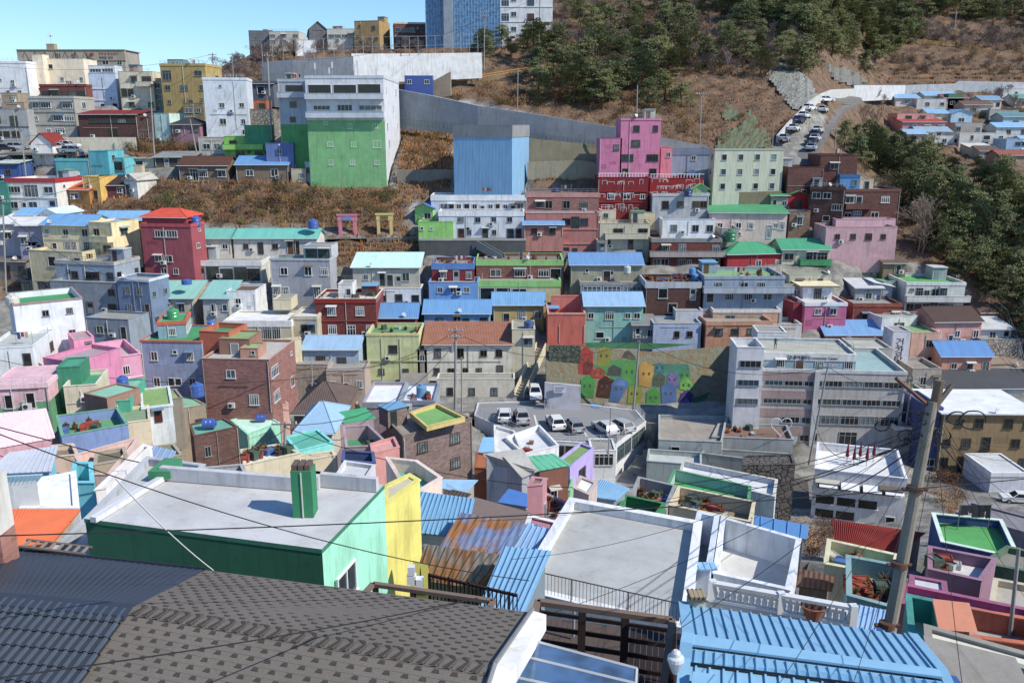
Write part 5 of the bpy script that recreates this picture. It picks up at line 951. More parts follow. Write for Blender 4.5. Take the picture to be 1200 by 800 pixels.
for i_, (x, y, c, rc, lb) in enumerate(((1062, 168, 'c8beb0', 'corr:7ab0dc', 'far beige cottage with a blue roof just above the grove'), (1096, 170, 'd4d4d0', 'deck:c8c8c4', 'far white flat house just above the grove'), (1130, 134, 'b8b0a4', 'tile:7a5a4c', 'far brown roofed cottage between the blue gable and the bare trees'),
    (1150, 128, 'd8d4cc', 'corr:6a9cc0', 'far cottage with a dull blue roof among the bare trees'), (1190, 126, 'c4c8c8', 'corr:5a9a8c', 'far cottage with a green roof near the picture edge'), (1160, 140, 'a8a8a0', 'deck:b0b0a8', 'far grey low store beside the teal roofed house'), (1200, 176, 'd0c0b0', 'corr:86b8dc', 'far cream house with a pale blue roof at the edge below the blue row'), (1106, 126, 'b4a8a0', 'tile:8c5a4c', 'far red brown roofed cottage behind the pale yellow house'), (1075, 127, 'd0d0cc', 'deck:d0d0cc', 'far white shed above the pink terrace house'), (1148, 188, 'b8b4a8', 'tile:6c5a50', 'far dark roofed house half sunk behind the pine crowns'))):
    H('house', lb, x, x + 24 + i_ % 3 * 5, y - 11, y, d=7, w='wall:' + c, f='.m.q', roof='flat' if rc[0] == 'd' else 'gx', rc=rc, deck=rc, rh=1.2, par=.3, group='houses of the far village', clutter=False)
# ================================================================== walls, road, fences
def strip_wall(name, label, cat, pts, top, m, th=.4, Ys=None, extra=None):
    """pts: foot pixels, top: pixel rows of the upper edge at the same columns"""
    mb = MB(); A = []
    for i, (x, y) in enumerate(pts):
        Y = Ys[i] if Ys else D(x, y); b = P(x, y, Y); t = P(x, top[i], Y); t.x = b.x; A.append((b, t))
    for (b0, t0), (b1, t1) in zip(A, A[1:]):
        n = Vector((-(b1 - b0).y, (b1 - b0).x, 0)).normalized() * th; dn = Vector((0, 0, 1.5))
        mb.hexa([b0 - dn, b1 - dn, b1 - dn + n, b0 - dn + n, t0, t1, t1 + n, t0 + n], m)
    c = A[len(A) // 2][0]; o = mb.build(name, loc=tuple(c)); tag(o, label, cat); return o, A
strip_wall('retaining_wall', 'long grey shotcrete retaining wall descending behind the blue warehouse', 'retaining wall', [(462, 142), (500, 145), (560, 150), (640, 160), (720, 170), (830, 182)], [104, 111, 124, 136, 149, 172], 'conc:9ea2a6', Ys=[188, 185, 180, 176, 173, 171], th=1.5)
strip_wall('retaining_wall', 'stained concrete wall left of the blue warehouse', 'retaining wall', [(466, 232), (534, 232)], [199, 199], 'conc:8e887a', th=.6, Ys=[164, 165])
strip_wall('retaining_wall', 'buff concrete wall between the blue warehouse and the pink tower', 'retaining wall', [(618, 224), (680, 222), (706, 218)], [190, 188, 192], 'conc:a39a80', th=.6, Ys=[165, 165, 165])
strip_wall('retaining_wall', 'upper buff wall behind the blue warehouse', 'retaining wall', [(618, 182), (700, 190)], [162, 170], 'conc:9c9478', th=.6, Ys=[171, 171])
strip_wall('retaining_wall', 'brown buff wall below the beige factory', 'retaining wall', [(838, 240), (915, 236)], [226, 224], 'conc:8c8062', th=.5, Ys=[160.5, 160.5])
strip_wall('retaining_wall', 'bright white sports ground wall on the ridge', 'retaining wall', [(413, 90), (470, 88), (565, 84)], [63, 63, 62], 'wall:e4e4e2', th=.8, Ys=[205, 208, 212])
strip_wall('retaining_wall', 'grey shaded sports ground wall above the green building', 'retaining wall', [(308, 102), (345, 96), (415, 92)], [74, 70, 66], 'wall:8f959c', th=.8, Ys=[206, 205, 205])  # shaded stretch of the white wall, shade put into the grey colour
strip_wall('abutment', 'angular concrete abutment at the bend of the upper path', 'abutment', [(508, 108), (528, 104)], [95, 84], 'conc:9a8c74', th=3, Ys=[200, 200])
wv, _ = strip_wall('boundary_wall', 'stepped white wall along the upper car road', 'wall', [(912, 168), (925, 152), (938, 140), (950, 128), (962, 119), (975, 117), (1000, 115)], [159, 143, 130, 118, 110, 105, 104], 'wall:c2c2be', th=.5)
strip_wall('boundary_wall', 'long white panel wall behind the far village', 'wall', [(1000, 113), (1060, 111), (1118, 108), (1122, 107), (1225, 110)], [100, 100, 98, 95, 97], 'wall:c4c6c8', th=.5)
def band(name, L_, R_, m, dz=.12, kind='structure', n=6, label=None, Ys=None):
    mb = MB(); a = []
    for i in range(len(L_) - 1):
        for k in range(n + (i == len(L_) - 2)):
            t = k / n; l = (L_[i][0] * (1 - t) + L_[i + 1][0] * t, L_[i][1] * (1 - t) + L_[i + 1][1] * t); r = (R_[i][0] * (1 - t) + R_[i + 1][0] * t, R_[i][1] * (1 - t) + R_[i + 1][1] * t)
            pl, pr = P(*l, D(*l)), P(*r, D(*r)); z = (pl.z + pr.z) / 2 + dz; pl.z = z; pr.z = z; a.append((pl, pr))
    for i in range(1, len(a) - 1):
        for s in (0, 1): a[i][s].z = (a[i - 1][s].z + a[i][s].z * 2 + a[i + 1][s].z) / 4
    for (p, q), (p2, q2) in zip(a, a[1:]):
        dn = Vector((0, 0, 1.2)); mb.hexa([p - dn, q - dn, q2 - dn, p2 - dn, p, q, q2, p2], m)
    o = mb.build(name, loc=tuple(a[0][0])); tag(o, label, kind=kind); return a
rd = band('road', [(905, 196), (915, 170), (934, 146), (958, 122), (990, 114)], [(952, 198), (958, 184), (976, 152), (990, 132), (1022, 117)], 'conc:75726e', dz=.35)
mb = MB()
for k in range(1, len(rd) - 1):
    (p, q), (p2, q2) = rd[k], rd[k + 1] if k + 1 < len(rd) else rd[k]
    u = p.lerp(q, .48); v = p2.lerp(q2, .48); s = Vector((.08, 0, .012)); t_ = Vector((-.08, 0, .012)); mb.face([u + t_, u + s, v + s, v + t_], 'paint:c0a040')
tag(mb.build('road_marking'), kind='structure')
band('path', [(383, 284), (430, 283), (500, 281)], [(383, 279), (430, 278), (500, 277)], 'conc:8c8a84', dz=.2)
band('path', [(500, 104), (560, 96), (620, 86), (690, 76)], [(500, 100), (560, 92), (620, 82), (690, 73)], 'conc:8a7a60', dz=.3)
def post_fence(name, label, cat, pts, Ys, h, m, step=2.0, r=.06, rails=(.5, .95), net=None, mr=.03):
    mb = MB(); A = [P(x, y, Y) for (x, y), Y in zip(pts, Ys)]
    for a, b in zip(A, A[1:]):
        n = max(1, int((b - a).length / step))
        for i in range(n + 1): p = a.lerp(b, i / n); mb.bar(p, p + Vector((0, 0, h)), r, m, 4)
        for k in rails: mb.bar(a + Vector((0, 0, h * k)), b + Vector((0, 0, h * k)), mr, m, 4)
    o = mb.build(name, loc=tuple(A[0])); return tag(o, label, cat)
post_fence('net_fence', 'tall net fence posts of the hilltop sports ground', 'fence', [(308, 74), (345, 70), (415, 66), (470, 66), (560, 62)], [207, 206, 206, 208, 212], 4.2, 'metal:a8acac', 2.0, .07, (.02, .5, 1))
post_fence('barrier_fence', 'ochre plank barrier along the path above the dry slope', 'fence', [(500, 103), (560, 94), (620, 84), (688, 76)], [D(500, 104), D(560, 95), D(620, 85), D(688, 77)], 1.1, 'plain:b8863c', 1.3, .14, (.5, .95), mr=.14)
post_fence('barrier_fence', 'yellow railing of the hillside path among the far bare trees', 'fence', [(1075, 52), (1120, 56), (1168, 66)], [D(1075, 52), D(1120, 56), D(1168, 66)], 1.7, 'plain:c8962c', 2.2, .14, (.3, .65, .95), mr=.1)
post_fence('green_fence', 'green mesh fence along the foot of the shotcrete wall', 'fence', [(467, 147), (520, 151), (640, 166), (705, 175)], [184, 181, 173, 170], 1.3, 'plain:2c6e5a', .8, .05, (.1, .4, .7, .98))
post_fence('pole_fence', 'bent wire fence around the right hillside terraces', 'fence', [(1155, 355), (1178, 375), (1192, 410), (1200, 440)], [D(1155, 358), D(1178, 378), D(1192, 412), D(1200, 442)], 1.8, 'metal:8c9094', 1.0, .03, (.5, .98))
# car park rail, posts and lane
zp = P(pk[0][0], pk[0][1], 109.5).z
def rail_on(name, label, pts, z, h=1.0, m='metal:c8caca', step=.9, bars=3, r=.04, mid=None, cat='railing'):
    mb = MB(); A = [PZ(x, y, z) for x, y in pts]
    for a, b in zip(A, A[1:]):
        n = max(1, int((b - a).length / step))
        for i in range(n + 1): p = a.lerp(b, i / n); mb.bar(p, p + Vector((0, 0, h)), r, m, 4)
        for k in range(bars): zz = Vector((0, 0, h * (k + 1) / bars)); mb.bar(a + zz, b + zz, r * .8, m, 4)
        if mid:
            n = int((b - a).length / mid)
            for i in range(n + 1): p = a.lerp(b, i / n); mb.bar(p + Vector((0, 0, .1)), p + Vector((0, 0, h)), r * .4, m, 4)
    return tag(mb.build(name, loc=tuple(A[0])), label, cat)
rail_on('guard_rail', 'silver guard rail round the corner of the rooftop car park', [(622, 514), (722, 520), (756, 493), (746, 481)], zp, 1.0)
rail_on('guard_rail', 'grey ramp rail climbing beside the car park lane', [(558, 486), (600, 503), (622, 514)], zp, 1.0)
fl = MB()
for pts in [[(648, 504), (651, 504), (645, 488), (643, 488)], [(667, 508), (670, 508), (661, 490), (659, 490)], [(686, 511), (689, 511), (678, 492), (676, 492)], [(706, 513), (709, 513), (696, 494), (694, 494)], [(628, 499), (631, 499), (627, 486), (625, 486)]]:
    fl.face([PZ(x, y, zp + .03) for x, y in pts], 'paint:d8d8d4')
fl.face([PZ(x, y, zp + .03) for x, y in [(693, 477), (703, 478), (701, 473), (692, 472)]], 'paint:3a90d0')
tag(fl.build('road_marking'), kind='structure')
band('street', [(468, 486), (560, 484), (640, 480), (770, 492)], [(470, 474), (560, 470), (640, 469), (770, 484)], 'conc:8f8b84', dz=.12)
# ================================================================== the painted slope wall
W0, W1, W2 = P(640, 472, 114.5), P(868, 488, 114.5), P(640, 402, 119.5)
W1.z = P(868, 492, 114.5).z; wu = (W1 - W0).normalized(); wnn = wu.cross((W2 - W0)).normalized()
if wnn.y > 0: wnn = -wnn
def onw(px, py, off=0):
    r = ray(px, py); t = (W0 - Vector((0, 0, CAMZ))).dot(wnn) / r.dot(wnn); return Vector((0, 0, CAMZ)) + r * t + wnn * off
mw = MB(); ring = [(640, 500), (872, 515), (872, 404), (820, 408), (765, 412), (640, 404)]
fr_ = [onw(x, y) for x, y in ring]; bk = [p - wnn * .5 + Vector((0, .6, -.4)) for p in fr_]
mw.face(fr_, 'mural'); mw.face(bk[::-1], 'mural')
for i in range(6): mw.face([fr_[i], bk[i], bk[(i + 1) % 6], fr_[(i + 1) % 6]], 'mural')
MATS['mural'] = M('net:747c66')
mo = mw.build('retaining_wall', loc=tuple(W0)); tag(mo, 'sloping concrete wall painted with a crowd of bright coloured houses', 'painted wall')
def zp_(l): return [(640 + x / 5.217, 390 + y / 5.217) for x, y in l]
mur = [('3a8a52', [(240, 60), (560, 60), (900, 70), (640, 100), (240, 90)]), ('4cae54', [(290, 200), (380, 165), (560, 165), (560, 330), (480, 330), (380, 260)]),
       ('3f9a80', [(650, 190), (870, 190), (880, 260), (850, 340), (650, 330)]), ('c84a3c', [(196, 250), (200, 120), (240, 80), (285, 115), (290, 250)]),
       ('8c3434', [(225, 255), (225, 190), (255, 170), (285, 190), (280, 255)]), ('a8a23c', [(310, 200), (320, 110), (355, 82), (400, 110), (385, 200)]),
       ('6a6456', [(465, 150), (480, 115), (505, 108), (545, 145), (545, 165)]), ('b44a34', [(272, 275), (272, 235), (322, 208), (362, 235), (350, 280)]),
       ('56605a', [(372, 260), (380, 215), (412, 193), (462, 220), (455, 265)]), ('58b84a', [(462, 300), (470, 200), (510, 172), (555, 200), (548, 320)]),
       ('d6a844', [(568, 320), (565, 210), (598, 172), (662, 205), (655, 260), (630, 335)]), ('2f8a9c', [(660, 240), (665, 190), (700, 182), (722, 205), (722, 245)]),
       ('66705c', [(650, 320), (655, 265), (690, 240), (728, 265), (720, 330)]), ('8470b8', [(735, 300), (740, 260), (770, 235), (805, 265), (810, 330), (760, 320)]),
       ('3fae5c', [(815, 250), (840, 225), (870, 235), (875, 280), (830, 300)]), ('6cc23c', [(815, 345), (820, 290), (855, 265), (900, 315), (895, 345), (850, 355)]),
       ('5a362c', [(305, 390), (322, 290), (360, 262), (415, 290), (385, 400)]), ('3fae3c', [(208, 390), (212, 285), (248, 255), (300, 290), (290, 398)]),
       ('4f80c4', [(385, 418), (400, 310), (445, 270), (500, 300), (495, 330), (445, 425)]), ('9aa634', [(495, 430), (505, 330), (535, 322), (585, 335), (578, 440)]),
       ('3fb034', [(610, 455), (612, 360), (665, 330), (698, 365), (690, 465)]), ('4f84c8', [(705, 440), (702, 330), (735, 305), (795, 330), (795, 445)]),
       ('5a3c9c', [(805, 430), (825, 370), (865, 348), (900, 380), (880, 440)]), ('9a78c8', [(810, 470), (812, 430), (860, 400), (885, 430), (878, 475)]),
       ('2a7a5a', [(895, 475), (895, 400), (960, 380), (1000, 360), (930, 470)])]
for i, (c, l) in enumerate(mur):
    m = MB(); m.face([onw(x, y, .03 + .004 * i) for x, y in zp_(l)][::-1], 'mural:' + c); m.face([onw(x, y, .03 + .004 * i) for x, y in zp_(l)], 'mural:' + c); mm = MB()
    cx = sum(p[0] for p in l) / len(l); cy = sum(p[1] for p in l) / len(l)
    if i > 2 and i < 24:
        for sx in (-.3, .25):
            q = [(cx + sx * 60 - 6, cy + 10), (cx + sx * 60 + 6, cy + 10), (cx + sx * 60 + 6, cy - 8), (cx + sx * 60 - 6, cy - 8)]; m.face([onw(x, y, .035 + .004 * i) for x, y in zp_(q)], 'conc:3c4438')
    m.v = [tuple(Vector(v)) for v in m.v]; m.build('painted_house_shape', mo)
strip_wall('wall', 'low white wall with a small signboard by the mural', 'wall', [(638, 474), (680, 477)], [448, 452], 'wall:c4c4ca', th=.4, Ys=[112.5, 112])
sgn = MB()
a, b = P(649, 452, 112), P(663, 452.5, 112); sgn.box(a.x, b.x, a.y, a.y + .06, a.z - 1.0, a.z, 'paint:c8ccd6')
for k in range(3): sgn.box(a.x + .12, b.x - .12 - k * .2, a.y - .015, a.y, a.z - .3 - k * .26, a.z - .2 - k * .26, 'plain:4a5478')
tag(sgn.build('signboard', loc=tuple(a)), 'pale signboard with three lines on the low white wall', 'sign')
MATS['asph'] = M('conc:7d7770')
strip_wall('retaining_wall', 'dark green speckled wall panel beside the painted slope', 'retaining wall', [(643, 434), (680, 434)], [405, 405], 'rubble:66705e', th=.4, Ys=[118, 118])
# alley stairs by the beige box
def stairs(name, label, p0, p1, wdt, m, n=18, side=None):
    mb = MB(); d = p1 - p0; hd = Vector((d.x, d.y, 0)); u = hd.normalized(); s = Vector((-u.y, u.x, 0)) * wdt / 2
    for i in range(n):
        a = p0 + hd * (i / n); b = p0 + hd * ((i + 1) / n); z = p0.z + d.z * (i + 1) / n; zb = p0.z - .6 + d.z * i / n
        mb.hexa([Vector((a.x, a.y, zb)) - s, Vector((b.x, b.y, zb)) - s, Vector((b.x, b.y, zb)) + s, Vector((a.x, a.y, zb)) + s, Vector((a.x, a.y, z)) - s, Vector((b.x, b.y, z)) - s, Vector((b.x, b.y, z)) + s, Vector((a.x, a.y, z)) + s], m)
    if side:
        for q in (-1, 1):
            o = s * q; w = s.normalized() * .08
            mb.hexa([p0 + o - w - Vector((0, 0, .6)), p1 + o - w - Vector((0, 0, .6)), p1 + o + w - Vector((0, 0, .6)), p0 + o + w - Vector((0, 0, .6)), p0 + o - w + Vector((0, 0, .9)), p1 + o - w + Vector((0, 0, .9)), p1 + o + w + Vector((0, 0, .9)), p0 + o + w + Vector((0, 0, .9))], side)
    return tag(mb.build(name, loc=tuple(p0)), label, 'stairs')
stairs('stairs', 'steep walled concrete alley stairs climbing right of the rusty roofed row', P(608, 466, 117), P(634, 408, 125), 1.5, 'conc:9c9686', side='wall:cfc4a4')
stairs('stairs', 'grey metal stair leaning on the banded green house', P(590, 304, 146.5), P(560, 287, 149), 1.0, 'metal:8c8c8a', side='metal:90908c')
stairs('stairs', 'concrete steps running down beside the white cafe', P(938, 608, 84), P(935, 560, 92), 2.2, 'conc:6a665e', n=26)
# ================================================================== lettering
def text(body, parent, origin, ux, size, m, ext=.01, up=None, sx=1, align='LEFT', name='lettering'):
    cu = bpy.data.curves.new(name, 'FONT'); cu.body = body; cu.size = size; cu.extrude = ext; cu.align_x = align; cu.space_character = sx
    cu.materials.append(M(m)); o = bpy.data.objects.new(name, cu); COL.objects.link(o)
    ux = Vector(ux).normalized(); uy = Vector(up or (0, 0, 1)); n = ux.cross(uy)
    R_ = Matrix((ux, uy, n)).transposed().to_4x4(); R_.translation = Vector(origin) - (WO[parent.name] if parent else Vector()); o.parent = parent; o.matrix_local = R_; return o
def face_pt(label, x, z_down, off=.12):
    root, poly, zt, zb, par, rot, Ln = BOX[label]; v = rot @ Vector((x, -off, 0)); v.z = zt - z_down; return v
L0 = 'blue grey rooftop hall of the community centre under a white signed canopy'
r0 = BOX[L0][5]; u0 = (r0 @ Vector((1, 0, 0)) - r0 @ Vector((0, 0, 0)))
LnC = BOX[L0][6]
text('감내어울터', ph, face_pt(L0, LnC * .24, .78), u0, .68, 'plain:1a1a1c', sx=.9)
text('Community Center', ph, face_pt(L0, LnC * .50, .70), u0, .44, 'plain:1a1a1c')
L1 = 'tall white tower with black Korean letters running down it'; r1 = BOX[L1][5]; u1 = r1 @ Vector((1, 0, 0)) - r1 @ Vector((0, 0, 0))
for k, c_ in enumerate('건강탕'): text(c_, BOX[L1][0], face_pt(L1, BOX[L1][6] * .18, 2.3 + k * 1.35, .02), u1, 1.5, 'plain:24262a')
L2 = 'long grey church with zigzag parapet, Korean lettering and a rooftop cross'; r2 = BOX[L2][5]; u2 = r2 @ Vector((1, 0, 0)) - r2 @ Vector((0, 0, 0)); Lc = BOX[L2][6]
for k, c_ in enumerate('아미성당'): text(c_, ch, face_pt(L2, Lc * (.20 + .145 * k), 2.1, .2), u2, 1.7, 'plain:3a3e46')
text('천주교 부산교구', ch, face_pt(L2, Lc * .76, 1.15, .2), u2, .75, 'plain:8c3a34'); text('아미동 성당', ch, face_pt(L2, Lc * .76, 2.1, .2), u2, .75, 'plain:4a4a50')
mb = MB(); p = face_pt(L2, Lc * .70, 1.0, .2); mb.bar(p, p + Vector((0, -.05, 0)), .42, 'plain:a83a38', 12)
mb.box(p.x - 1.1, p.x + .4, p.y - .05, p.y, p.z - 1.5, p.z - 1.1, 'plain:3a5a6a'); mb.build('emblem', ch)
mb = MB()
z0 = BOX[L2][2]
mb.box(0, Lc, -.16, 0, 0, 0, 'conc:a79c8c')
par_ = MB(); par_.box(-.3, Lc + .3, -.15, .3, z0 - 2.5, z0 + .2, 'conc:b0a692', Matrix.Identity(4) @ r2)
for k in range(7):
    xa = Lc * (.03 + .095 * k); a1 = r2 @ Vector((xa, -.17, z0 - 2.4)); a2 = r2 @ Vector((xa + Lc * .035, -.17, z0 - .3)); a3 = r2 @ Vector((xa + Lc * .07, -.17, z0 - 2.4)); par_.bar(a1, a2, .07, 'conc:7c7466', 4); par_.bar(a2, a3, .07, 'conc:7c7466', 4)
par_.build('parapet', ch)
cx = r2 @ Vector((Lc * .30, .5, z0)); mb = MB(); mb.box(cx.x - 1.0, cx.x + 1.0, cx.y, cx.y + 1.6, cx.z - 1, cx.z + 1.6, 'conc:a89a7c'); mb.build('bell_base', ch)
mb = MB(); mb.box(cx.x - .14, cx.x + .14, cx.y + .7, cx.y + .9, cx.z + 1.6, cx.z + 4.6, 'paint:dfe8f0'); mb.box(cx.x - .8, cx.x + .8, cx.y + .7, cx.y + .9, cx.z + 3.4, cx.z + 3.66, 'paint:dfe8f0'); mb.build('cross', ch)
# rose panels of the community centre
Lm = 'large grey four storey community centre with ribbon windows and rose panels'; rm, Lg = BOX[Lm][5], BOX[Lm][6]; zt_, zb_ = BOX[Lm][2], BOX[Lm][3]; fh_ = (zt_ - .55 - zb_) / 4
mb = MB()
for i in range(4):
    z1 = zt_ - .6 - fh_ * i; mb.box(.02, Lg * .36, -.05, 0, z1 - fh_ * .40, z1 + (0 if i else .2), 'wall:a58f8a', rm)
    mb.box(.02, Lg * .36, -.05, 0, z1 - fh_ + .02, z1 - fh_ * .92, 'wall:a58f8a', rm)
mb.build('facade_panel', cc)
mb = MB(); mb.box(Lg * .365, Lg * .40, -.35, 0, zb_, zt_ - .1, 'wall:c4c4c2', rm); mb.build('pilaster', cc)
def Tm(T): return T
rail = MB()
for (x, y, x2, y2) in ((.25, .3, .98, .3), (.98, .3, .98, 1.0)):
    pass
# glass sheets of the school: joints
gl_ = MB(); Lq = 'school building covered in blue glass sheets'; rq, Lx = BOX[Lq][5], BOX[Lq][6]; zq, zbq = BOX[Lq][2], BOX[Lq][3]
for i in range(27): x = Lx * i / 26; gl_.box(x - .05, x + .05, -.08, 0, zbq, zq, 'paint:7ab0dc', rq)
for k in range(5): z = zbq + (zq - zbq) * k / 5; gl_.box(0, Lx, -.06, 0, z - .04, z + .04, 'paint:5a90bc', rq)
gl_.build('mullion_grid', gb)
mb = MB(); mb.box(Lx * .25, Lx * .37, -2.2, -.1, zbq - 2, zq + 3, 'wall:8e9ca8', rq); mb.build('pier', gb)
# ================================================================== cars
def car_meshes():
    b = MB(); W_ = .9; pc = 'car_body'
    prof = [(-2.2, .35), (2.2, .35), (2.28, .62), (2.18, .86), (1.1, .98), (-2.0, 1.02), (-2.26, .85), (-2.26, .5)]
    ins = lambda k: [(x * (1 - .02 * k), z if z < .7 else z - .02 * k) for x, z in prof]
    L_ = [[(x, s * (W_ - .06 * k), z) for x, z in ins(k)] for s, k in ((-1, 1), (-1, 0), (1, 0), (1, 1))]
    n = len(prof)
    for a in range(3):
        for i in range(n): j = (i + 1) % n; b.face([L_[a][i], L_[a][j], L_[a + 1][j], L_[a + 1][i]][::-1], pc)
    b.face(L_[0], pc); b.face(L_[3][::-1], pc)
    c = MB(); lo = [(.95, -.8, .97), (.95, .8, .97), (-1.95, .8, 1.0), (-1.95, -.8, 1.0)]; hi = [(.25, -.62, 1.46), (.25, .62, 1.46), (-1.6, .62, 1.46), (-1.6, -.62, 1.46)]
    for i in range(4): j = (i + 1) % 4; c.face([lo[i], lo[j], hi[j], hi[i]], 'glass:14181c')
    r = MB(); r.box(-1.62, .27, -.64, .64, 1.45, 1.52, pc)
    for x, y in ((.95, -.8), (.95, .8), (-1.95, .8), (-1.95, -.8)):
        t = (.25 if x > 0 else -1.6, .62 * (1 if y > 0 else -1), 1.48); r.bar((x, y, .98), t, .05, pc, 4)
    for y in (-1, 1): r.bar((-.6, .8 * y, .98), (-.6, .62 * y, 1.47), .045, pc, 4)
    w = MB(); w.bar((0, -.11, 0), (0, .11, 0), .33, 'plain:17181a', 14); k = MB(); k.bar((0, -.13, 0), (0, .13, 0), .2, 'metal:9a9ca0', 10)
    h = MB(); h.box(2.12, 2.26, -.82, -.5, .66, .82, 'glass:c8d0d4'); t = MB(); t.box(-2.29, -2.2, -.82, -.55, .7, .92, 'paint:8c1c1c')
    mk = MB(); mk.box(-2.285, -2.24, -.26, .26, .56, .7, 'paint:d8d8d0'); mk.box(2.2, 2.3, -.26, .26, .4, .52, 'paint:d8d8d0')
    return [x.mesh(nm) for x, nm in ((b, 'body'), (c, 'window_glass'), (r, 'roof'), (w, 'tyre'), (k, 'rim'), (h, 'headlight'), (t, 'taillight'), (mk, 'number_plate'))]
MATS['car_body'] = M('paint:d8d8d8'); CM = car_meshes()
def car(label, pos, yaw, col, group, s=1.0, tall=1.0):
    t = thing('parked_car', label, 'car', tuple(pos), group, yaw); t.scale = (s, s, s * tall); mt = M('paint:' + col)
    def add(nm, me, l=(0, 0, 0), par=None):
        o = bpy.data.objects.new(nm, me); COL.objects.link(o); o.parent = par or t; o.location = l
        for i, sl_ in enumerate(o.material_slots):
            if me.materials[i] == MATS['car_body']: sl_.link = 'OBJECT'; sl_.material = mt
        return o
    add('body', CM[0]); add('window_glass', CM[1]); add('roof', CM[2])
    for x in (-1.4, 1.4):
        for y in (-.82, .82): o = add('wheel', CM[3], (x, y, .33)); add('rim', CM[4], (0, 0, 0), o)
    add('headlight', CM[5]); add('headlight', CM[5], (0, 1.32, 0)); add('taillight', CM[6]); add('taillight', CM[6], (0, 1.37, 0)); add('number_plate', CM[7]); return t
pkz = zp + .02
for lb, x, y, yaw, c, tl in (('white hatchback parked nearest the lane on the rooftop car park', 651, 500, 100, 'e2e2e0', 1.08), ('grey sedan with a dark rear window beside the white hatchback', 672, 503, 104, '8a8f96', 1.0),
                         ('white and silver car parked behind the rooftop sign post', 709, 506, 112, 'c4c8cc', 1.0), ('silver coupe parked in the corner bay of the rooftop car park', 727, 503, 118, 'a8aeb4', .96),
                         ('small white car at the back by the ramp rail', 591, 491, 92, 'd6d8da', 1.0), ('silver van beside the ramp rail', 611, 494, 96, 'a4a6a8', 1.25)):
    car(lb, PZ(x, y, pkz), math.radians(yaw), c, 'cars on the rooftop car park', 1.0, tl)
car('white van nose out at the foot of the alley stairs', P(627, 466, 116.0) , math.radians(-88), 'dcdedc', 'cars at the foot of the stairs', .95, 1.2)
car('white car in the walled yard at the right picture edge', P(1192, 588, D(1192, 588)), math.radians(170), 'e0e0de', 'cars at the right', .8)
def road_pos(px, py): return P(px, py, D(px, py)) + Vector((0, 0, .4))
k = 0
colr = ['white', 'silver', 'dark blue', 'white', 'black', 'grey', 'white', 'silver', 'navy', 'white', 'white']
for lb, x, y, yaw, c in (('white car topmost in the row by the stepped wall', 967, 122, 20, 'e2e2e2'), ('white car second from the top along the stepped wall', 948, 132, 50, 'e4e4e4'), ('white car where the stepped wall bends', 942, 141, 55, 'dcdcdc'),
                         ('dark blue car between two white ones by the stepped wall', 936, 146, 57, '2c3a58'), ('white saloon lower down along the stepped wall', 930, 156, 60, 'e0e0e0'), ('grey car at the lowest end of the stepped wall', 919, 168, 62, '9aa0a8'),
                         ('white delivery truck cab driving up the middle of the road', 964, 134, 60, 'd8dad8'), ('white car highest on the outer kerb', 958, 158, 60, 'd8dce0'), ('navy car on the outer kerb', 955, 163, 60, '28324a'),
                         ('white compact on the outer kerb under the navy car', 955, 168, 62, 'e4e6e8'), ('dark car on the outer kerb near the brick shell', 951, 172, 62, '3c4450'), ('silver car lowest on the outer kerb', 951, 179, 62, 'c0c6cc')):
    car(lb, road_pos(x, y), math.radians(yaw), c, 'cars on the upper road')
for lb, x, y, Y, yaw, c in (('black car on the deck beside the tiny chapel', 6, 178, 171, 10, '20242a'), ('silver car half hidden at the left deck edge', 22, 176, 172, 10, 'a8acb0'), ('white estate on the deck right of the chapel', 70, 176, 172, 5, 'd4d6d8'), ('grey car on the deck above the turquoise house', 86, 180, 169, 0, '8a94a0'), ('white car behind the grey one near the painted wall', 80, 174, 174, 0, 'd8dadc')):
    car(lb, P(x, y, Y), math.radians(yaw), c, 'cars on the steel deck')
# steel parking deck
mb = MB(); a, b = P(-10, 180, 168.5), P(104, 183, 168.5); mb.box(a.x, b.x, 168.5, 176, a.z - .3, a.z - .05, 'conc:77736c')
tg = thing('parking_platform', 'steel framed car deck on crossed struts beside the tiny chapel', 'platform', (a.x, 170, a.z - 4)); mb.build('deck', tg)
mb = MB()
for i in range(7):
    x = a.x + (b.x - a.x) * i / 6; mb.bar((x, 168.8, a.z - 4.5), (x, 168.8, a.z - .2), .12, 'metal:6c6a66', 4)
    if i < 6: x2 = a.x + (b.x - a.x) * (i + 1) / 6; mb.bar((x, 168.8, a.z - 4.2), (x2, 168.8, a.z - .4), .06, 'metal:8c8a86', 4); mb.bar((x2, 168.8, a.z - 4.2), (x, 168.8, a.z - .4), .06, 'metal:8c8a86', 4)
mb.build('strut_frame', tg)
strip_wall('wall', 'pale wall painted with coloured ovals behind the parked cars', 'wall', [(60, 176), (160, 174)], [161, 161], 'wall:cfc8b0', th=.3, Ys=[176, 177])
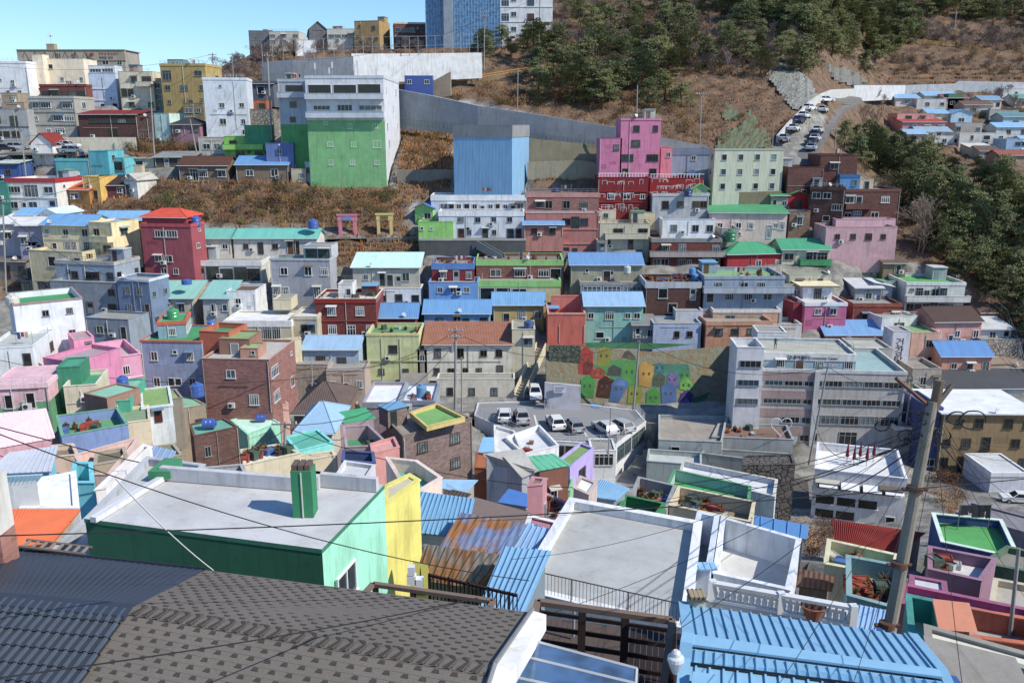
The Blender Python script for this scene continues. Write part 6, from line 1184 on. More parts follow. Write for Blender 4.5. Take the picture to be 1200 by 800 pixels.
# ================================================================== tanks and roof things
_tk = {}
def tank(label, px, py, Y, col='2a5fb4', r=.62, h=1.15, lying=False, on=None):
    key = (col, r, h, lying)
    if key not in _tk:
        m = MB(); c = 'paint:' + col
        m.lathe([(r * .96, 0), (r, .08), (r, h * .3), (r * .97, h * .33), (r, h * .36), (r, h * .62), (r * .97, h * .65), (r, h * .68), (r * .98, h * .86), (r * .6, h * .97)], c, 18)
        l = MB(); l.lathe([(r * .36, h * .96), (r * .36, h * 1.05), (r * .3, h * 1.08)], c, 12); _tk[key] = (m.mesh('barrel', smooth=False), l.mesh('lid'))
    a, b = _tk[key]; p = P(px, py, Y); t = thing('water_tank', label, 'water tank', tuple(p), 'rooftop water tanks')
    if lying: t.rotation_euler = (0, PI / 2, .2); t.location.z += r
    kid('barrel', a, t); kid('lid', b, t); return t
def on_roof(lb, fx, fy):
    """a point on the roof of building lb, fx along its front, fy from front to back"""
    root, poly, zt, zb, par, rot, Ln = BOX[lb]; p = [Vector((q[0], q[1], 0)) for q in poly]
    v = p[0].lerp(p[1], fx).lerp(p[3].lerp(p[2], fx), fy); v.z = zt - par + .03; return v
def tank_on(label, lb, fx, fy, **k):
    t = tank(label, 600, 300, 100, **k); v = on_roof(lb, fx, fy); lz = k.get('r', .62) if k.get('lying') else 0; t.location = (v.x, v.y, v.z + lz); return t
tank_on('blue barrel tank on the crimson pink house', 'crimson pink house with two floors and white barred windows', .95, .6, r=.7, h=1.6)
tank('blue tank standing behind the long mint roof', 367, 268, 146, r=.9, h=1.6)
tank_on('dark blue tank on the slate grey three floor house', 'light grey house with a flat roof, beige roof wall and green attic', .6, -.12, r=.7, h=1.4, col='1f3f78')
tank('light blue tank on a white box above the scrap roof', 811, 322, 136, r=.55, h=1.2, col='3f8cd0')
tank('grey white tank beside the cobalt tarpaulin', 735, 320, 138.5, r=.6, h=1.2, col='b8c0b4')
tank('blue squat tank behind the mint trellis roof', 219, 333, 132, r=.8, h=.8)
tank_on('bright blue tank on the beige box house', 'beige box house with a blue tank beside the alley stairs', .75, .4, r=.8, h=1.2, col='3a5a8c')
tank_on('pale blue tank on the white low roof', 'white low roof with a tall blue tank beside the mauve box', .55, .35, r=.62, h=1.5, col='4a90c0')
tank_on('deep blue tank on the teal green deck', 'brown walled house with a teal green deck and turquoise front door', .2, .7, r=.62, h=1.2)
tank('deep blue tank behind the sea green gable roof', 232, 464, 90, r=.7, h=1.5)
tank_on('blue barrel lying on the brown brick block', 'brown brick block with a teal deck and a lying blue barrel', .28, .45, r=.62, h=1.4, lying=True, col='2456b0')
tank_on('blue barrel lying on the pale mint roof', 'mint green house with a pale mint roof slab', .55, .5, r=.5, h=1.3, lying=True, col='2450a8')
tank_on('green tank on the blue glass attic', 'blue glass attic with an orange rim and green deck on the grey blue house', .45, .6, r=.8, h=1.4, col='1f9c58')
tank_on('cream tank nearer the corner of the green sunken deck', 'long white house with a green sunken roof deck at the picture edge', .03, .22, r=.7, h=1.5, col='cfc8b8')
tank_on('pale tank at the outer corner of the green sunken deck', 'long white house with a green sunken roof deck at the picture edge', .02, .42, r=.7, h=1.4, col='c4c8c8')
tank('blue tank on the grey roof left of the cottage in pale mint', 148, 332, 133, r=.55, h=.9)
tank('blue tank on the narrow strip roof beside the wide cream house', 248, 384, 124, r=.6, h=1.1, col='2c70c8')
tank('slate blue tank at the white house row roof edge', 651, 228, 160, r=.8, h=1.3, col='2c3a6a')
tank_on('green box tank on the crimson green roofed house side', 'dark brick house with white parapets and a roof full of brick scrap', .96, .4, r=.6, h=1.3, col='3a8ac8')
tank('dark green tank beside the crimson green roofed house', 855, 283, 150, r=1.1, h=2.0, col='1c7a4c')
tank('blue tank on the turquoise house terrace', 111, 200, 170, r=.9, h=1.6, col='3a6ab0')
tank('white squat tank on the slate blue three storey house', 811, 206, 163, r=.9, h=1.0, col='7aa4d0')
# clutter piles on cluttered roofs: crates, pots, planks
_pt = {}
def pot_mesh(k):
    if k not in _pt:
        m = MB(); R = random.Random(k); r = .22 + .04 * k
        m.lathe([(r * .7, 0), (r, .34), (r * 1.08, .36), (r * 1.08, .4), (r * .9, .4)], ['plain:8a4a34', 'plain:7a3a2c', 'plain:4a3a34', 'plain:a8643c'][k % 4], 10)
        f = MB()
        for i in range(26):
            a = R.random() * 6.28; e = R.random() * 1.2 + .2; q = Vector((math.cos(a) * math.cos(e), math.sin(a) * math.cos(e), math.sin(e))) * (.25 + R.random() * .3); s = Vector((-math.sin(a), math.cos(a), 0)) * .04
            b0 = Vector((0, 0, .38)); f.face([b0 - s, b0 + s, b0 + q], 'leaf:6a6a34' if k % 2 else 'leaf:7a5c3a')
        _pt[k] = (m.mesh('pot'), f.mesh('foliage'))
    return _pt[k]
def crate_mesh(k):
    if ('c', k) not in _pt:
        m = MB(); c = ['plain:8c6a4a', 'paint:3a6aa8', 'plain:a04434', 'plain:4a5a4c', 'paint:b8b8b0'][k % 5]; w, d_, h = .35 + .1 * (k % 3), .25 + .08 * (k % 2), .3 + .12 * (k % 4)
        for a in ((-w, -w + .04, -d_, d_), (w - .04, w, -d_, d_), (-w, w, -d_, -d_ + .04), (-w, w, d_ - .04, d_)): m.box(a[0], a[1], a[2], a[3], 0, h, c)
        m.box(-w + .05, w - .05, -d_ + .05, d_ - .05, 0, h * .8, 'plain:5a4c40'); m.box(-w - .03, w + .03, -d_ - .03, d_ + .03, h * .82, h * .88, c); _pt[('c', k)] = m.mesh('crate')
    return _pt[('c', k)]
def clutter_on(lb, n, what, area=(0.1, .9, .15, .85), kinds='pc'):
    R = random.Random(hash_(lb)); 
    for i in range(n):
        v = on_roof(lb, R.uniform(*area[:2]), R.uniform(*area[2:])); v.z += .01
        if R.choice(kinds) == 'p':
            a, b = pot_mesh(R.randrange(4)); t = thing('plant_pot', 'potted plant ' + what, 'potted plant', tuple(v), 'potted plants ' + what, R.random() * 6); kid('pot', a, t); kid('foliage', b, t)
        else:
            o = bpy.data.objects.new('crate', crate_mesh(R.randrange(5))); COL.objects.link(o); o.location = v; o.rotation_euler = (0, 0, R.random() * 6); tag(o, 'small crate ' + what, 'crate', 'crates ' + what)
for lb, n, what, ar in (('cream terrace with potted plants below the mint house', 16, 'on the cream terrace below the mint house', (.05, .9, .3, .9)), ('cornflower blue house with a green cluttered roof terrace', 9, 'on the cornflower blue house terrace', (.05, .6, .2, .9)),
                        ('grey roof yard with a red bench and rubble', 16, 'in the rubble strewn grey roof yard', (.1, .9, .2, .8)), ('cream walled roof yard heaped with dry weeds', 18, 'in the weedy cream walled roof yard', (.1, .6, .3, .9)),
                        ('grey blue walled roof terrace with planters and a blue tub', 12, 'on the grey blue walled roof terrace', (.1, .8, .15, .85)), ('grey roof terrace with a rose pink wall and scattered clutter', 9, 'on the rose walled terrace', (.1, .9, .1, .9)),
                        ('dark brick house with white parapets and a roof full of brick scrap', 22, 'among the brick scrap on the dark brick roof', (.08, .85, .1, .9)), ('grey blue three storey house with a mossy green deck', 12, 'on the mossy green deck', (.3, .95, .2, .8)),
                        ('apple green banded brick house with wide dark verandas', 14, 'on the banded green house roof', (.1, .9, .3, .9)), ('house with dark red walls, a blue band and a cluttered roof terrace', 10, 'on the blue banded red house roof', (.1, .9, .2, .9)),
                        ('grey huddle of sheds between the rust red row and the pale decked house', 0, '', (0, 1, 0, 1)), ('olive cream two storey house with a mossy deck and lemon parapet', 7, 'behind the lemon parapet', (.1, .9, .2, .8)),
                        ('oxblood brick villa with cream bands and white barred windows', 8, 'on the oxblood villa roof', (.1, .9, .2, .9)), ('white low roof with a tall blue tank beside the mauve box', 9, 'beside the tall blue tank', (.1, .9, .1, .5)),
                        ('emerald', 0, '', 0), ('dusty pink courtyard with an emerald floor and slanted walls', 6, 'in the emerald floored courtyard', (.2, .8, .2, .8)), ('long grey rendered terrace with a brown paved roof and a heart shaped photo frame', 6, 'on the brown paved terrace', (.1, .7, .2, .8)),
                        ('grey house with a broad', 0, '', 0), ('mauve walled house with a pale roof and folded inner corner', 6, 'on the mauve walled roof', (.05, .4, .2, .9)), ('light green roof yard with cream walls below the red ribbed roof', 3, 'in the light green roof yard', (.1, .5, .3, .8)),
                        ('rose brown brick block with a sunlit window side', 7, 'on the rose brown block', (.1, .9, .5, .9)), 
                        ('big six storey building with lower walls painted leaf green and grey open balconies', 6, 'on the tall green painted building', (.1, .9, .1, .6)), ('white stepped box house above the grey pitched roof', 3, 'on the white stepped box house', (.2, .8, .2, .8))):
    if n: clutter_on(lb, n, what, ar)

# ================================================================== rock cutting and green netting beside the road
def drape(name, poly, m, lift, kind=None, label=None, cat=None, step=3):
    xs = [p[0] for p in poly]; ys = [p[1] for p in poly]; mb = MB(); G = {}
    R = random.Random(1)
    def pt(i, j):
        if (i, j) not in G:
            x, y = min(xs) + i * step, min(ys) + j * step; p = P(x, y, D(x, y)); p.z += lift + R.uniform(-.12, .12) * (lift > .2); G[(i, j)] = p
        return G[(i, j)]
    for i in range(int((max(xs) - min(xs)) / step) + 1):
        for j in range(int((max(ys) - min(ys)) / step) + 1):
            cx_, cy_ = min(xs) + (i + .5) * step, min(ys) + (j + .5) * step; ins = False
            for k in range(len(poly)):
                x0, y0 = poly[k]; x1, y1 = poly[(k + 1) % len(poly)]
                if (y0 > cy_) != (y1 > cy_) and cx_ < (x1 - x0) * (cy_ - y0) / (y1 - y0) + x0: ins = not ins
            if ins: mb.face([pt(i, j + 1), pt(i + 1, j + 1), pt(i + 1, j), pt(i, j)], m)
    o = mb.build(name, loc=tuple(P(poly[0][0], poly[0][1], D(*poly[0])))); return tag(o, label, cat, kind=kind)
drape('rock_face', [(898, 90), (915, 76), (934, 80), (950, 96), (958, 116), (944, 126), (930, 132), (914, 112)], 'rubble:9a9c94', .5, 'structure')
drape('rock_face', [(968, 78), (1000, 84), (1018, 98), (1000, 103), (978, 96)], 'rubble:8c8c84', .5, 'structure')
drape('slope_netting', [(838, 178), (842, 160), (866, 150), (878, 130), (888, 146), (902, 158), (904, 172), (880, 180)], 'net:2f7052', .3, None, 'green netting spread over the orange slope beside the road', 'netting')
drape('slope_netting', [(846, 138), (850, 122), (862, 128), (864, 142), (852, 146)], 'net:2f7052', .3, None, 'small green netting patch higher on the orange slope', 'netting')
# ================================================================== the ground, one sheet
def lattice(lo, hi, step, far):
    a = list(np.arange(lo, hi + .01, step)); k = step; x = hi
    while x < far: k *= 1.5; x += k; a.append(x)
    k = step; x = lo; pre = []
    while x > -far: k *= 1.5; x -= k; pre.append(x)
    return np.array(pre[::-1] + a)
def seam(a, lo, hi, step): return np.concatenate([a, np.arange(lo, hi, step)])
gx = np.unique(np.concatenate([np.arange(-130, 131, 1.0), np.arange(-330, -130, 2.5), np.arange(132.5, 330, 2.5), [-2600, -1800, -1200, -800, -550, -420, -370, 370, 420, 550, 800, 1200, 1800, 2600]]))
gy = np.unique(np.concatenate([[-400, -250, -120, -50, -20, 0], np.arange(4, 251, 1.0), np.arange(252.5, 440, 2.5), [460, 520, 640, 900, 1300, 1900, 2600]]))
GX, GY = np.meshgrid(gx, gy)
GZ = ground_np(GX, np.minimum(GY, 400))
nz = np.sin(GX * .9 + 1.3 * np.sin(GY * .31)) * np.cos(GY * .8 + np.sin(GX * .37)) * .25
GZ = GZ + np.where(GY > 60, nz, 0) * np.where(GY > 190, 2.2, 1)
def in_poly(px_, py_, poly):
    ins = np.zeros(px_.shape, bool); n = len(poly)
    for i in range(n):
        x0, y0 = poly[i][:2]; x1, y1 = poly[(i + 1) % n][:2]
        if y0 == y1: continue
        ins ^= ((y0 > py_) != (y1 > py_)) & (px_ < (x1 - x0) * (py_ - y0) / (y1 - y0) + x0)
    return ins
for poly, z in CUTS:
    xs = [p[0] for p in poly]; ys = [p[1] for p in poly]
    i0, i1 = np.searchsorted(gy, [min(ys) - 1, max(ys) + 1]); j0, j1 = np.searchsorted(gx, [min(xs) - 1, max(xs) + 1])
    if i1 <= i0 or j1 <= j0: continue
    sx, sy = GX[i0:i1, j0:j1], GY[i0:i1, j0:j1]
    GZ[i0:i1, j0:j1] = np.where(in_poly(sx, sy, poly), np.minimum(GZ[i0:i1, j0:j1], z), GZ[i0:i1, j0:j1])
def ground_mesh():
    ny, nx = GX.shape; co = np.stack([GX, GY, GZ], -1).reshape(-1, 3)
    i = np.arange((ny - 1) * (nx - 1)); r = i // (nx - 1); c = i % (nx - 1); v = r * nx + c
    f = np.stack([v, v + 1, v + nx + 1, v + nx], -1)
    me = bpy.data.meshes.new('ground'); me.vertices.add(len(co)); me.vertices.foreach_set('co', co.ravel())
    me.loops.add(len(f) * 4); me.loops.foreach_set('vertex_index', f.ravel()); me.polygons.add(len(f))
    me.polygons.foreach_set('loop_start', np.arange(0, len(f) * 4, 4)); me.polygons.foreach_set('loop_total', np.full(len(f), 4)); me.update()
    # where soil and dry brush lie (1) and where the town is paved (0)
    D_ = GY * CP - (GZ - CAMZ) * SP; u = GY * SP + (GZ - CAMZ) * CP
    px_ = 600 + F * GX / D_; py_ = 400 - F * u / D_
    veg = np.zeros(GX.shape)
    for poly in VEG: veg[in_poly(px_, py_, poly)] = 1
    veg[GY > 205] = 1; veg[(py_ > 480)] = 0; veg[GY < 60] = 0
    at = me.attributes.new('soil', 'FLOAT', 'POINT'); at.data.foreach_set('value', veg.ravel())
    me.polygons.foreach_set('use_smooth', [True] * len(f))
    m = bpy.data.materials.new('earth_and_concrete'); m.use_nodes = True; N = m.node_tree.nodes; L = m.node_tree.links; b = N['Principled BSDF']; b.inputs['Roughness'].default_value = .95
    g = N.new('ShaderNodeNewGeometry').outputs['Position']
    def nse(s, d=6, rg=.65):
        n = N.new('ShaderNodeTexNoise'); n.inputs['Scale'].default_value = s; n.inputs['Detail'].default_value = d; n.inputs['Roughness'].default_value = rg; L.new(g, n.inputs['Vector']); return n.outputs['Fac']
    def rmp(i, *st):
        r = N.new('ShaderNodeValToRGB'); e = r.color_ramp.elements
        e[0].position = st[0][0]; e[0].color = lin(st[0][1]); e[1].position = st[1][0]; e[1].color = lin(st[1][1])
        for p, c in st[2:]: q = e.new(p); q.color = lin(c)
        L.new(i, r.inputs[0]); return r.outputs[0]
    con = rmp(nse(.5), (.3, '5e5b54'), (.7, 'a39f95'), (.5, '827f77'))
    soil = rmp(nse(.3, 9, .8), (.3, '41352b'), (.72, '9c7248'), (.45, '5e4a38'), (.58, '7c5f42'))
    mx = N.new('ShaderNodeMix'); mx.data_type = 'RGBA'; a = N.new('ShaderNodeAttribute'); a.attribute_name = 'soil'
    L.new(a.outputs['Fac'], mx.inputs[0]); L.new(con, mx.inputs[6]); L.new(soil, mx.inputs[7]); L.new(mx.outputs[2], b.inputs['Base Color'])
    bp = N.new('ShaderNodeBump'); bp.inputs['Strength'].default_value = .8; bp.inputs['Distance'].default_value = .25; L.new(nse(1.2, 9, .8), bp.inputs['Height']); L.new(bp.outputs[0], b.inputs['Normal'])
    me.materials.append(m); o = bpy.data.objects.new('ground', me); COL.objects.link(o); tag(o, kind='structure'); return o
VEG = [[(80, 225), (210, 205), (340, 208), (470, 220), (480, 275), (440, 275), (370, 268), (240, 262), (160, 250), (90, 255)],
       [(466, 150), (530, 150), (530, 235), (466, 235)], [(620, 165), (705, 170), (705, 222), (620, 222)],
       [(460, 60), (700, -30), (1250, -30), (1250, 100), (1000, 105), (950, 110), (915, 165), (900, 175), (830, 175), (700, 150), (500, 105), (460, 95)],
       [(975, 125), (1060, 125), (1250, 185), (1250, 420), (1160, 380), (1120, 320), (1040, 300), (1050, 220), (960, 190), (950, 180)],
       [(150, 150), (235, 150), (235, 185), (150, 185)], [(390, 278), (495, 278), (495, 312), (390, 312)], [(0, 300), (60, 300), (110, 380), (0, 350)],
       [(280, 70), (330, 60), (330, 140), (290, 140)]]
ground_mesh()
# ================================================================== trees
def pine_meshes(seed, h=9.0, wide=3.2, tall=.62):
    R = random.Random(seed); t = MB(); c = MB(); lean = Vector((R.uniform(-.12, .12), R.uniform(-.08, .08), 1)).normalized(); pts = []
    n = 6; prev = Vector((0, 0, -.6)); ax = [prev]
    for i in range(1, n + 1): p = Vector((lean.x * h * i / n + R.uniform(-.15, .15), lean.y * h * i / n + R.uniform(-.15, .15), h * i / n * .96)); ax.append(p)
    for i in range(n): t.bar(ax[i], ax[i + 1], .20 * (1 - i / n) + .03, 'bark:5c4434', 6, .20 * (1 - (i + 1) / n) + .025)
    clumps = []
    for k in range(28):
        f = 1 - tall + tall * (k / 33) ** .9; z = f * h; base = ax[0].lerp(ax[-1], f); a = R.random() * 6.28
        prof = wide * math.sin(min(1, (1.03 - f) / tall * 1.0) * 1.45) ** .8 * R.uniform(.55, 1.1)
        e = base + Vector((math.cos(a) * prof, math.sin(a) * prof, prof * R.uniform(-.05, .25)))
        t.bar(base, e, .05, 'bark:5c4434', 3, .015); clumps.append((e, R.uniform(.8, 1.25))); clumps.append((base.lerp(e, .6) + Vector((R.uniform(-.3, .3), R.uniform(-.3, .3), .2)), R.uniform(.7, 1.1)))
    for p, s in clumps:
        for _ in range(46):
            d = Vector((R.gauss(0, 1), R.gauss(0, 1), R.gauss(.25, .5))); d = d.normalized() * s * R.uniform(.3, 1.05); d.z *= .62; q = p + d
            u = Vector((R.gauss(0, 1), R.gauss(0, 1), R.gauss(.4, .7))).normalized() * R.uniform(.22, .42); v = u.orthogonal().normalized() * R.uniform(.08, .15); c.face([q - v, q + v, q + u], 'leaf:69744a')
    return t.mesh('trunk'), c.mesh('crown')
def bare_meshes(seed, h=7.0, col='bark:8a7264', dens=1.0):
    R = random.Random(seed); t = MB(); c = MB()
    def grow(p, d, L_, r, lv):
        q = p + d * L_; (t if lv < 2 else c).bar(p, q, max(r, .022), col, 4 if lv < 2 else 3, r * .65)
        if lv >= 6: return
        for _ in range(R.choice((2, 3, 3) if lv < 3 else (2, 3))):
            nd = (d + Vector((R.gauss(0, .42), R.gauss(0, .42), R.gauss(.12, .22)))).normalized(); grow(p.lerp(q, R.uniform(.6, 1)), nd, L_ * R.uniform(.6, .82), r * .6, lv + 1)
    for s in range(R.choice((1, 2, 3))): grow(Vector((R.uniform(-.2, .2), R.uniform(-.2, .2), -.4)), Vector((R.uniform(-.25, .25), R.uniform(-.25, .25), 1)).normalized(), h * .27, .12, 0)
    return t.mesh('trunk'), c.mesh('crown')
def bush_meshes(seed, col):
    R = random.Random(seed); t = MB(); c = MB()
    for k in range(9):
        a = R.random() * 6.28; e = Vector((math.cos(a) * R.uniform(.3, 1.3), math.sin(a) * R.uniform(.3, 1.3), R.uniform(.7, 1.7))); t.bar((0, 0, -.3), e, .05, 'bark:6c5846', 3, .015)
        for _ in range(42):
            q = e + Vector((R.gauss(0, .4), R.gauss(0, .4), R.gauss(-.1, .36))); u = Vector((R.gauss(0, 1), R.gauss(0, 1), R.gauss(.5, .6))).normalized() * R.uniform(.12, .3); v = u.orthogonal().normalized() * R.uniform(.03, .08); c.face([q - v, q + v, q + u], col)
    return t.mesh('stems'), c.mesh('foliage')
PINES = [pine_meshes(s, R_, w_, tl) for s, R_, w_, tl in ((1, 9, 2.9, .82), (2, 10, 3.3, .72), (3, 8, 3.1, .85), (4, 9.5, 2.8, .78), (5, 8.5, 3.5, .7))]
BARES = [bare_meshes(s, 7, c_) for s, c_ in ((11, 'bark:a08c80'), (12, 'bark:948078'), (13, 'bark:a8927e'), (14, 'bark:9c8884'))]
BUSH = [bush_meshes(21, 'leaf:7a6a40'), bush_meshes(22, 'leaf:8a6a44'), bush_meshes(23, 'leaf:5c6234'), bush_meshes(24, 'leaf:9a7c58'), bush_meshes(25, 'leaf:6a4c34')]
TR = random.Random(99)
def in_p(x, y, poly): return bool(in_poly(np.array([x], float), np.array([y], float), poly)[0])
def gz(x, y):
    i = min(max(np.searchsorted(gx, x) - 1, 0), len(gx) - 2); j = min(max(np.searchsorted(gy, y) - 1, 0), len(gy) - 2)
    return float(min(GZ[j, i], GZ[j + 1, i], GZ[j, i + 1], GZ[j + 1, i + 1]))
def near_cut(x, y, m=0):
    for b in BOXES:
        if b[0] - m < x < b[1] + m and b[2] - m < y < b[3] + m: return True
    return False
BOXES = [(min(p[0] for p in c), max(p[0] for p in c), min(p[1] for p in c), max(p[1] for p in c)) for c, z in CUTS]
def plant(name, cat, ms, poly, n, label, group, smin, smax, part=('trunk', 'crown'), mind=0, mg=1.0):
    xs = [p[0] for p in poly]; ys = [p[1] for p in poly]; k = 0; tries = 0; put = []
    while k < n and tries < n * 30:
        tries += 1; x, y = TR.uniform(min(xs), max(xs)), TR.uniform(min(ys), max(ys))
        if not in_p(x, y, poly): continue
        p = P(x, y, D(x, y))
        if near_cut(p.x, p.y, mg): continue
        if any((p.x - q[0]) ** 2 + (p.y - q[1]) ** 2 < mind * mind for q in put): continue
        put.append((p.x, p.y)); s = TR.uniform(smin, smax); t = thing(name, label, cat, (p.x, p.y, gz(p.x, p.y)), group, TR.random() * 6.28); t.scale = (s * TR.uniform(.85, 1.15), s, s * TR.uniform(.85, 1.15))
        a, b = TR.choice(ms); kid(part[0], a, t); kid(part[1], b, t); k += 1
plant('pine_tree', 'pine tree', PINES, [(615, 60), (700, 50), (800, 90), (810, 130), (720, 140), (630, 125)], 34, 'dark pine in the dense stand above the shotcrete wall', 'pines above the shotcrete wall', .9, 1.25, mind=3)
plant('pine_tree', 'pine tree', PINES, [(560, 55), (640, 60), (640, 75), (565, 72)], 8, 'bushy pine in front of the blue glass school', 'pines in front of the school', .7, .95, mind=3)
plant('pine_tree', 'pine tree', PINES, [(660, 20), (880, 0), (960, 75), (940, 95), (800, 100), (680, 60)], 46, 'scattered pine among the bare trees of the brown hill', 'pines among the bare hill trees', .8, 1.15, mind=4)
plant('pine_tree', 'pine tree', PINES, [(850, -30), (1260, -30), (1260, 42), (1190, 34), (1090, 30), (1050, 72), (1000, 78), (960, 70), (870, 35)], 100, 'tall dark pine of the dense hilltop wood', 'pines of the hilltop wood', .95, 1.35, mind=2.5)
plant('pine_tree', 'pine tree', PINES, [(985, 172), (1030, 180), (1110, 215), (1215, 235), (1240, 420), (1180, 400), (1120, 320), (1068, 272), (1060, 215), (1010, 195)], 104, 'leaning pine of the grove beside the brick villas', 'pines of the hillside grove', .7, 1.05, mind=3)
def wood(name, poly, n, smin, smax, mind, SRC=None, mats=('bark:5c4434', 'leaf:69744a')):
    VV, FF, MM = [], [], []; base = 0; xs = [p[0] for p in poly]; ys = [p[1] for p in poly]; put = []; tries = 0
    raw = [[(np.array([v.co[:] for v in m.vertices]), [tuple(f.vertices) for f in m.polygons]) for m in pr] for pr in (SRC or PINES)]
    while len(put) < n and tries < n * 20:
        tries += 1; x, y = TR.uniform(min(xs), max(xs)), TR.uniform(min(ys), max(ys))
        if not in_p(x, y, poly): continue
        p = P(x, y, D(x, y))
        if any((p.x - q[0]) ** 2 + (p.y - q[1]) ** 2 < mind ** 2 for q in put): continue
        put.append((p.x, p.y)); s = TR.uniform(smin, smax); a = TR.random() * 6.28; c_, s_ = math.cos(a) * s, math.sin(a) * s; R_ = np.array([[c_, s_, 0], [-s_, c_, 0], [0, 0, s * TR.uniform(.85, 1.15)]])
        for k, (v, f) in enumerate(TR.choice(raw)): VV.append(v @ R_ + np.array([p.x, p.y, gz(p.x, p.y)])); FF += [tuple(base + j for j in q) for q in f]; MM += [k] * len(f); base += len(v)
    me = bpy.data.meshes.new(name); me.from_pydata(np.concatenate(VV).tolist(), [], FF)
    for m_ in mats: me.materials.append(M(m_))
    me.polygons.foreach_set('material_index', MM); o = bpy.data.objects.new(name, me); COL.objects.link(o); return tag(o, kind='stuff')
wood('pine_forest', [(850, -60), (1300, -60), (1300, 36), (1200, 26), (1090, 22), (1050, 66), (960, 66), (870, 20)], 240, .9, 1.25, 2.0)
wood('undergrowth', [(640, -20), (1280, -40), (1280, 92), (1000, 84), (940, 84), (700, 98), (620, 60)], 520, .8, 1.6, 1.5, BUSH, ('bark:6c5846', 'leaf:6c5c44'))
wood('bare_wood', [(248, 72), (300, 60), (460, 56), (500, 56), (500, 64), (320, 66), (318, 96), (262, 100)], 90, .5, .85, .8, BARES, ('bark:a08c80', 'bark:948078'))
wood('bare_wood', [(640, -10), (900, -10), (960, 60), (935, 92), (700, 95), (630, 60)], 90, .7, 1.1, 1.2, BARES, ('bark:a08c80', 'bark:948078'))
wood('undergrowth', [(990, 185), (1110, 225), (1240, 240), (1240, 420), (1130, 350), (1060, 260)], 160, .7, 1.3, 1.5, BUSH, ('bark:6c5846', 'leaf:5c6038'))
plant('bare_tree', 'bare tree', BARES, [(640, -10), (900, -10), (960, 60), (935, 92), (700, 95), (630, 60)], 130, 'leafless purplish tree in the bare wood of the brown hill', 'bare trees on the brown hill', .7, 1.15, mind=1.2)
plant('bare_tree', 'bare tree', BARES, [(1075, 35), (1195, 38), (1225, 60), (1170, 60), (1080, 50)], 60, 'leafless bush like tree above the yellow railing', 'bare trees above the yellow railing', .8, 1.1, mind=1.5)
plant('bare_tree', 'bare tree', BARES, [(255, 78), (300, 62), (460, 45), (500, 30), (505, 44), (320, 74), (300, 84)], 20, 'leafless tree along the left ridge line', 'bare trees on the left ridge', .7, 1.0, mind=1.5, mg=0)
plant('bare_tree', 'bare tree', BARES, [(1000, 118), (1040, 122), (1060, 140), (1010, 150)], 7, 'leafless tree at the road bend above the grove', 'bare trees at the road bend', .9, 1.4, mind=2, mg=0)
plant('bare_tree', 'bare tree', BARES, [(1130, 112), (1195, 114), (1195, 135), (1130, 130)], 9, 'leafless tree in the far village', 'bare trees of the far village', .9, 1.2, mind=2, mg=0)
plant('bare_tree', 'bare tree', BARES[2:3], [(1058, 268), (1075, 268), (1078, 300), (1062, 300)], 2, 'large pale leafless tree at the edge of the pine grove', 'pale bare trees beside the pink wall', 1.5, 1.9, mind=2, mg=0)
plant('bare_tree', 'bare tree', BARES, [(205, 215), (340, 215), (380, 240), (250, 262), (180, 250)], 20, 'thin leafless tree on the brushy bank below the brown roofed cottage', 'bare trees on the brushy bank', .35, .6, mind=1.5)
plant('bush', 'bush', BUSH, [(85, 228), (200, 215), (340, 214), (470, 226), (478, 262), (380, 262), (240, 262), (150, 248)], 95, 'dry brown bush on the bank below the cottages', 'bushes on the brushy bank', .7, 1.25, ('stems', 'foliage'), 1.2, .6)
plant('bush', 'bush', BUSH, [(515, 100), (640, 85), (830, 140), (830, 160), (700, 144), (520, 118)], 44, 'olive bush at the top of the shotcrete wall', 'bushes above the shotcrete wall', .8, 1.4, ('stems', 'foliage'), 1.2)
plant('bush', 'bush', BUSH, [(1060, 385), (1110, 330), (1225, 415), (1225, 450), (1180, 400), (1130, 340)], 25, 'green brown bush under the grove by the peach cottages', 'bushes below the grove', .9, 1.5, ('stems', 'foliage'), 1.5)
plant('bush', 'bush', BUSH, [(470, 160), (528, 155), (528, 190), (470, 195)], 14, 'dry bush left of the blue warehouse', 'bushes by the warehouse', .6, 1.0, ('stems', 'foliage'), 1.5)
plant('bush', 'bush', BUSH, [(150, 165), (238, 160), (238, 178), (150, 180)], 26, 'grey brown bush under the plum cottage', 'bushes under the plum cottage', .7, 1.2, ('stems', 'foliage'), 1.2, .4)
plant('bush', 'bush', BUSH[3:], [(1085, 560), (1110, 555), (1135, 605), (1115, 612)], 12, 'rust brown shrub behind the curved yard wall', 'shrubs behind the curved yard wall', .6, .9, ('stems', 'foliage'), 1.2, 0)
plant('bush', 'bush', BUSH[3:], [(930, 608), (975, 600), (980, 640), (935, 660)], 12, 'leafless shrub in the gap beside the vivid blue roof', 'shrubs beside the vivid blue roof', .5, .8, ('stems', 'foliage'), 1.0, 0)
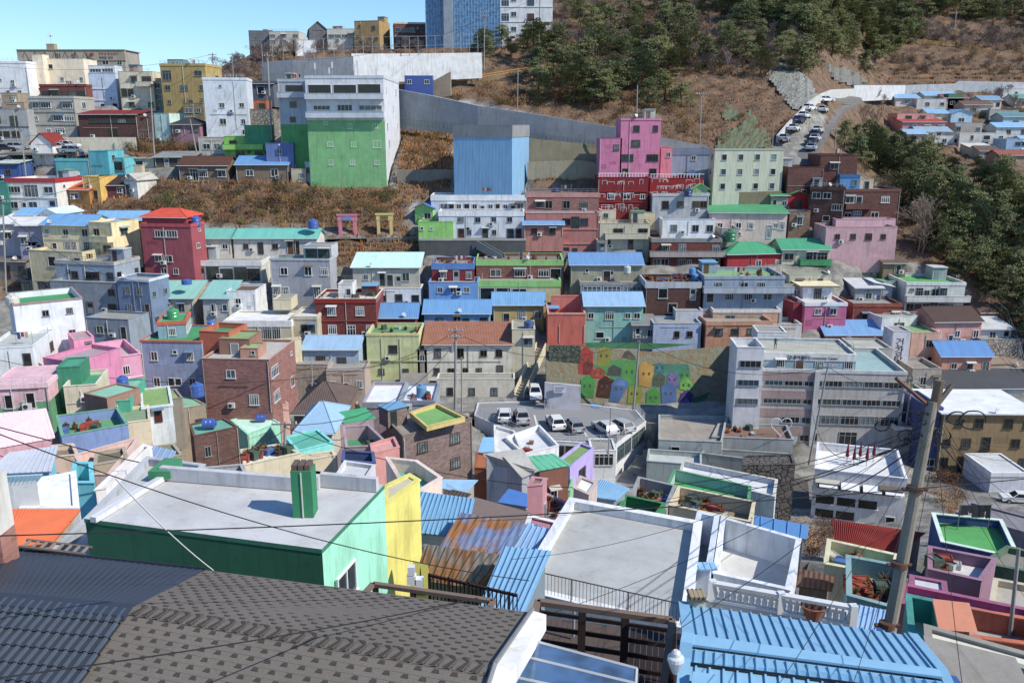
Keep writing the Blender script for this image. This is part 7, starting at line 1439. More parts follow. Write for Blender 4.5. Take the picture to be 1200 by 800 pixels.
# dry grass on the open slopes
def grass():
    V = []; Fc = []; MI = []; rs = np.random.RandomState(3)
    for poly, n, s in (([(520, 95), (690, 85), (840, 95), (940, 90), (975, 115), (910, 168), (830, 172), (700, 145), (530, 110)], 22000, .34), ([(1000, 80), (1240, 78), (1240, 98), (1010, 97)], 5000, .6), (VEG[0], 9000, .45), (VEG[1], 3000, .45), (VEG[2], 3000, .4),
                       ([(460, 60), (700, -30), (1250, -30), (1250, 90), (900, 90), (500, 95)], 9000, .6), ([(975, 125), (1060, 125), (1250, 185), (1250, 420), (1160, 380), (1050, 270)], 5000, .5), (VEG[5], 2500, .35), (VEG[6], 2500, .4)):
        xs = [p[0] for p in poly]; ys = [p[1] for p in poly]; X = rs.uniform(min(xs), max(xs), n); Yp = rs.uniform(min(ys), max(ys), n); k = in_poly(X, Yp, poly)
        for x, y in zip(X[k], Yp[k]):
            p = P(x, y, D(x, y)); jx, jy = rs.uniform(-1, 1), rs.uniform(-1.5, 1.5); z = gz(p.x + jx, p.y + jy) + .05
            for _ in range(2):
                a = rs.rand() * 6.28; L_ = s * rs.uniform(.6, 1.7); w = L_ * .28; b = (p.x + jx + rs.uniform(-.3, .3), p.y + jy + rs.uniform(-.3, .3), z); i = len(V)
                V += [(b[0] - math.cos(a) * w, b[1] - math.sin(a) * w, b[2] - .1), (b[0] + math.cos(a) * w, b[1] + math.sin(a) * w, b[2] - .1), (b[0] + rs.uniform(-.3, .3) * L_, b[1] + rs.uniform(-.3, .3) * L_, b[2] + L_)]
                Fc.append((i, i + 1, i + 2)); MI.append(rs.randint(4))
    m = MB(); m.v = V; m.f = Fc; m.m = MI; m.mats = ['leaf:a5733f', 'leaf:8a6238', 'leaf:6e5436', 'leaf:b88a54']; return tag(m.build('dry_grass'), kind='stuff')
plant('bare_tree', 'bare tree', BARES, [(960, 60), (1060, 70), (1230, 78), (1230, 92), (1020, 84), (960, 80)], 45, 'low leafless tree on the slope above the long white wall', 'bare trees above the white wall', .45, .75, mind=1.2)
plant('bush', 'bush', BUSH, [(640, 60), (960, 70), (1240, 60), (1240, 90), (960, 84), (700, 100)], 40, 'brown undergrowth bush on the hill above the cutting', 'bushes of the hill', .9, 1.5, ('stems', 'foliage'), 1.2)
plant('bush', 'bush', BUSH, [(690, 100), (830, 90), (900, 100), (930, 140), (900, 172), (830, 172), (700, 150)], 36, 'tawny bush on the orange slope', 'bushes of the orange slope', .35, .8, ('stems', 'foliage'), 1.2)
plant('bush', 'bush', BUSH, [(1085, 118), (1125, 124), (1215, 135), (1215, 150), (1120, 134)], 16, 'dark hedge bush of the far village', 'bushes of the far village', 1.0, 1.8, ('stems', 'foliage'), 1.2, 0)
plant('bush', 'bush', BUSH, [(0, 290), (60, 300), (110, 385), (40, 345), (0, 330)], 22, 'dusty bush on the dark bank at the left picture edge', 'bushes at the left edge', .6, 1.0, ('stems', 'foliage'), 1.2, .2)
grass()
# ================================================================== nearest roofs, decks, rails
def grid(m, a, b, c, d, u0, u1, v0, v1, lift, nrm, mat):
    f = lambda u, v: a.lerp(b, u).lerp(d.lerp(c, u), v) + nrm * lift
    m.face([f(u0, v0), f(u1, v0), f(u1, v1), f(u0, v1)], mat)
zr = P(155, 712, 14.6).z
RL, RR = P(155, 712, 14.6), PZ(580, 783, zr)
EL, ER = PZ(240, 668, zr - 1.05), PZ(624, 718, zr - 1.05)
uu = (RR - RL).normalized()
def mirror(R0, E):        # the near slope falls as the far one does
    d = E - R0; h = Vector((d.x, d.y, 0)); al = uu * h.dot(uu); return R0 + al * .0 - (h - al) * 1.15 + Vector((0, 0, d.z * 1.15))
NL, NR = mirror(RL, EL), mirror(RR, ER)
sh = thing('house', 'nearest house with a brown asphalt shingle gable roof and raised ridge caps', 'house', (RL.x + 3, RL.y, zr - 6))
def shingle(m, a, b, c, d, exp=.185, tabw=.335):
    """a,b lower edge; d,c upper edge; courses laid upward"""
    nrm = (b - a).cross(d - a).normalized(); Ls = ((d - a).length + (c - b).length) / 2; n = int(Ls / exp); R = random.Random(5)
    f = lambda u, v: a.lerp(b, u).lerp(d.lerp(c, u), v)
    m.face([a, b, c, d], 'shingle')
    for i in range(n):
        v0, v1 = i / n, (i + 1) / n; W_ = (f(1, v0) - f(0, v0)).length; k = W_ / tabw; off = .5 * (i % 2) + R.uniform(-.06, .06)
        p, q, r_, s = f(0, v0) + nrm * .012, f(1, v0) + nrm * .012, f(1, v1) + nrm * .006, f(0, v1) + nrm * .006
        m.face([p, q, r_, s], 'shingle'); m.face([f(0, v0) + nrm * .001, f(1, v0) + nrm * .001, q, p], 'shingle')
        j = -1
        while j < k + 1:
            u0 = (j + off + .02 + R.uniform(-.02, .02)) / k; u1 = u0 + .46 / k; um = .06 / k
            if u0 > 0.003 and u1 < .997:
                va = v0 + (v1 - v0) * .50; vb = v0 + (v1 - v0) * .93
                m.face([f(u0 + um * .2, va) + nrm * .016, f(u1 - um * .2, va) + nrm * .016, f(u1 - um * 1.6, vb) + nrm * .0125, f(u0 + um * 1.6, vb) + nrm * .0125], 'shingle_dark')
            j += 1
def spk(name, hx, hx2):
    m = M('deck:' + hx); nt = m.node_tree; N = nt.nodes; L = nt.links; b = N['Principled BSDF']; src = b.inputs['Base Color'].links[0].from_socket
    g = N.new('ShaderNodeNewGeometry'); n = N.new('ShaderNodeTexNoise'); n.inputs['Scale'].default_value = 38; n.inputs['Detail'].default_value = 3; L.new(g.outputs['Position'], n.inputs['Vector'])
    x = N.new('ShaderNodeMix'); x.data_type = 'RGBA'; r = N.new('ShaderNodeValToRGB'); r.color_ramp.elements[0].position = .42; r.color_ramp.elements[1].position = .62; L.new(n.outputs['Fac'], r.inputs[0]); L.new(r.outputs[0], x.inputs[0])
    L.new(src, x.inputs[6]); x.inputs[7].default_value = lin(hx2); L.new(x.outputs[2], b.inputs['Base Color']); MATS[name] = m
spk('shingle', '766d63', '6a6259'); spk('shingle_dark', '4a443d', '3d3832')
m = MB(); shingle(m, ER, EL, RL, RR); m.build('roof_slope', sh)
m = MB(); shingle(m, NL, NR, RR, RL, .185, .335); m.build('roof_slope', sh)
m = MB(); n = 30
far_d = (EL - RL); far_d = (far_d - uu * far_d.dot(uu)).normalized(); near_d = (NL - RL); near_d = (near_d - uu * near_d.dot(uu)).normalized()
for i in range(n):
    p = RL.lerp(RR, i / n); q = RL.lerp(RR, (i + 1.25) / n); up = Vector((0, 0, .05)); up2 = Vector((0, 0, .022))
    for dd in (far_d, near_d):
        w_ = .19; x = (q - p).normalized() * .1
        m.face([p + up2, p + dd * w_ + up2, q - x + dd * w_ + up, q + up], 'shingle'); m.face([q + up, q - x + dd * w_ + up, p + dd * w_ + up2, p + up2], 'shingle'); m.face([q + up, q - x + dd * w_ + up, q - x + dd * w_ - up * .2, q - up * .2], 'shingle_dark')
        m.face([q + up * 1.02 - x * .2, q - x * 1.2 + dd * w_ + up * 1.02, q - x * 2.2 + dd * w_ * .9 + up * 1.0, q - x * .8 + up * 1.0], 'shingle_dark')
m.build('ridge_cap', sh)
m = MB(); cen = (RL + RR) / 2; low = zr - 6
for A_, B_ in ((EL, ER), (ER, RR), (RR, NR), (NR, NL), (NL, RL), (RL, EL)):
    a, b = [p + (cen - p) * .03 - Vector((0, 0, .12)) for p in (A_, B_)]; m.face([(a.x, a.y, low), (b.x, b.y, low), b, a], 'wall:cfcac0')
m.build('wall', sh)
m = MB(); s = uu * .30; up = Vector((0, 0, .03))
for a, b in ((ER, RR), (RR, NR)):
    o0 = uu * .02; m.hexa([a + o0 - up * 12, a + s - up * 12, b + s - up * 12, b + o0 - up * 12, a + o0 + up * 2, a + s + up * .5, b + s + up * .5, b + o0 + up * 2], 'wall:e6e6e4')
    m.bar(a + up * 3.4, b + up * 3.4, .045, 'metal:8c8c8c', 6)
m.build('verge', sh)
# dark metal roof: smooth far slope with a ridge cap, tiled near slope
ML, MR = PZ(-120, 690, zr + .02), PZ(153, 714, zr + .02)
FL, FR = PZ(-130, 628, zr - 1.0), PZ(240, 667, zr - 1.0)
um = (MR - ML).normalized(); dn_ = FR - MR; hh = Vector((dn_.x, dn_.y, 0)); hh = hh - um * hh.dot(um)
N2L, N2R = ML - hh * 1.3 + Vector((0, 0, -1.35)), MR - hh * 1.3 + Vector((0, 0, -1.35))
dm = thing('house', 'nearest house with a dark slate grey metal roof, smooth behind and tiled in front', 'house', (MR.x - 2.5, MR.y, zr - 6))
m = MB(); nrm = (FL - FR).cross(MR - FR).normalized()
if nrm.z < 0: nrm = -nrm
m.face([FR, FL, ML, MR], 'metal:434b58')
for i in range(46):
    t = (i + .5) / 46; a = FL.lerp(FR, t); b = ML.lerp(MR, t); s = um * .035; m.hexa([a - s, a + s, b + s, b - s, a - s * .5 + nrm * .01, a + s * .5 + nrm * .01, b + s * .5 + nrm * .01, b - s * .5 + nrm * .01], 'metal:434b58')
for a, b in ((FL, FR),): m.bar(a, b, .05, 'metal:262b33', 6)
m.build('roof_slope', dm)
m = MB(); nn = (N2R - N2L).cross(ML - N2L).normalized(); rows, colsn = 13, 26
for i in range(rows):
    v0, v1 = i / rows, (i + 1) / rows; a0, b0 = N2L.lerp(ML, v0), N2R.lerp(MR, v0); a1, b1 = N2L.lerp(ML, v1), N2R.lerp(MR, v1)
    m.face([a0 + nn * .035, b0 + nn * .035, b1 + nn * .004, a1 + nn * .004], 'metal:3a424c'); m.face([a0 - nn * .01, b0 - nn * .01, b0 + nn * .035, a0 + nn * .035], 'metal:1c2026')
    for k in range(colsn):
        t = (k + .5) / colsn; p, q = a0.lerp(b0, t), a1.lerp(b1, t); s = um * .045; m.hexa([p - s, p + s, q + s, q - s, p - s * .6 + nn * .085, p + s * .6 + nn * .085, q + s * .6 + nn * .05, q - s * .6 + nn * .05], 'metal:5a636e')
        for e in (.28, .5, .72):
            g = um * (N2R - N2L).length / colsn * e; s2 = um * .014; p2, q2 = p + g, q + g
            if k < colsn - 1: m.hexa([p2 - s2 + nn * .03, p2 + s2 + nn * .03, q2 + s2, q2 - s2, p2 - s2 + nn * .048, p2 + s2 + nn * .048, q2 + s2 + nn * .016, q2 - s2 + nn * .016], 'metal:444d58')
m.build('roof_slope', dm)
m = MB(); up = Vector((0, 0, .06)); e = nrm.cross(um).normalized() * .22
hn = hh.normalized() * .24
m.hexa([ML - hn - up * 1.6, MR - hn - up * 1.6, MR + hn - up * 1.8, ML + hn - up * 1.8, ML - hn * .9 + up * .1, MR - hn * .9 + up * .1, MR + hn * .5 + up, ML + hn * .5 + up], 'metal:434b58'); m.build('ridge_cap', dm)
m = MB()
for A_, B_ in ((FL, FR), (FR, MR), (MR, N2R), (N2R, N2L)): m.face([(A_.x, A_.y, zr - 6), (B_.x, B_.y, zr - 6), B_ - Vector((0, 0, .08)), A_ - Vector((0, 0, .08))], 'wall:8c8478')
m.build('wall', dm)
# brick chimney at the left edge, old ladder
p = P(3, 655, 17.5); m = MB(); m.box(p.x - .6, p.x + .02, p.y, p.y + .6, p.z - 2, p.z + .55, 'brick:a87060'); t = m.build('chimney_stack', loc=tuple(p)); tag(t, 'pale brick chimney stack at the left picture edge', 'chimney')
m = MB(); m.box(p.x - .7, p.x - .02, p.y - .05, p.y + .65, p.z + .55, p.z + 1.9, 'wall:d8d4ca'); m.build('chimney_pot', t)
m = MB(); a, b = P(22, 640, 18.6), P(100, 649, 18.6)
for o in (0, .34):
    m.bar(a + Vector((0, o, 0)), b + Vector((0, o, .0)), .035, 'plain:6a5c50', 6)
for i in range(8): q = a.lerp(b, (i + .5) / 8); m.box(q.x - .03, q.x + .03, q.y, q.y + .34, q.z - .02, q.z + .02, 'plain:8c8074')
t = m.build('ladder', loc=tuple(a)); tag(t, 'weathered ladder lying flat behind the dark metal roof', 'ladder')
# orange and pale blue roofs at the left edge
PR('house', 'house with a bright orange ribbed metal roof', [(-10, 645), (62, 636), (94, 597), (5, 596)], 30, 1.0, 4, rc='plain:e8703a', w='wall:b8b0a0', n=22, rib=.05, nx=2)
PR('house', 'house with a pale blue ribbed metal roof and white gable', [(-40, 600), (22, 596), (50, 556), (-30, 560)], 33, 1.6, 5, rc='plain:9cc4d4', w='wall:dfe2e2', n=16, rib=.045, nx=2)
RF('house', 'white gable block beside the pale blue ribbed roof', [(24, 596), (92, 596), (88, 553), (50, 560)], 4, Y0=33, par=.06, w='wall:eeeeea', deck='deck:eeeeea', clutter=False)
PR('house', 'house with a pale lavender grey sheet roof above the aqua walls', [(-20, 556), (60, 552), (68, 522), (10, 530)], 44, .6, 4, rc='plain:b4bcc8', w='wall:5cc8dc', n=12, rib=.04)
RF('house', 'bright aqua walled corner yard', [(84, 566), (110, 566), (108, 542), (86, 542)], 4, Y0=43, par=1.0, w='wall:52d4e4', deck='deck:8cc8cc', clutter=False)
RF('house', 'white flank wall house slanting beside the big grey roof', [(112, 574), (124, 572), (178, 524), (168, 521)], 4, Y0=40, par=.1, w='wall:ece6e2', deck='deck:b8b0a8', clutter=False)
# details of the big green house
pz = P(100, 612, 27.5).z
def kerb(lb, root, pts, z, h, m_, th=.25, name='parapet'):
    mb = MB(); A = [PZ(x, y, z) for x, y in pts]
    for a, b in zip(A, A[1:]):
        n_ = Vector((-(b - a).y, (b - a).x, 0)).normalized() * th; dn = Vector((0, 0, .02)); mb.hexa([a + dn, b + dn, b + n_ + dn, a + n_ + dn, a + Vector((0, 0, h)), b + Vector((0, 0, h)), b + n_ + Vector((0, 0, h)), a + n_ + Vector((0, 0, h))], m_)
    return mb.build(name, root)
kerb('', bigg, [(444, 574), (370, 567), (366, 574), (192, 560)], pz + .17, .55, 'wall:c0c2c4')
kerb('', bigg, [(192, 560), (106, 612)], pz + .17, .22, 'wall:d8d8da')
mb = MB(); bp = BOX['big flat roofed house with deep green front and a sunlit mint side wall'][1]
zt = pz
for k_ in range(4):
    a, b = Vector((*bp[k_], 0)), Vector((*bp[(k_ + 1) % 4], 0)); e = (b - a).normalized(); o = Vector((e.y, -e.x, 0)) * .02
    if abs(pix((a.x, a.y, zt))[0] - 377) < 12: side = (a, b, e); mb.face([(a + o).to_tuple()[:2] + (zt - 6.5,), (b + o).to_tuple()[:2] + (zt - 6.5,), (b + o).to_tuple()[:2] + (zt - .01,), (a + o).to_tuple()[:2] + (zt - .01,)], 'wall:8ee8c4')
mb.build('side_wall', bigg)
a, b, e = side; fm, pm = None, None
wq = (b - a).length; rot3 = Matrix(((e.x, -e.y, 0, 0), (e.y, e.x, 0, 0), (0, 0, 1, 0), (0, 0, 0, 1)))
fx, px_ = win_mesh('m', 1.5, 1.2, 'paint:e6e6e6', 'glass:34404a'); T = Matrix.Translation(a + e * wq * .30 + Vector((0, 0, zt - 2.6)) + Vector((e.y, -e.x, 0)) * .03) @ rot3; o = inst('window', fx, bigg, T); kid('pane', px_, o)
mb = MB(); q = a + e * wq * .14 + Vector((e.y, -e.x, 0)) * .07; mb.bar((q.x, q.y, zt - 5), (q.x, q.y, zt - 1.4), .04, 'plain:3a9c7c'); mb.build('pipe', bigg)
c0 = PZ(358, 602, pz + .17); t = thing('roof_hut', 'tall narrow emerald green hut standing on the big white roof', 'hut', tuple(c0)); mb = MB()
mb.box(c0.x - .36, c0.x + .36, c0.y - .3, c0.y + .4, c0.z, c0.z + 1.75, 'plain:128a58'); mb.build('body', t)
mb = MB(); mb.box(c0.x - .02, c0.x + .02, c0.y - .34, c0.y - .3, c0.z, c0.z + 1.7, 'plain:c8ccc4')
mb.build('pipe', t); mb = MB()
for k_ in range(3): mb.box(c0.x - .33 + k_ * .23, c0.x - .15 + k_ * .23, c0.y - .25, c0.y + .3, c0.z + 1.75, c0.z + 1.95, 'plain:6a5a50')
mb.build('vent_block', t)
for lb, x, y, Y, s_ in (('green roof box on the grey roof behind the big green house', 194, 556, 31, .55),):
    q = P(x, y, Y); t = thing('roof_hut', lb, 'hut', tuple(q)); mb = MB(); mb.hexa([(q.x - .5, q.y - .4, q.z), (q.x + .35, q.y - .4, q.z), (q.x + .5, q.y + .5, q.z), (q.x - .2, q.y + .5, q.z), (q.x - .5, q.y - .4, q.z + .3), (q.x + .35, q.y - .4, q.z + .3), (q.x + .5, q.y + .5, q.z + .5), (q.x - .2, q.y + .5, q.z + .5)], 'plain:2a8a58'); mb.build('body', t)
# big white roof: rail along its front
zw = P(604, 690, 30).z
rail_on('guard_rail', 'long thin grey baluster rail in front of the big white flat roof', [(606, 690), (806, 737)], zw + .07, .95, 'metal:5c5a58', 2.0, 1, .03, mid=.14)
rail_on('guard_rail', 'wire post and thin rail on the yellow gate house', [(560, 470), (600, 474)], 20, .5, 'metal:8c8c88') if False else None
# blue roof sheets on the light well
q = P(818, 664, 32.6)
t = thing('sheet_stack', 'small stack of sky blue sheets across the light well', 'roof sheets', tuple(q)); mb = MB()
for k_ in range(5): mb.box(q.x - .55 + k_ * .27, q.x - .32 + k_ * .27, q.y - .3, q.y + .3, q.z, q.z + .07, 'plain:74b4e0')
mb.build('sheet', t)
# white balustrade
def balustrade(label, p0, p1, h=.85, n=18, m_='paint:d6d6d2'):
    t = thing('balustrade', label, 'balustrade', tuple(p0)); d = p1 - p0; u = d.normalized(); v = Vector((-u.y, u.x, 0)) * .09; mb = MB()
    for z0_, z1_, w_ in ((0, .12, 1.2), (h - .12, h, 1.5)):
        q = v * w_; mb.hexa([p0 - q + Vector((0, 0, z0_)), p1 - q + Vector((0, 0, z0_)), p1 + q + Vector((0, 0, z0_)), p0 + q + Vector((0, 0, z0_)), p0 - q + Vector((0, 0, z1_)), p1 - q + Vector((0, 0, z1_)), p1 + q + Vector((0, 0, z1_)), p0 + q + Vector((0, 0, z1_))], m_)
    mb.build('handrail', t)
    for k_ in (0, .5, 1):
        c = p0.lerp(p1, k_); mb = MB(); mb.box(c.x - .13, c.x + .13, c.y - .13, c.y + .13, c.z, c.z + h + .06, m_); mb.build('post', t)
    pr = MB(); pr.lathe([(.05, .12), (.09, .2), (.11, .32), (.06, .5), (.045, .58), (.07, h - .12)], m_, 8); me = pr.mesh('baluster')
    for i in range(n): c = p0.lerp(p1, (i + .5) / n); o = bpy.data.objects.new('baluster', me); COL.objects.link(o); o.parent = t; o.location = c - WO[t.name]
    return t
zb_ = P(834, 700, 29.5).z
balustrade('white concrete balustrade with vase shaped balusters behind the blue ribbed roof', PZ(834, 703, zb_), PZ(998, 733, zb_), .8, 22)
kq = PZ(952, 724, zb_); 
mb = MB(); mb.lathe([(.26, 0), (.42, .5), (.46, .55), (.40, .55), (.38, .45)], 'plain:9a5a40', 16, (kq.x, kq.y)); mb.v = [(v[0], v[1], v[2] + kq.z) for v in mb.v]
t = thing('plant_pot', 'large round terracotta bowl of dead twigs by the white balustrade', 'plant pot', tuple(kq)); mb.build('pot', t); mb = MB(); R = random.Random(2)
for i in range(90): a_ = R.random() * 6.28; r_ = R.random() * .38; mb.bar((kq.x + math.cos(a_) * r_ * .8, kq.y + math.sin(a_) * r_ * .8, kq.z + .42), (kq.x + math.cos(a_) * r_ + R.gauss(0, .1), kq.y + math.sin(a_) * r_ + R.gauss(0, .1), kq.z + .5 + R.random() * .22), .008, 'plain:9a8664', 3)
mb.build('twigs', t)
# blue ribbed roof in the right corner
Zb = P(806, 744, 15.6).z
bl = thing('house', 'nearest house with a sky blue standing seam roof and stepped gutter band', 'house', (PZ(950, 760, Zb).x, PZ(950, 760, Zb).y, Zb - 5))
A0, A1 = PZ(812, 745, Zb), PZ(1100, 786, Zb); B0, B1 = PZ(806, 708, Zb - .75), PZ(1066, 744, Zb - .75)
C0, C1 = PZ(810, 757, Zb - .03), PZ(1104, 795, Zb - .03); D0, D1 = PZ(808, 775, Zb - .28), PZ(1112, 812, Zb - .28); E0, E1 = PZ(800, 900, Zb - .9), PZ(1160, 935, Zb - .9)
mb = MB(); bb = 'plain:6cb0d6'
def ribs(mb, a0, a1, b0, b1, n, r=.03, m_=bb):
    nr = (a1 - a0).cross(b0 - a0).normalized(); nr = nr if nr.z > 0 else -nr; s = (a1 - a0).normalized() * r * .7
    mb.face([a0, a1, b1, b0], m_)
    for i in range(n): t_ = (i + .5) / n; p_, q_ = a0.lerp(a1, t_), b0.lerp(b1, t_); mb.hexa([p_ - s, p_ + s, q_ + s, q_ - s, p_ - s * .8 + nr * r * 1.3, p_ + s * .8 + nr * r * 1.3, q_ + s * .8 + nr * r * 1.3, q_ - s * .8 + nr * r * 1.3], m_)
ribs(mb, A0, A1, B0, B1, 22); mb.build('roof_slope', bl)
mb = MB(); mb.face([C0, C1, A1, A0], bb); up = Vector((0, 0, .05)); mb.hexa([C0, C1, A1, A0, C0 + up, C1 + up, A1 + up, A0 + up], bb); ribs(mb, D0, D1, C0 - up, C1 - up, 24, .03); mb.build('gutter_band', bl)
mb = MB(); dn = Vector((0, 0, .1)); ribs(mb, E0, E1, D0 - dn, D1 - dn, 18, .035); mb.hexa([E0, PZ(846, 898, Zb - .85), PZ(842, 790, Zb - .2), PZ(812, 786, Zb - .2), E0 + up * 2, PZ(846, 898, Zb - .75), PZ(842, 790, Zb - .1), PZ(812, 786, Zb - .1)], bb); mb.build('roof_slope', bl)
mb = MB(); W0_ = [B0, A0, C0, D0, E0]; s = (A1 - A0).normalized() * -.22
for p_, q_ in zip(W0_, W0_[1:]): mb.hexa([p_ + s, p_ - s * .1, q_ - s * .1, q_ + s, p_ + s + up * 1.6, p_ - s * .1 + up * 1.6, q_ - s * .1 + up * 1.6, q_ + s + up * 1.6], bb)
mb.build('verge', bl); mb = MB(); s = -s
for p_, q_ in ((B1, A1), (A1, D1)): mb.hexa([p_ - s * .2, p_ + s * .7, q_ + s * .7, q_ - s * .2, p_ - s * .2 + up * 1.4, p_ + s * .7 + up * 1.4, q_ + s * .7 + up * 1.4, q_ - s * .2 + up * 1.4], bb)
mb.build('verge', bl)
mb = MB()
for p_, q_ in ((B0, B1), (B1, A1), (A1, E1), (E0, B0)): mb.face([(p_.x, p_.y, Zb - 5), (q_.x, q_.y, Zb - 5), q_ - up * 2, p_ - up * 2], 'wall:8a9aa8')
mb.build('wall', bl)
RF('house', 'deep blue painted lower roof strip at the bottom right', [(1085, 806), (1130, 812), (1118, 796), (1075, 788)], 3, Y0=14.5, par=.05, w='wall:2458a8', deck='deck:2a60b0', clutter=False, cut=False)
PR('house', 'concrete lane slab with broken tiles at the bottom right', [(1100, 815), (1230, 850), (1190, 770), (1082, 744)], 17, .2, 3, rc='conc:9a948a', w='conc:8c887e', cut=False)
# lamp block and cylinder beside the blue roof
p = P(817, 704, 17.8); t = thing('junction_box', 'weathered beige terminal block on the wall post by the blue roof', 'terminal box', tuple(p)); mb = MB(); mb.box(p.x - .18, p.x + .2, p.y, p.y + .3, p.z - .5, p.z - .02, 'wall:c8c0a8'); mb.build('post', t)
mb = MB(); mb.box(p.x - .17, p.x + .2, p.y - .02, p.y + .3, p.z - .02, p.z + .12, 'plain:9c8c6c')
for k_ in range(4): mb.bar((p.x - .15 + k_ * .1, p.y - .1, p.z + .08), (p.x - .15 + k_ * .1, p.y + .36, p.z + .08), .045, 'plain:6c5c44', 6)
mb.build('terminal', t)
p = P(792, 770, 14.6); t = thing('ventilator', 'small white turbine shaped ventilator beside the timber frame', 'ventilator', tuple(p)); mb = MB(); mb.lathe([(.05, -.35), (.11, -.22), (.17, -.05), (.16, .02), (.10, .05), (.09, .12), (.05, .16)], 'paint:c4c8c8', 14); mb.v = [(v[0] + p.x, v[1] + p.y, v[2] + p.z) for v in mb.v]; mb.build('hood', t)
# dark timber frame over the sunken stair
F1, F2, F3, F4 = P(630, 702, 19.4), None, None, None; zf = F1.z; F2 = PZ(788, 724, zf); F3 = PZ(615, 768, zf); F4 = PZ(776, 812, zf)
pg = thing('pergola', 'weathered timber frame over the dark sunken stair', 'pergola', (F1.x + 1.5, F1.y - 1, zf - 2.4)); wd = 'plain:7a6658'; dk_ = 'plain:2e2220'
def beam(mb, a, b, w_, h_, m_):
    d = (b - a).normalized(); s = d.cross(Vector((0, 0, 1))).normalized() * w_ / 2 if abs(d.z) < .9 else Vector((w_ / 2, 0, 0)); u = Vector((0, 0, h_)) if abs(d.z) < .9 else Vector((0, w_, 0))
    mb.hexa([a - s - u, b - s - u, b + s - u, a + s - u, a - s, b - s, b + s, a + s], m_)
for a, b in ((F1, F2), (F1, F3), (F2, F4)): mb = MB(); beam(mb, a, b, .16, .14, wd); mb.build('beam', pg)
for k_ in (0, .34, .66, 1): q = F1.lerp(F2, k_) - Vector((0, 0, .14)); mb = MB(); mb.box(q.x - .09, q.x + .09, q.y - .09, q.y + .09, zf - 2.4, q.z, dk_); mb.build('post', pg)
mb = MB()
for k_ in range(5): z_ = Vector((0, 0, .45 + k_ * .42)); beam(mb, F1 - z_ + Vector((0, .25, 0)), F2 - z_ + Vector((0, .25, 0)), .05, .12 if k_ else .10, dk_)
mb.build('slat_screen', pg)
mb = MB(); q0, q1, q2, q3 = [PZ(x, y, zf - 2.0) for x, y in ((596, 850), (800, 880), (800, 742), (628, 722))]; nf_ = 26
for i in range(nf_): a, b, c, d = q0.lerp(q1, i / nf_), q0.lerp(q1, (i + .92) / nf_), q3.lerp(q2, (i + .92) / nf_), q3.lerp(q2, i / nf_); mb.hexa([a - up, b - up, c - up, d - up, a, b, c, d], 'plain:5a4a40' if i < 17 else dk_)
mb.build('floor', pg)
mb = MB(); mb.bar(PZ(672, 745, zf - 1.9), PZ(672, 745, zf - 1.9) + Vector((0, 0, 1.0)), .04, 'metal:a8a8b0', 8); t = mb.build('pipe_stub', loc=tuple(PZ(672, 745, zf - 1.9))); tag(t, 'short upright grey pipe on the sunken stair landing', 'pipe')
S = [P(592, 812, 13.6)]; zs = S[0].z; S = [PZ(590, 822, zs), PZ(742, 850, zs), PZ(746, 783, zs + .12), PZ(630, 752, zs + .12)]
t = thing('skylight', 'blue glass skylight panel with pale metal bars', 'skylight', tuple((S[0] + S[2]) / 2 - Vector((0, 0, .1)))); mb = MB(); mb.face(S, 'glass:3f6c9c'); mb.face([p_ - Vector((0, 0, .08)) for p_ in S[::-1]], 'metal:8c8c8c'); mb.build('pane', t)
mb = MB()
for a, b in ((S[0], S[1]), (S[1], S[2]), (S[2], S[3]), (S[3], S[0]), (S[0].lerp(S[3], .38), S[1].lerp(S[2], .38)), (S[0].lerp(S[3], .72), S[1].lerp(S[2], .72))): mb.bar(a, b, .035, 'paint:b0b4b4', 6)
mb.build('frame', t)
# timber balcony rail and iron fence behind the shingle roof
G1 = P(437, 682, 19.5); zg = G1.z; G2 = PZ(578, 702, zg); G3 = PZ(600, 712, zg); Gn = PZ(428, 692, zg); Gm = PZ(572, 714, zg)
t = thing('timber_rail', 'weathered timber deck rail behind the shingle roof', 'railing', tuple(G1 - Vector((0, 0, 1)))); mb = MB(); beam(mb, G1, G2, .13, .10, wd); beam(mb, G1, Gn, .13, .1, wd); beam(mb, G2, Gm, .13, .1, wd); mb.build('handrail', t)
for k_ in (0.02, .34, .68, .98): q = G1.lerp(G2, k_); mb = MB(); mb.box(q.x - .07, q.x + .07, q.y - .07, q.y + .07, zg - 1.2, zg - .1, dk_); mb.build('post', t)
mb = MB(); beam(mb, G1 - Vector((0, 0, .38)), G2 - Vector((0, 0, .38)), .06, .08, dk_); beam(mb, G1 - Vector((0, 0, .66)), G2 - Vector((0, 0, .66)), .06, .08, dk_); mb.build('lower_rail', t)
I1 = P(503, 672, 22.5); zi = I1.z; I2 = PZ(606, 696, zi); t = thing('iron_fence', 'dark brown iron bar fence in front of the rusty roof', 'fence', tuple(I1 - Vector((0, 0, 1)))); mb = MB(); beam(mb, I1, I2, .07, .07, 'plain:3c2824'); beam(mb, I1 - Vector((0, 0, .85)), I2 - Vector((0, 0, .85)), .05, .05, 'plain:3c2824')
n = 22
for i in range(n + 1): q = I1.lerp(I2, i / n); w_ = .018 if i % 5 else .04; mb.box(q.x - w_, q.x + w_, q.y - w_, q.y + w_, zi - 1.0, zi, 'plain:3c2824')
mb.build('bar_grid', t)
RF('house', 'small olive yellow gable hut beside the butter yellow wall', [(482, 690), (503, 692), (500, 664), (486, 660)], 3, Y0=23.5, par=.05, w='wall:a8a02c', deck='deck:d8d4c4', clutter=False, cut=False)
t = tank('x', 10, 10, 100) if False else None
p = P(482, 680, 22.5); mb = MB()
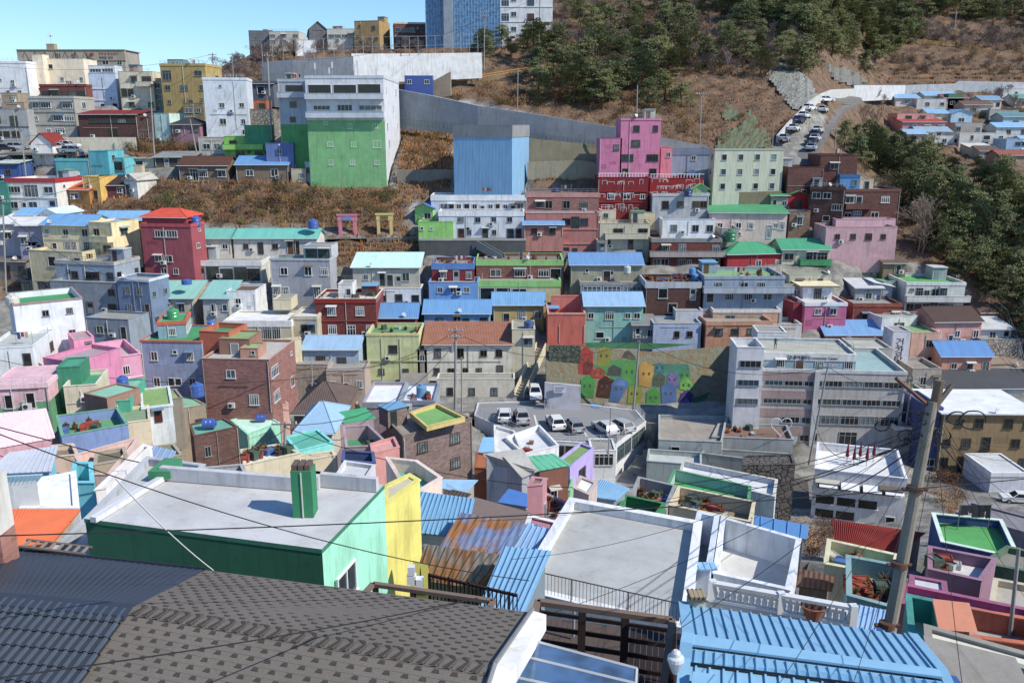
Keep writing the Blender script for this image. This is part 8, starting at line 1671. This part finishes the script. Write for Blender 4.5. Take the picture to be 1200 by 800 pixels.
for k_, (dx, dz, s_) in enumerate(((0, 0, .26), (.22, -.1, .24), (0, .3, .2))): mb.box(p.x + dx - s_ / 2, p.x + dx + s_ / 2, p.y, p.y + s_, p.z + dz - .15, p.z + dz + .12, 'paint:d8d8d8')
t = mb.build('meter_box', loc=tuple(p)); tag(t, 'cluster of white electric meter boxes on the yellow wall corner', 'meter box')
# ================================================================== poles and cables
def pole(label, px0, py0, px1, py1, Y, r=.15, arms=1, Y1=None, m_='conc:9c9a94', bands=(), box=False, name='utility_pole'):
    a, b = P(px0, py0, Y), P(px1, py1, Y1 or Y); t = thing(name, label, 'utility pole', tuple(a)); mb = MB(); mb.bar(a - Vector((0, 0, 1.5)), b, r, m_, 12, r * .72); mb.build('shaft', t); d = (b - a)
    for k_ in range(arms):
        q = a + d * (.96 - .07 * k_); mb = MB(); mb.box(q.x - 1.0, q.x + 1.0, q.y - .06 - r, q.y + .02 - r, q.z - .05, q.z + .05, 'metal:8c8c88')
        for s_ in (-.9, -.45, .45, .9): mb.lathe([(.05, 0), (.06, .05), (.035, .1), (.06, .14), (.03, .2)], 'paint:c8c4bc', 8, (q.x + s_, q.y - r - .02)); 
        nv = 8 * 5
        for j in range(4 * nv): i_ = len(mb.v) - 1 - j; v = mb.v[i_]; mb.v[i_] = (v[0], v[1], v[2] + q.z + .05)
        mb.build('crossarm', t)
    for f_ in bands: q = a + d * f_; mb = MB(); mb.bar(q - d.normalized() * .06, q + d.normalized() * .06, r * 1.12, 'metal:6a4a38', 12); mb.bar(q + Vector((-r * 1.7, 0, 0)), q + Vector((r * 1.7, 0, 0)), .05, 'plain:5c3a30', 6); mb.build('clamp', t)
    if box: q = a + d * .72; mb = MB(); mb.lathe([(.24, 0), (.26, .05), (.26, .75), (.2, .85)], 'metal:8c9094', 12, (q.x - .5, q.y - .1)); mb.v = [(v[0], v[1], v[2] + q.z) for v in mb.v]; mb.build('transformer', t)
    return a, b
pa, pb = pole('big leaning concrete utility pole nearest the camera', 1036, 748, 1093, 470, 18, .17, 0, Y1=18.6, m_='conc:948a7a', bands=(.06, .32, .64))
W_ = bpy.data.objects
t = [o for o in bpy.data.objects if o.get('label') == 'big leaning concrete utility pole nearest the camera'][0]
mb = MB(); q = pb; mb.bar(q + Vector((-.9, 0, .55)), q + Vector((-.1, 0, -.1)), .05, 'metal:6c4a3c', 6); mb.bar(q + Vector((.1, 0, -.1)), q + Vector((.45, .1, .35)), .06, 'metal:7a6a58', 6); mb.bar(q + Vector((.05, 0, -.2)), q + Vector((.1, 0, .5)), .11, 'metal:7a6654', 10); mb.build('bracket', t)
R = random.Random(8)
for k_ in range(9):
    mb = MB(); q = pb - Vector((R.uniform(.1, 1.2) * (1 if k_ < 6 else -.9), .1, .55 + R.uniform(-.25, .3))); rr = R.uniform(.12, .34); pr_ = None
    for j in range(15): a_ = j / 14 * 5.2 + k_; v = q + Vector((math.cos(a_) * rr, R.uniform(-.02, .02), math.sin(a_) * rr * .7)); (mb.bar(pr_, v, .018, 'plain:26262a', 4) if pr_ is not None else None); pr_ = v
    mb.build('cable_loop', t)
for lb, a_ in (('utility pole in front of the community centre facade', (949, 530, 971, 425, 92, .12, 1)), ('double utility pole with transformer before the cream retaining wall', (533, 486, 534, 383, 108, .2, 2)), ('thin utility pole beside the double pole at the retaining wall', (541, 486, 541, 418, 108.5, .12, 0)),
               ('utility pole rising through the painted slope', (742, 474, 750, 392, 112, .16, 1)), ('dark pole behind the turquoise decked house', (332, 548, 334, 494, 62, .13, 1)), ('small grey pole with a junction box at the right edge', (1186, 742, 1194, 642, 30, .09, 0)),
               ('leaning pole at the steel deck', (30, 205, 24, 150, 165, .14, 1)), ('tall pale pole by the mint block', (181, 190, 176, 103, 172, .16, 0)), ('leaning pole with lamp beside the plum cottage', (230, 172, 222, 136, 171, .13, 1)),
               ('ridge pole with crossarms above the ochre block', (252, 118, 249, 62, 205, .16, 2)), ('second ridge pole above the pale grey flats', (274, 112, 272, 62, 207, .14, 1)), ('tall dark pole between the rubble terrace and the green building', (318, 155, 313, 62, 172, .2, 1)),
               ('tall white pole in front of the blue glass school', (567, 80, 568, 12, 222, .16, 2)), ('grey pole in front of the braced school stair', (631, 66, 633, -10, 226, .16, 2)), ('slim pole on the dry slope above the warehouse', (606, 140, 607, 80, 186, .13, 0)),
               ('pale pole standing in the orange slope behind the pink tower', (820, 170, 822, 108, 174, .13, 1)), ('slim pole left of the orange slope', (746, 138, 747, 100, 176, .13, 0)), ('lamp pole beside the beige factory', (905, 178, 907, 138, 172, .1, 0)),
               ('pole at the right end of the road shoulder', (977, 196, 980, 150, 186, .14, 1)), ('utility pole by the grey blue and rose houses', (366, 462, 365, 425, 112, .12, 0)), ('dark pole crossing the picture edge houses', (6, 345, 3, 232, 128, .15, 1)),
               ('slim pole in the yard below the ochre brown building', (1110, 560, 1119, 520, 101, .12, 0)), ('utility pole at the right end of the community centre', (1058, 520, 1070, 440, 104, .13, 2)), ('lamp post over the rooftop car park', (713, 522, 716, 478, 96, .09, 0)), ('thin pole with a lamp by the salmon storeys', (583, 300, 584, 262, 150, .09, 0)), ('far lattice mast in the hilltop wood', (1119, 30, 1121, 12, 320, .2, 0))):
    pole(lb, *a_[:5], r=a_[5], arms=a_[6], box='transformer' in lb)
def cable(a, b, sag, r, m_='plain:2a2a2e', label='cable', group='overhead cables', n=14):
    mb = MB(); pr_ = None
    for i in range(n + 1):
        t_ = i / n; v = a.lerp(b, t_) - Vector((0, 0, sag * 4 * t_ * (1 - t_)))
        if pr_ is not None: mb.bar(pr_, v, r, m_, 4)
        pr_ = v
    return tag(mb.build('cable', loc=tuple(a)), label, 'cable', group)
top = pb - Vector((0, 0, .55))
K = [((-20, 628, 13), (1210, 560, 19), 0.2, .012, 'long black cable crossing the big green house and the white flat roof'),
     ((-10, 795, 9), (560, 700, 17), .1, .012, 'thin black cable across the shingle roof'), ((-10, 498, 40), (1070, 520, 60), 5, .03, 'dark cable behind the big white roofs'),
     ((-10, 505, 14), (620, 680, 18), .4, .011, 'grey cable slanting down from the left picture edge'), ((135, 560, 15), (250, 668, 17.4), .1, .013, 'white cable falling to the dark metal roof edge'),
     ((332, 500, 62), (1082, 500, 60), 5, .03, 'sagging cable from the dark pole to the right'), ((332, 505, 62), (-10, 530, 55), 3, .03, 'cable from the dark pole to the left edge')]
for a, b, s_, r_, lb in K: cable(P(*a), P(*b), s_, r_, label=lb, m_='plain:d0d0cc' if 'white cable' in lb else 'plain:2a2a2e')
R = random.Random(4)
for k_, (x, y, Y, s_) in enumerate(((560, 610, 28, .5), (640, 720, 20, .4), (880, 600, 40, 1), (600, 655, 24, .7), (930, 560, 60, 1.5), (1215, 520, 40, .3), (1215, 535, 36, .4), (1215, 600, 30, .3), (1215, 640, 26, .3), (1130, 820, 12, .2), (1215, 720, 22, .2), (900, 820, 12, .3), (760, 760, 15, .2), (1000, 800, 12, .2), (950, 470, 92, 3), (820, 520, 90, 3), (1040, 640, 30, .4), (1160, 560, 50, .5), (1190, 650, 30, .4), (1060, 700, 24, .2))):
    cable(top + Vector((R.uniform(-.3, .3), 0, R.uniform(-.3, .3))), P(x, y, Y), s_, .007 if Y < 50 else .02, label='thin cable strung from the big leaning utility pole', group='cables of the big leaning pole')
for k_, (a, b, s_) in enumerate((((30, 160, 166), (181, 120, 172), 1), ((181, 108, 172), (249, 66, 205), 1), ((249, 64, 205), (-20, 76, 190), 2), ((249, 68, 205), (313, 66, 172), 1.5), ((534, 388, 108), (365, 430, 112), 2), ((534, 390, 108), (750, 396, 112), 3), ((750, 398, 112), (971, 430, 92), 2.5), ((534, 400, 108), (334, 498, 62), 3), ((971, 430, 92), (1070, 444, 104), 1.5), ((313, 70, 172), (568, 20, 222), 3), ((6, 240, 128), (230, 150, 171), 2), ((6, 250, 128), (160, 330, 125), 2), ((533, 405, 108), (-10, 420, 95), 4), ((366, 430, 112), (233, 440, 104), 1), ((607, 85, 186), (820, 112, 174), 3), ((568, 16, 222), (633, -6, 226), 1))):
    cable(P(*a), P(*b), s_, .035, label='thin cable strung between the hillside utility poles', group='cables between hillside poles')
# ================================================================== small things
# flower garden of red folded parasols on the cafe roof
for k_, (x, y, lb) in enumerate(((992, 543, 'first red folded parasol from the left on the cafe roof'), (1000, 546, 'second red folded parasol on the cafe roof'), (1007, 542, 'middle red folded parasol on the cafe roof'), (1015, 546, 'fourth red folded parasol on the cafe roof'), (1023, 541, 'last red folded parasol by the stair house on the cafe roof'))):
    ccp = BOX['white two storey cafe with a walled roof terrace and dark window bands']; q = PZ(x, y, ccp[2] - .88); t = thing('parasol', lb, 'parasol', tuple(q), 'folded parasols on the cafe roof'); mb = MB(); mb.bar(q, q + Vector((0, 0, 2.3)), .04, 'metal:9c9c9c', 6); mb.build('pole', t); mb = MB()
    mb.lathe([(.16, .8), (.2, .9), (.14, 1.5), (.03, 2.4)], 'plain:7a2430', 8, (q.x, q.y)); mb.v = [(v[0], v[1], v[2] + q.z) for v in mb.v]; mb.build('canopy', t)
# heart frame
lbh = 'long grey rendered terrace with a brown paved roof and a heart shaped photo frame'; q = on_roof(lbh, .86, .35); t = thing('heart_frame', 'white heart shaped photo frame on the brown paved terrace', 'photo frame', tuple(q)); mb = MB(); pr_ = None
for j in range(25):
    s_ = j / 24 * 2 * PI; v = q + Vector((.085 * 16 * math.sin(s_) ** 3, 0, 1.5 + .085 * (13 * math.cos(s_) - 5 * math.cos(2 * s_) - 2 * math.cos(3 * s_) - math.cos(4 * s_))))
    if pr_ is not None: mb.bar(pr_, v, .07, 'paint:c8c8cc', 6)
    pr_ = v
mb.build('ring', t); mb = MB(); mb.box(q.x - .1, q.x + .1, q.y - .1, q.y + .1, q.z, q.z + .25, 'paint:c8c8c8'); mb.build('foot', t)
# small shrine arches of the upper lane
for lb, x0, x1, y0, y1, c1, c2 in (('pink arch of the upper lane with a small blue name panel', 397, 418, 251, 274, 'd87a90', '6a86c8'), ('cream and gold arch of the upper lane', 442, 460, 250, 273, 'd8c070', '7a6430')):
    Y = D(x0, 276); a, b = P(x0, y1, Y), P(x1, y1, Y); h_ = P(x0, y0, Y).z - a.z; t = thing('archway', lb, 'arch', tuple(a)); w_ = (b.x - a.x)
    for xx in (a.x, b.x - w_ * .18): mb = MB(); mb.box(xx, xx + w_ * .18, Y, Y + .5, a.z - .6, a.z + h_ * .7, 'paint:' + c1); mb.build('pillar', t)
    mb = MB(); mb.box(a.x - .1, b.x + .1, Y - .05, Y + .55, a.z + h_ * .66, a.z + h_ * .92, 'paint:' + c1); mb.box(a.x - .25, b.x + .25, Y - .15, Y + .65, a.z + h_ * .92, a.z + h_, 'paint:' + c1); mb.build('lintel', t)
    mb = MB(); mb.box(a.x + w_ * .25, b.x - w_ * .25, Y - .12, Y - .05, a.z + h_ * .7, a.z + h_ * .88, 'paint:' + c2); mb.build('name_panel', t)
strip_wall('wall', 'low stone kerb wall of the upper lane', 'wall', [(383, 283), (430, 284), (500, 282)], [279, 279, 277], 'conc:8c8678', th=.4)
# railing of the community centre roof, the visitor
zc = BOX[L0][2] - .3
rail_on('guard_rail', 'thin rail around the grey upper roof of the community centre', [(906, 403), (1000, 412), (993, 396)], zc, 1.0, 'metal:c8c8c4', 1.5, 2, .03)
def person(label, pos, top_='3a3c46', legs='2a2c34'):
    pts = [((0, 0, .92), .13), ((0, 0, 1.18), .13), ((0, 0, 1.40), .15), ((0, 0, 1.50), .06), ((0, -.01, 1.58), .075), ((0, -.01, 1.68), .09), ((.1, 0, .86), .09), ((.11, -.02, .48), .065), ((.12, 0, .08), .05), ((.12, -.12, .04), .045),
           ((-.1, 0, .86), .09), ((-.11, .02, .48), .065), ((-.12, .03, .08), .05), ((-.12, -.09, .04), .045), ((.19, 0, 1.40), .06), ((.25, -.02, 1.14), .045), ((.18, -.24, 1.04), .035), ((.15, -.31, 1.04), .035), ((-.19, 0, 1.40), .06), ((-.25, -.02, 1.14), .045), ((-.18, -.24, 1.04), .035), ((-.15, -.31, 1.04), .035)]
    ed = [(0, 1), (1, 2), (2, 3), (3, 4), (4, 5), (0, 6), (6, 7), (7, 8), (8, 9), (0, 10), (10, 11), (11, 12), (12, 13), (2, 14), (14, 15), (15, 16), (16, 17), (2, 18), (18, 19), (19, 20), (20, 21)]
    me = bpy.data.meshes.new('person'); me.from_pydata([p for p, _ in pts], ed, []); o = bpy.data.objects.new('person', me); COL.objects.link(o); md = o.modifiers.new('s', 'SKIN')
    for v, (_, r_) in zip(me.skin_vertices[0].data, pts): v.radius = (r_, r_ * .8)
    me.skin_vertices[0].data[0].use_root = True; sb = o.modifiers.new('b', 'SUBSURF'); sb.levels = 1; sb.render_levels = 1
    dg = bpy.context.evaluated_depsgraph_get(); m2 = bpy.data.meshes.new_from_object(o.evaluated_get(dg)); o.modifiers.clear(); o.data = m2; m2.name = 'person'; m2.materials.clear()
    for c in ('c89a80', top_, legs, '1c1816'): m2.materials.append(M('plain:' + c))
    for f in m2.polygons: z = f.center.z; f.material_index = 3 if z > 1.66 or (z > 1.58 and f.center.y > .02) else 0 if z > 1.48 or (abs(f.center.x) < .22 and f.center.y < -.2 and z > .9) else 1 if z > .88 else 2
    o.location = pos; tag(o, label, 'person'); return o
person('person in dark clothes leaning at the community centre roof rail', PZ(909, 410, zc) + Vector((0, .3, 0)))
person('person in a blue jacket walking at the foot of the alley stairs lane', P(640, 478, 112) , '3a5a9a')
# laundry line on the grass green roof
lg = 'house with a grass green roof terrace, laundry line and blue outer wall'; a, b = on_roof(lg, .35, .8), on_roof(lg, .8, .92); t = thing('laundry_line', 'line of dark drying clothes on the grass green roof', 'laundry', tuple(a)); mb = MB()
for q in (a, b): mb.bar(q, q + Vector((0, 0, 1.7)), .03, 'metal:8c8c8c', 6)
mb.bar(a + Vector((0, 0, 1.65)), b + Vector((0, 0, 1.65)), .012, 'plain:44484c', 4); mb.build('line', t); R = random.Random(3)
for i in range(9): q = a.lerp(b, (i + .5) / 9) + Vector((0, 0, 1.63)); w_, h_ = R.uniform(.14, .22), R.uniform(.4, .9); d = (b - a).normalized() * w_; mb = MB(); mb.hexa([q - d + Vector((0, -.03, -h_)), q + d + Vector((0, -.03, -h_)), q + d + Vector((0, .04, -h_)), q - d + Vector((0, .04, -h_)), q - d * .9 + Vector((0, -.01, 0)), q + d * .9 + Vector((0, -.01, 0)), q + d * .9 + Vector((0, .01, 0)), q - d * .9 + Vector((0, .01, 0))], R.choice(['plain:202428', 'plain:2c3a44', 'plain:3a3034'])); mb.build('garment', t)
# lettering becomes mesh
dg = bpy.context.evaluated_depsgraph_get()
for o in [o for o in scn.objects if o.type == 'FONT']:
    me = bpy.data.meshes.new_from_object(o.evaluated_get(dg)); n_ = bpy.data.objects.new('lettering', me); COL.objects.link(n_); n_.parent = o.parent; n_.matrix_local = o.matrix_local.copy(); bpy.data.objects.remove(o)

lbc = 'white two storey cafe with a walled roof terrace and dark window bands'; _r, _p, _zt, _zb, _pr, _rot, _ln = BOX[lbc]
for k_ in range(4): mb = MB(); x0_ = _ln * (.06 + .24 * k_); mb.hexa([_rot @ Vector(v) for v in ((x0_, -.9, _zt - 1.55), (x0_ + _ln * .2, -.9, _zt - 1.55), (x0_ + _ln * .2, 0, _zt - 1.2), (x0_, 0, _zt - 1.2), (x0_, -.9, _zt - 1.48), (x0_ + _ln * .2, -.9, _zt - 1.48), (x0_ + _ln * .2, 0, _zt - 1.1), (x0_, 0, _zt - 1.1))], 'paint:e4e4e0'); mb.build('awning', _r)

# white line drawings and rails of the deep red houses
R = random.Random(12)
for lbc in ('deep red house covered in white line drawings of houses', 'deep red house wing with a white lined roof rail behind the grey block'):
    _r, _p, _zt, _zb, _pr, _rot, _ln = BOX[lbc]; mb = MB(); hh_ = _zt - _zb
    for k_ in range(30):
        x_, z_ = R.uniform(.1, _ln - 1.6), _zb + R.choice((.04, .1, .42, .48, .8)) * hh_; w_, h_ = R.uniform(.5, 1.5), R.uniform(.4, .9); t_ = .05
        if z_ + h_ > _zt - .1: h_ = .4
        for a in ((x_, x_ + w_, z_ + h_, z_ + h_ + t_), (x_, x_ + t_, z_, z_ + h_), (x_ + w_ - t_, x_ + w_, z_, z_ + h_)): mb.box(a[0], a[1], -.03 - .001 * k_, 0, a[2], a[3], 'plain:e0dcd8', _rot)
    mb.build('line_drawing', _r); mb = MB()
    for j in range(int(_ln / .55)): mb.box(.1 + j * .55, .2 + j * .55, 0, .08, _zt + .05, _zt + .75, 'plain:e0dcd8', _rot)
    mb.box(0, _ln, -.01, .1, _zt + .7, _zt + .8, 'plain:e0dcd8', _rot); mb.build('roof_rail', _r)

_r, _p, _zt, _zb, _pr, _rot, _ln = BOX[gbn]
for x_, h_ in ((.12, 2.4), (.3, 1.6), (.34, 2.6), (.62, 2.2), (.66, 2.8), (.9, 1.5)):
    mb = MB(); v = _rot @ Vector((_ln * x_, 1.2, _zt - .7)); mb.bar(v, v + Vector((0, 0, h_ + .7)), .05, 'metal:a8acb0', 6); mb.box(v.x - .14, v.x + .14, v.y - .2, v.y - .05, v.z + h_ - .5, v.z + h_ + .6, 'paint:c8ccd0'); mb.build('antenna', _r)
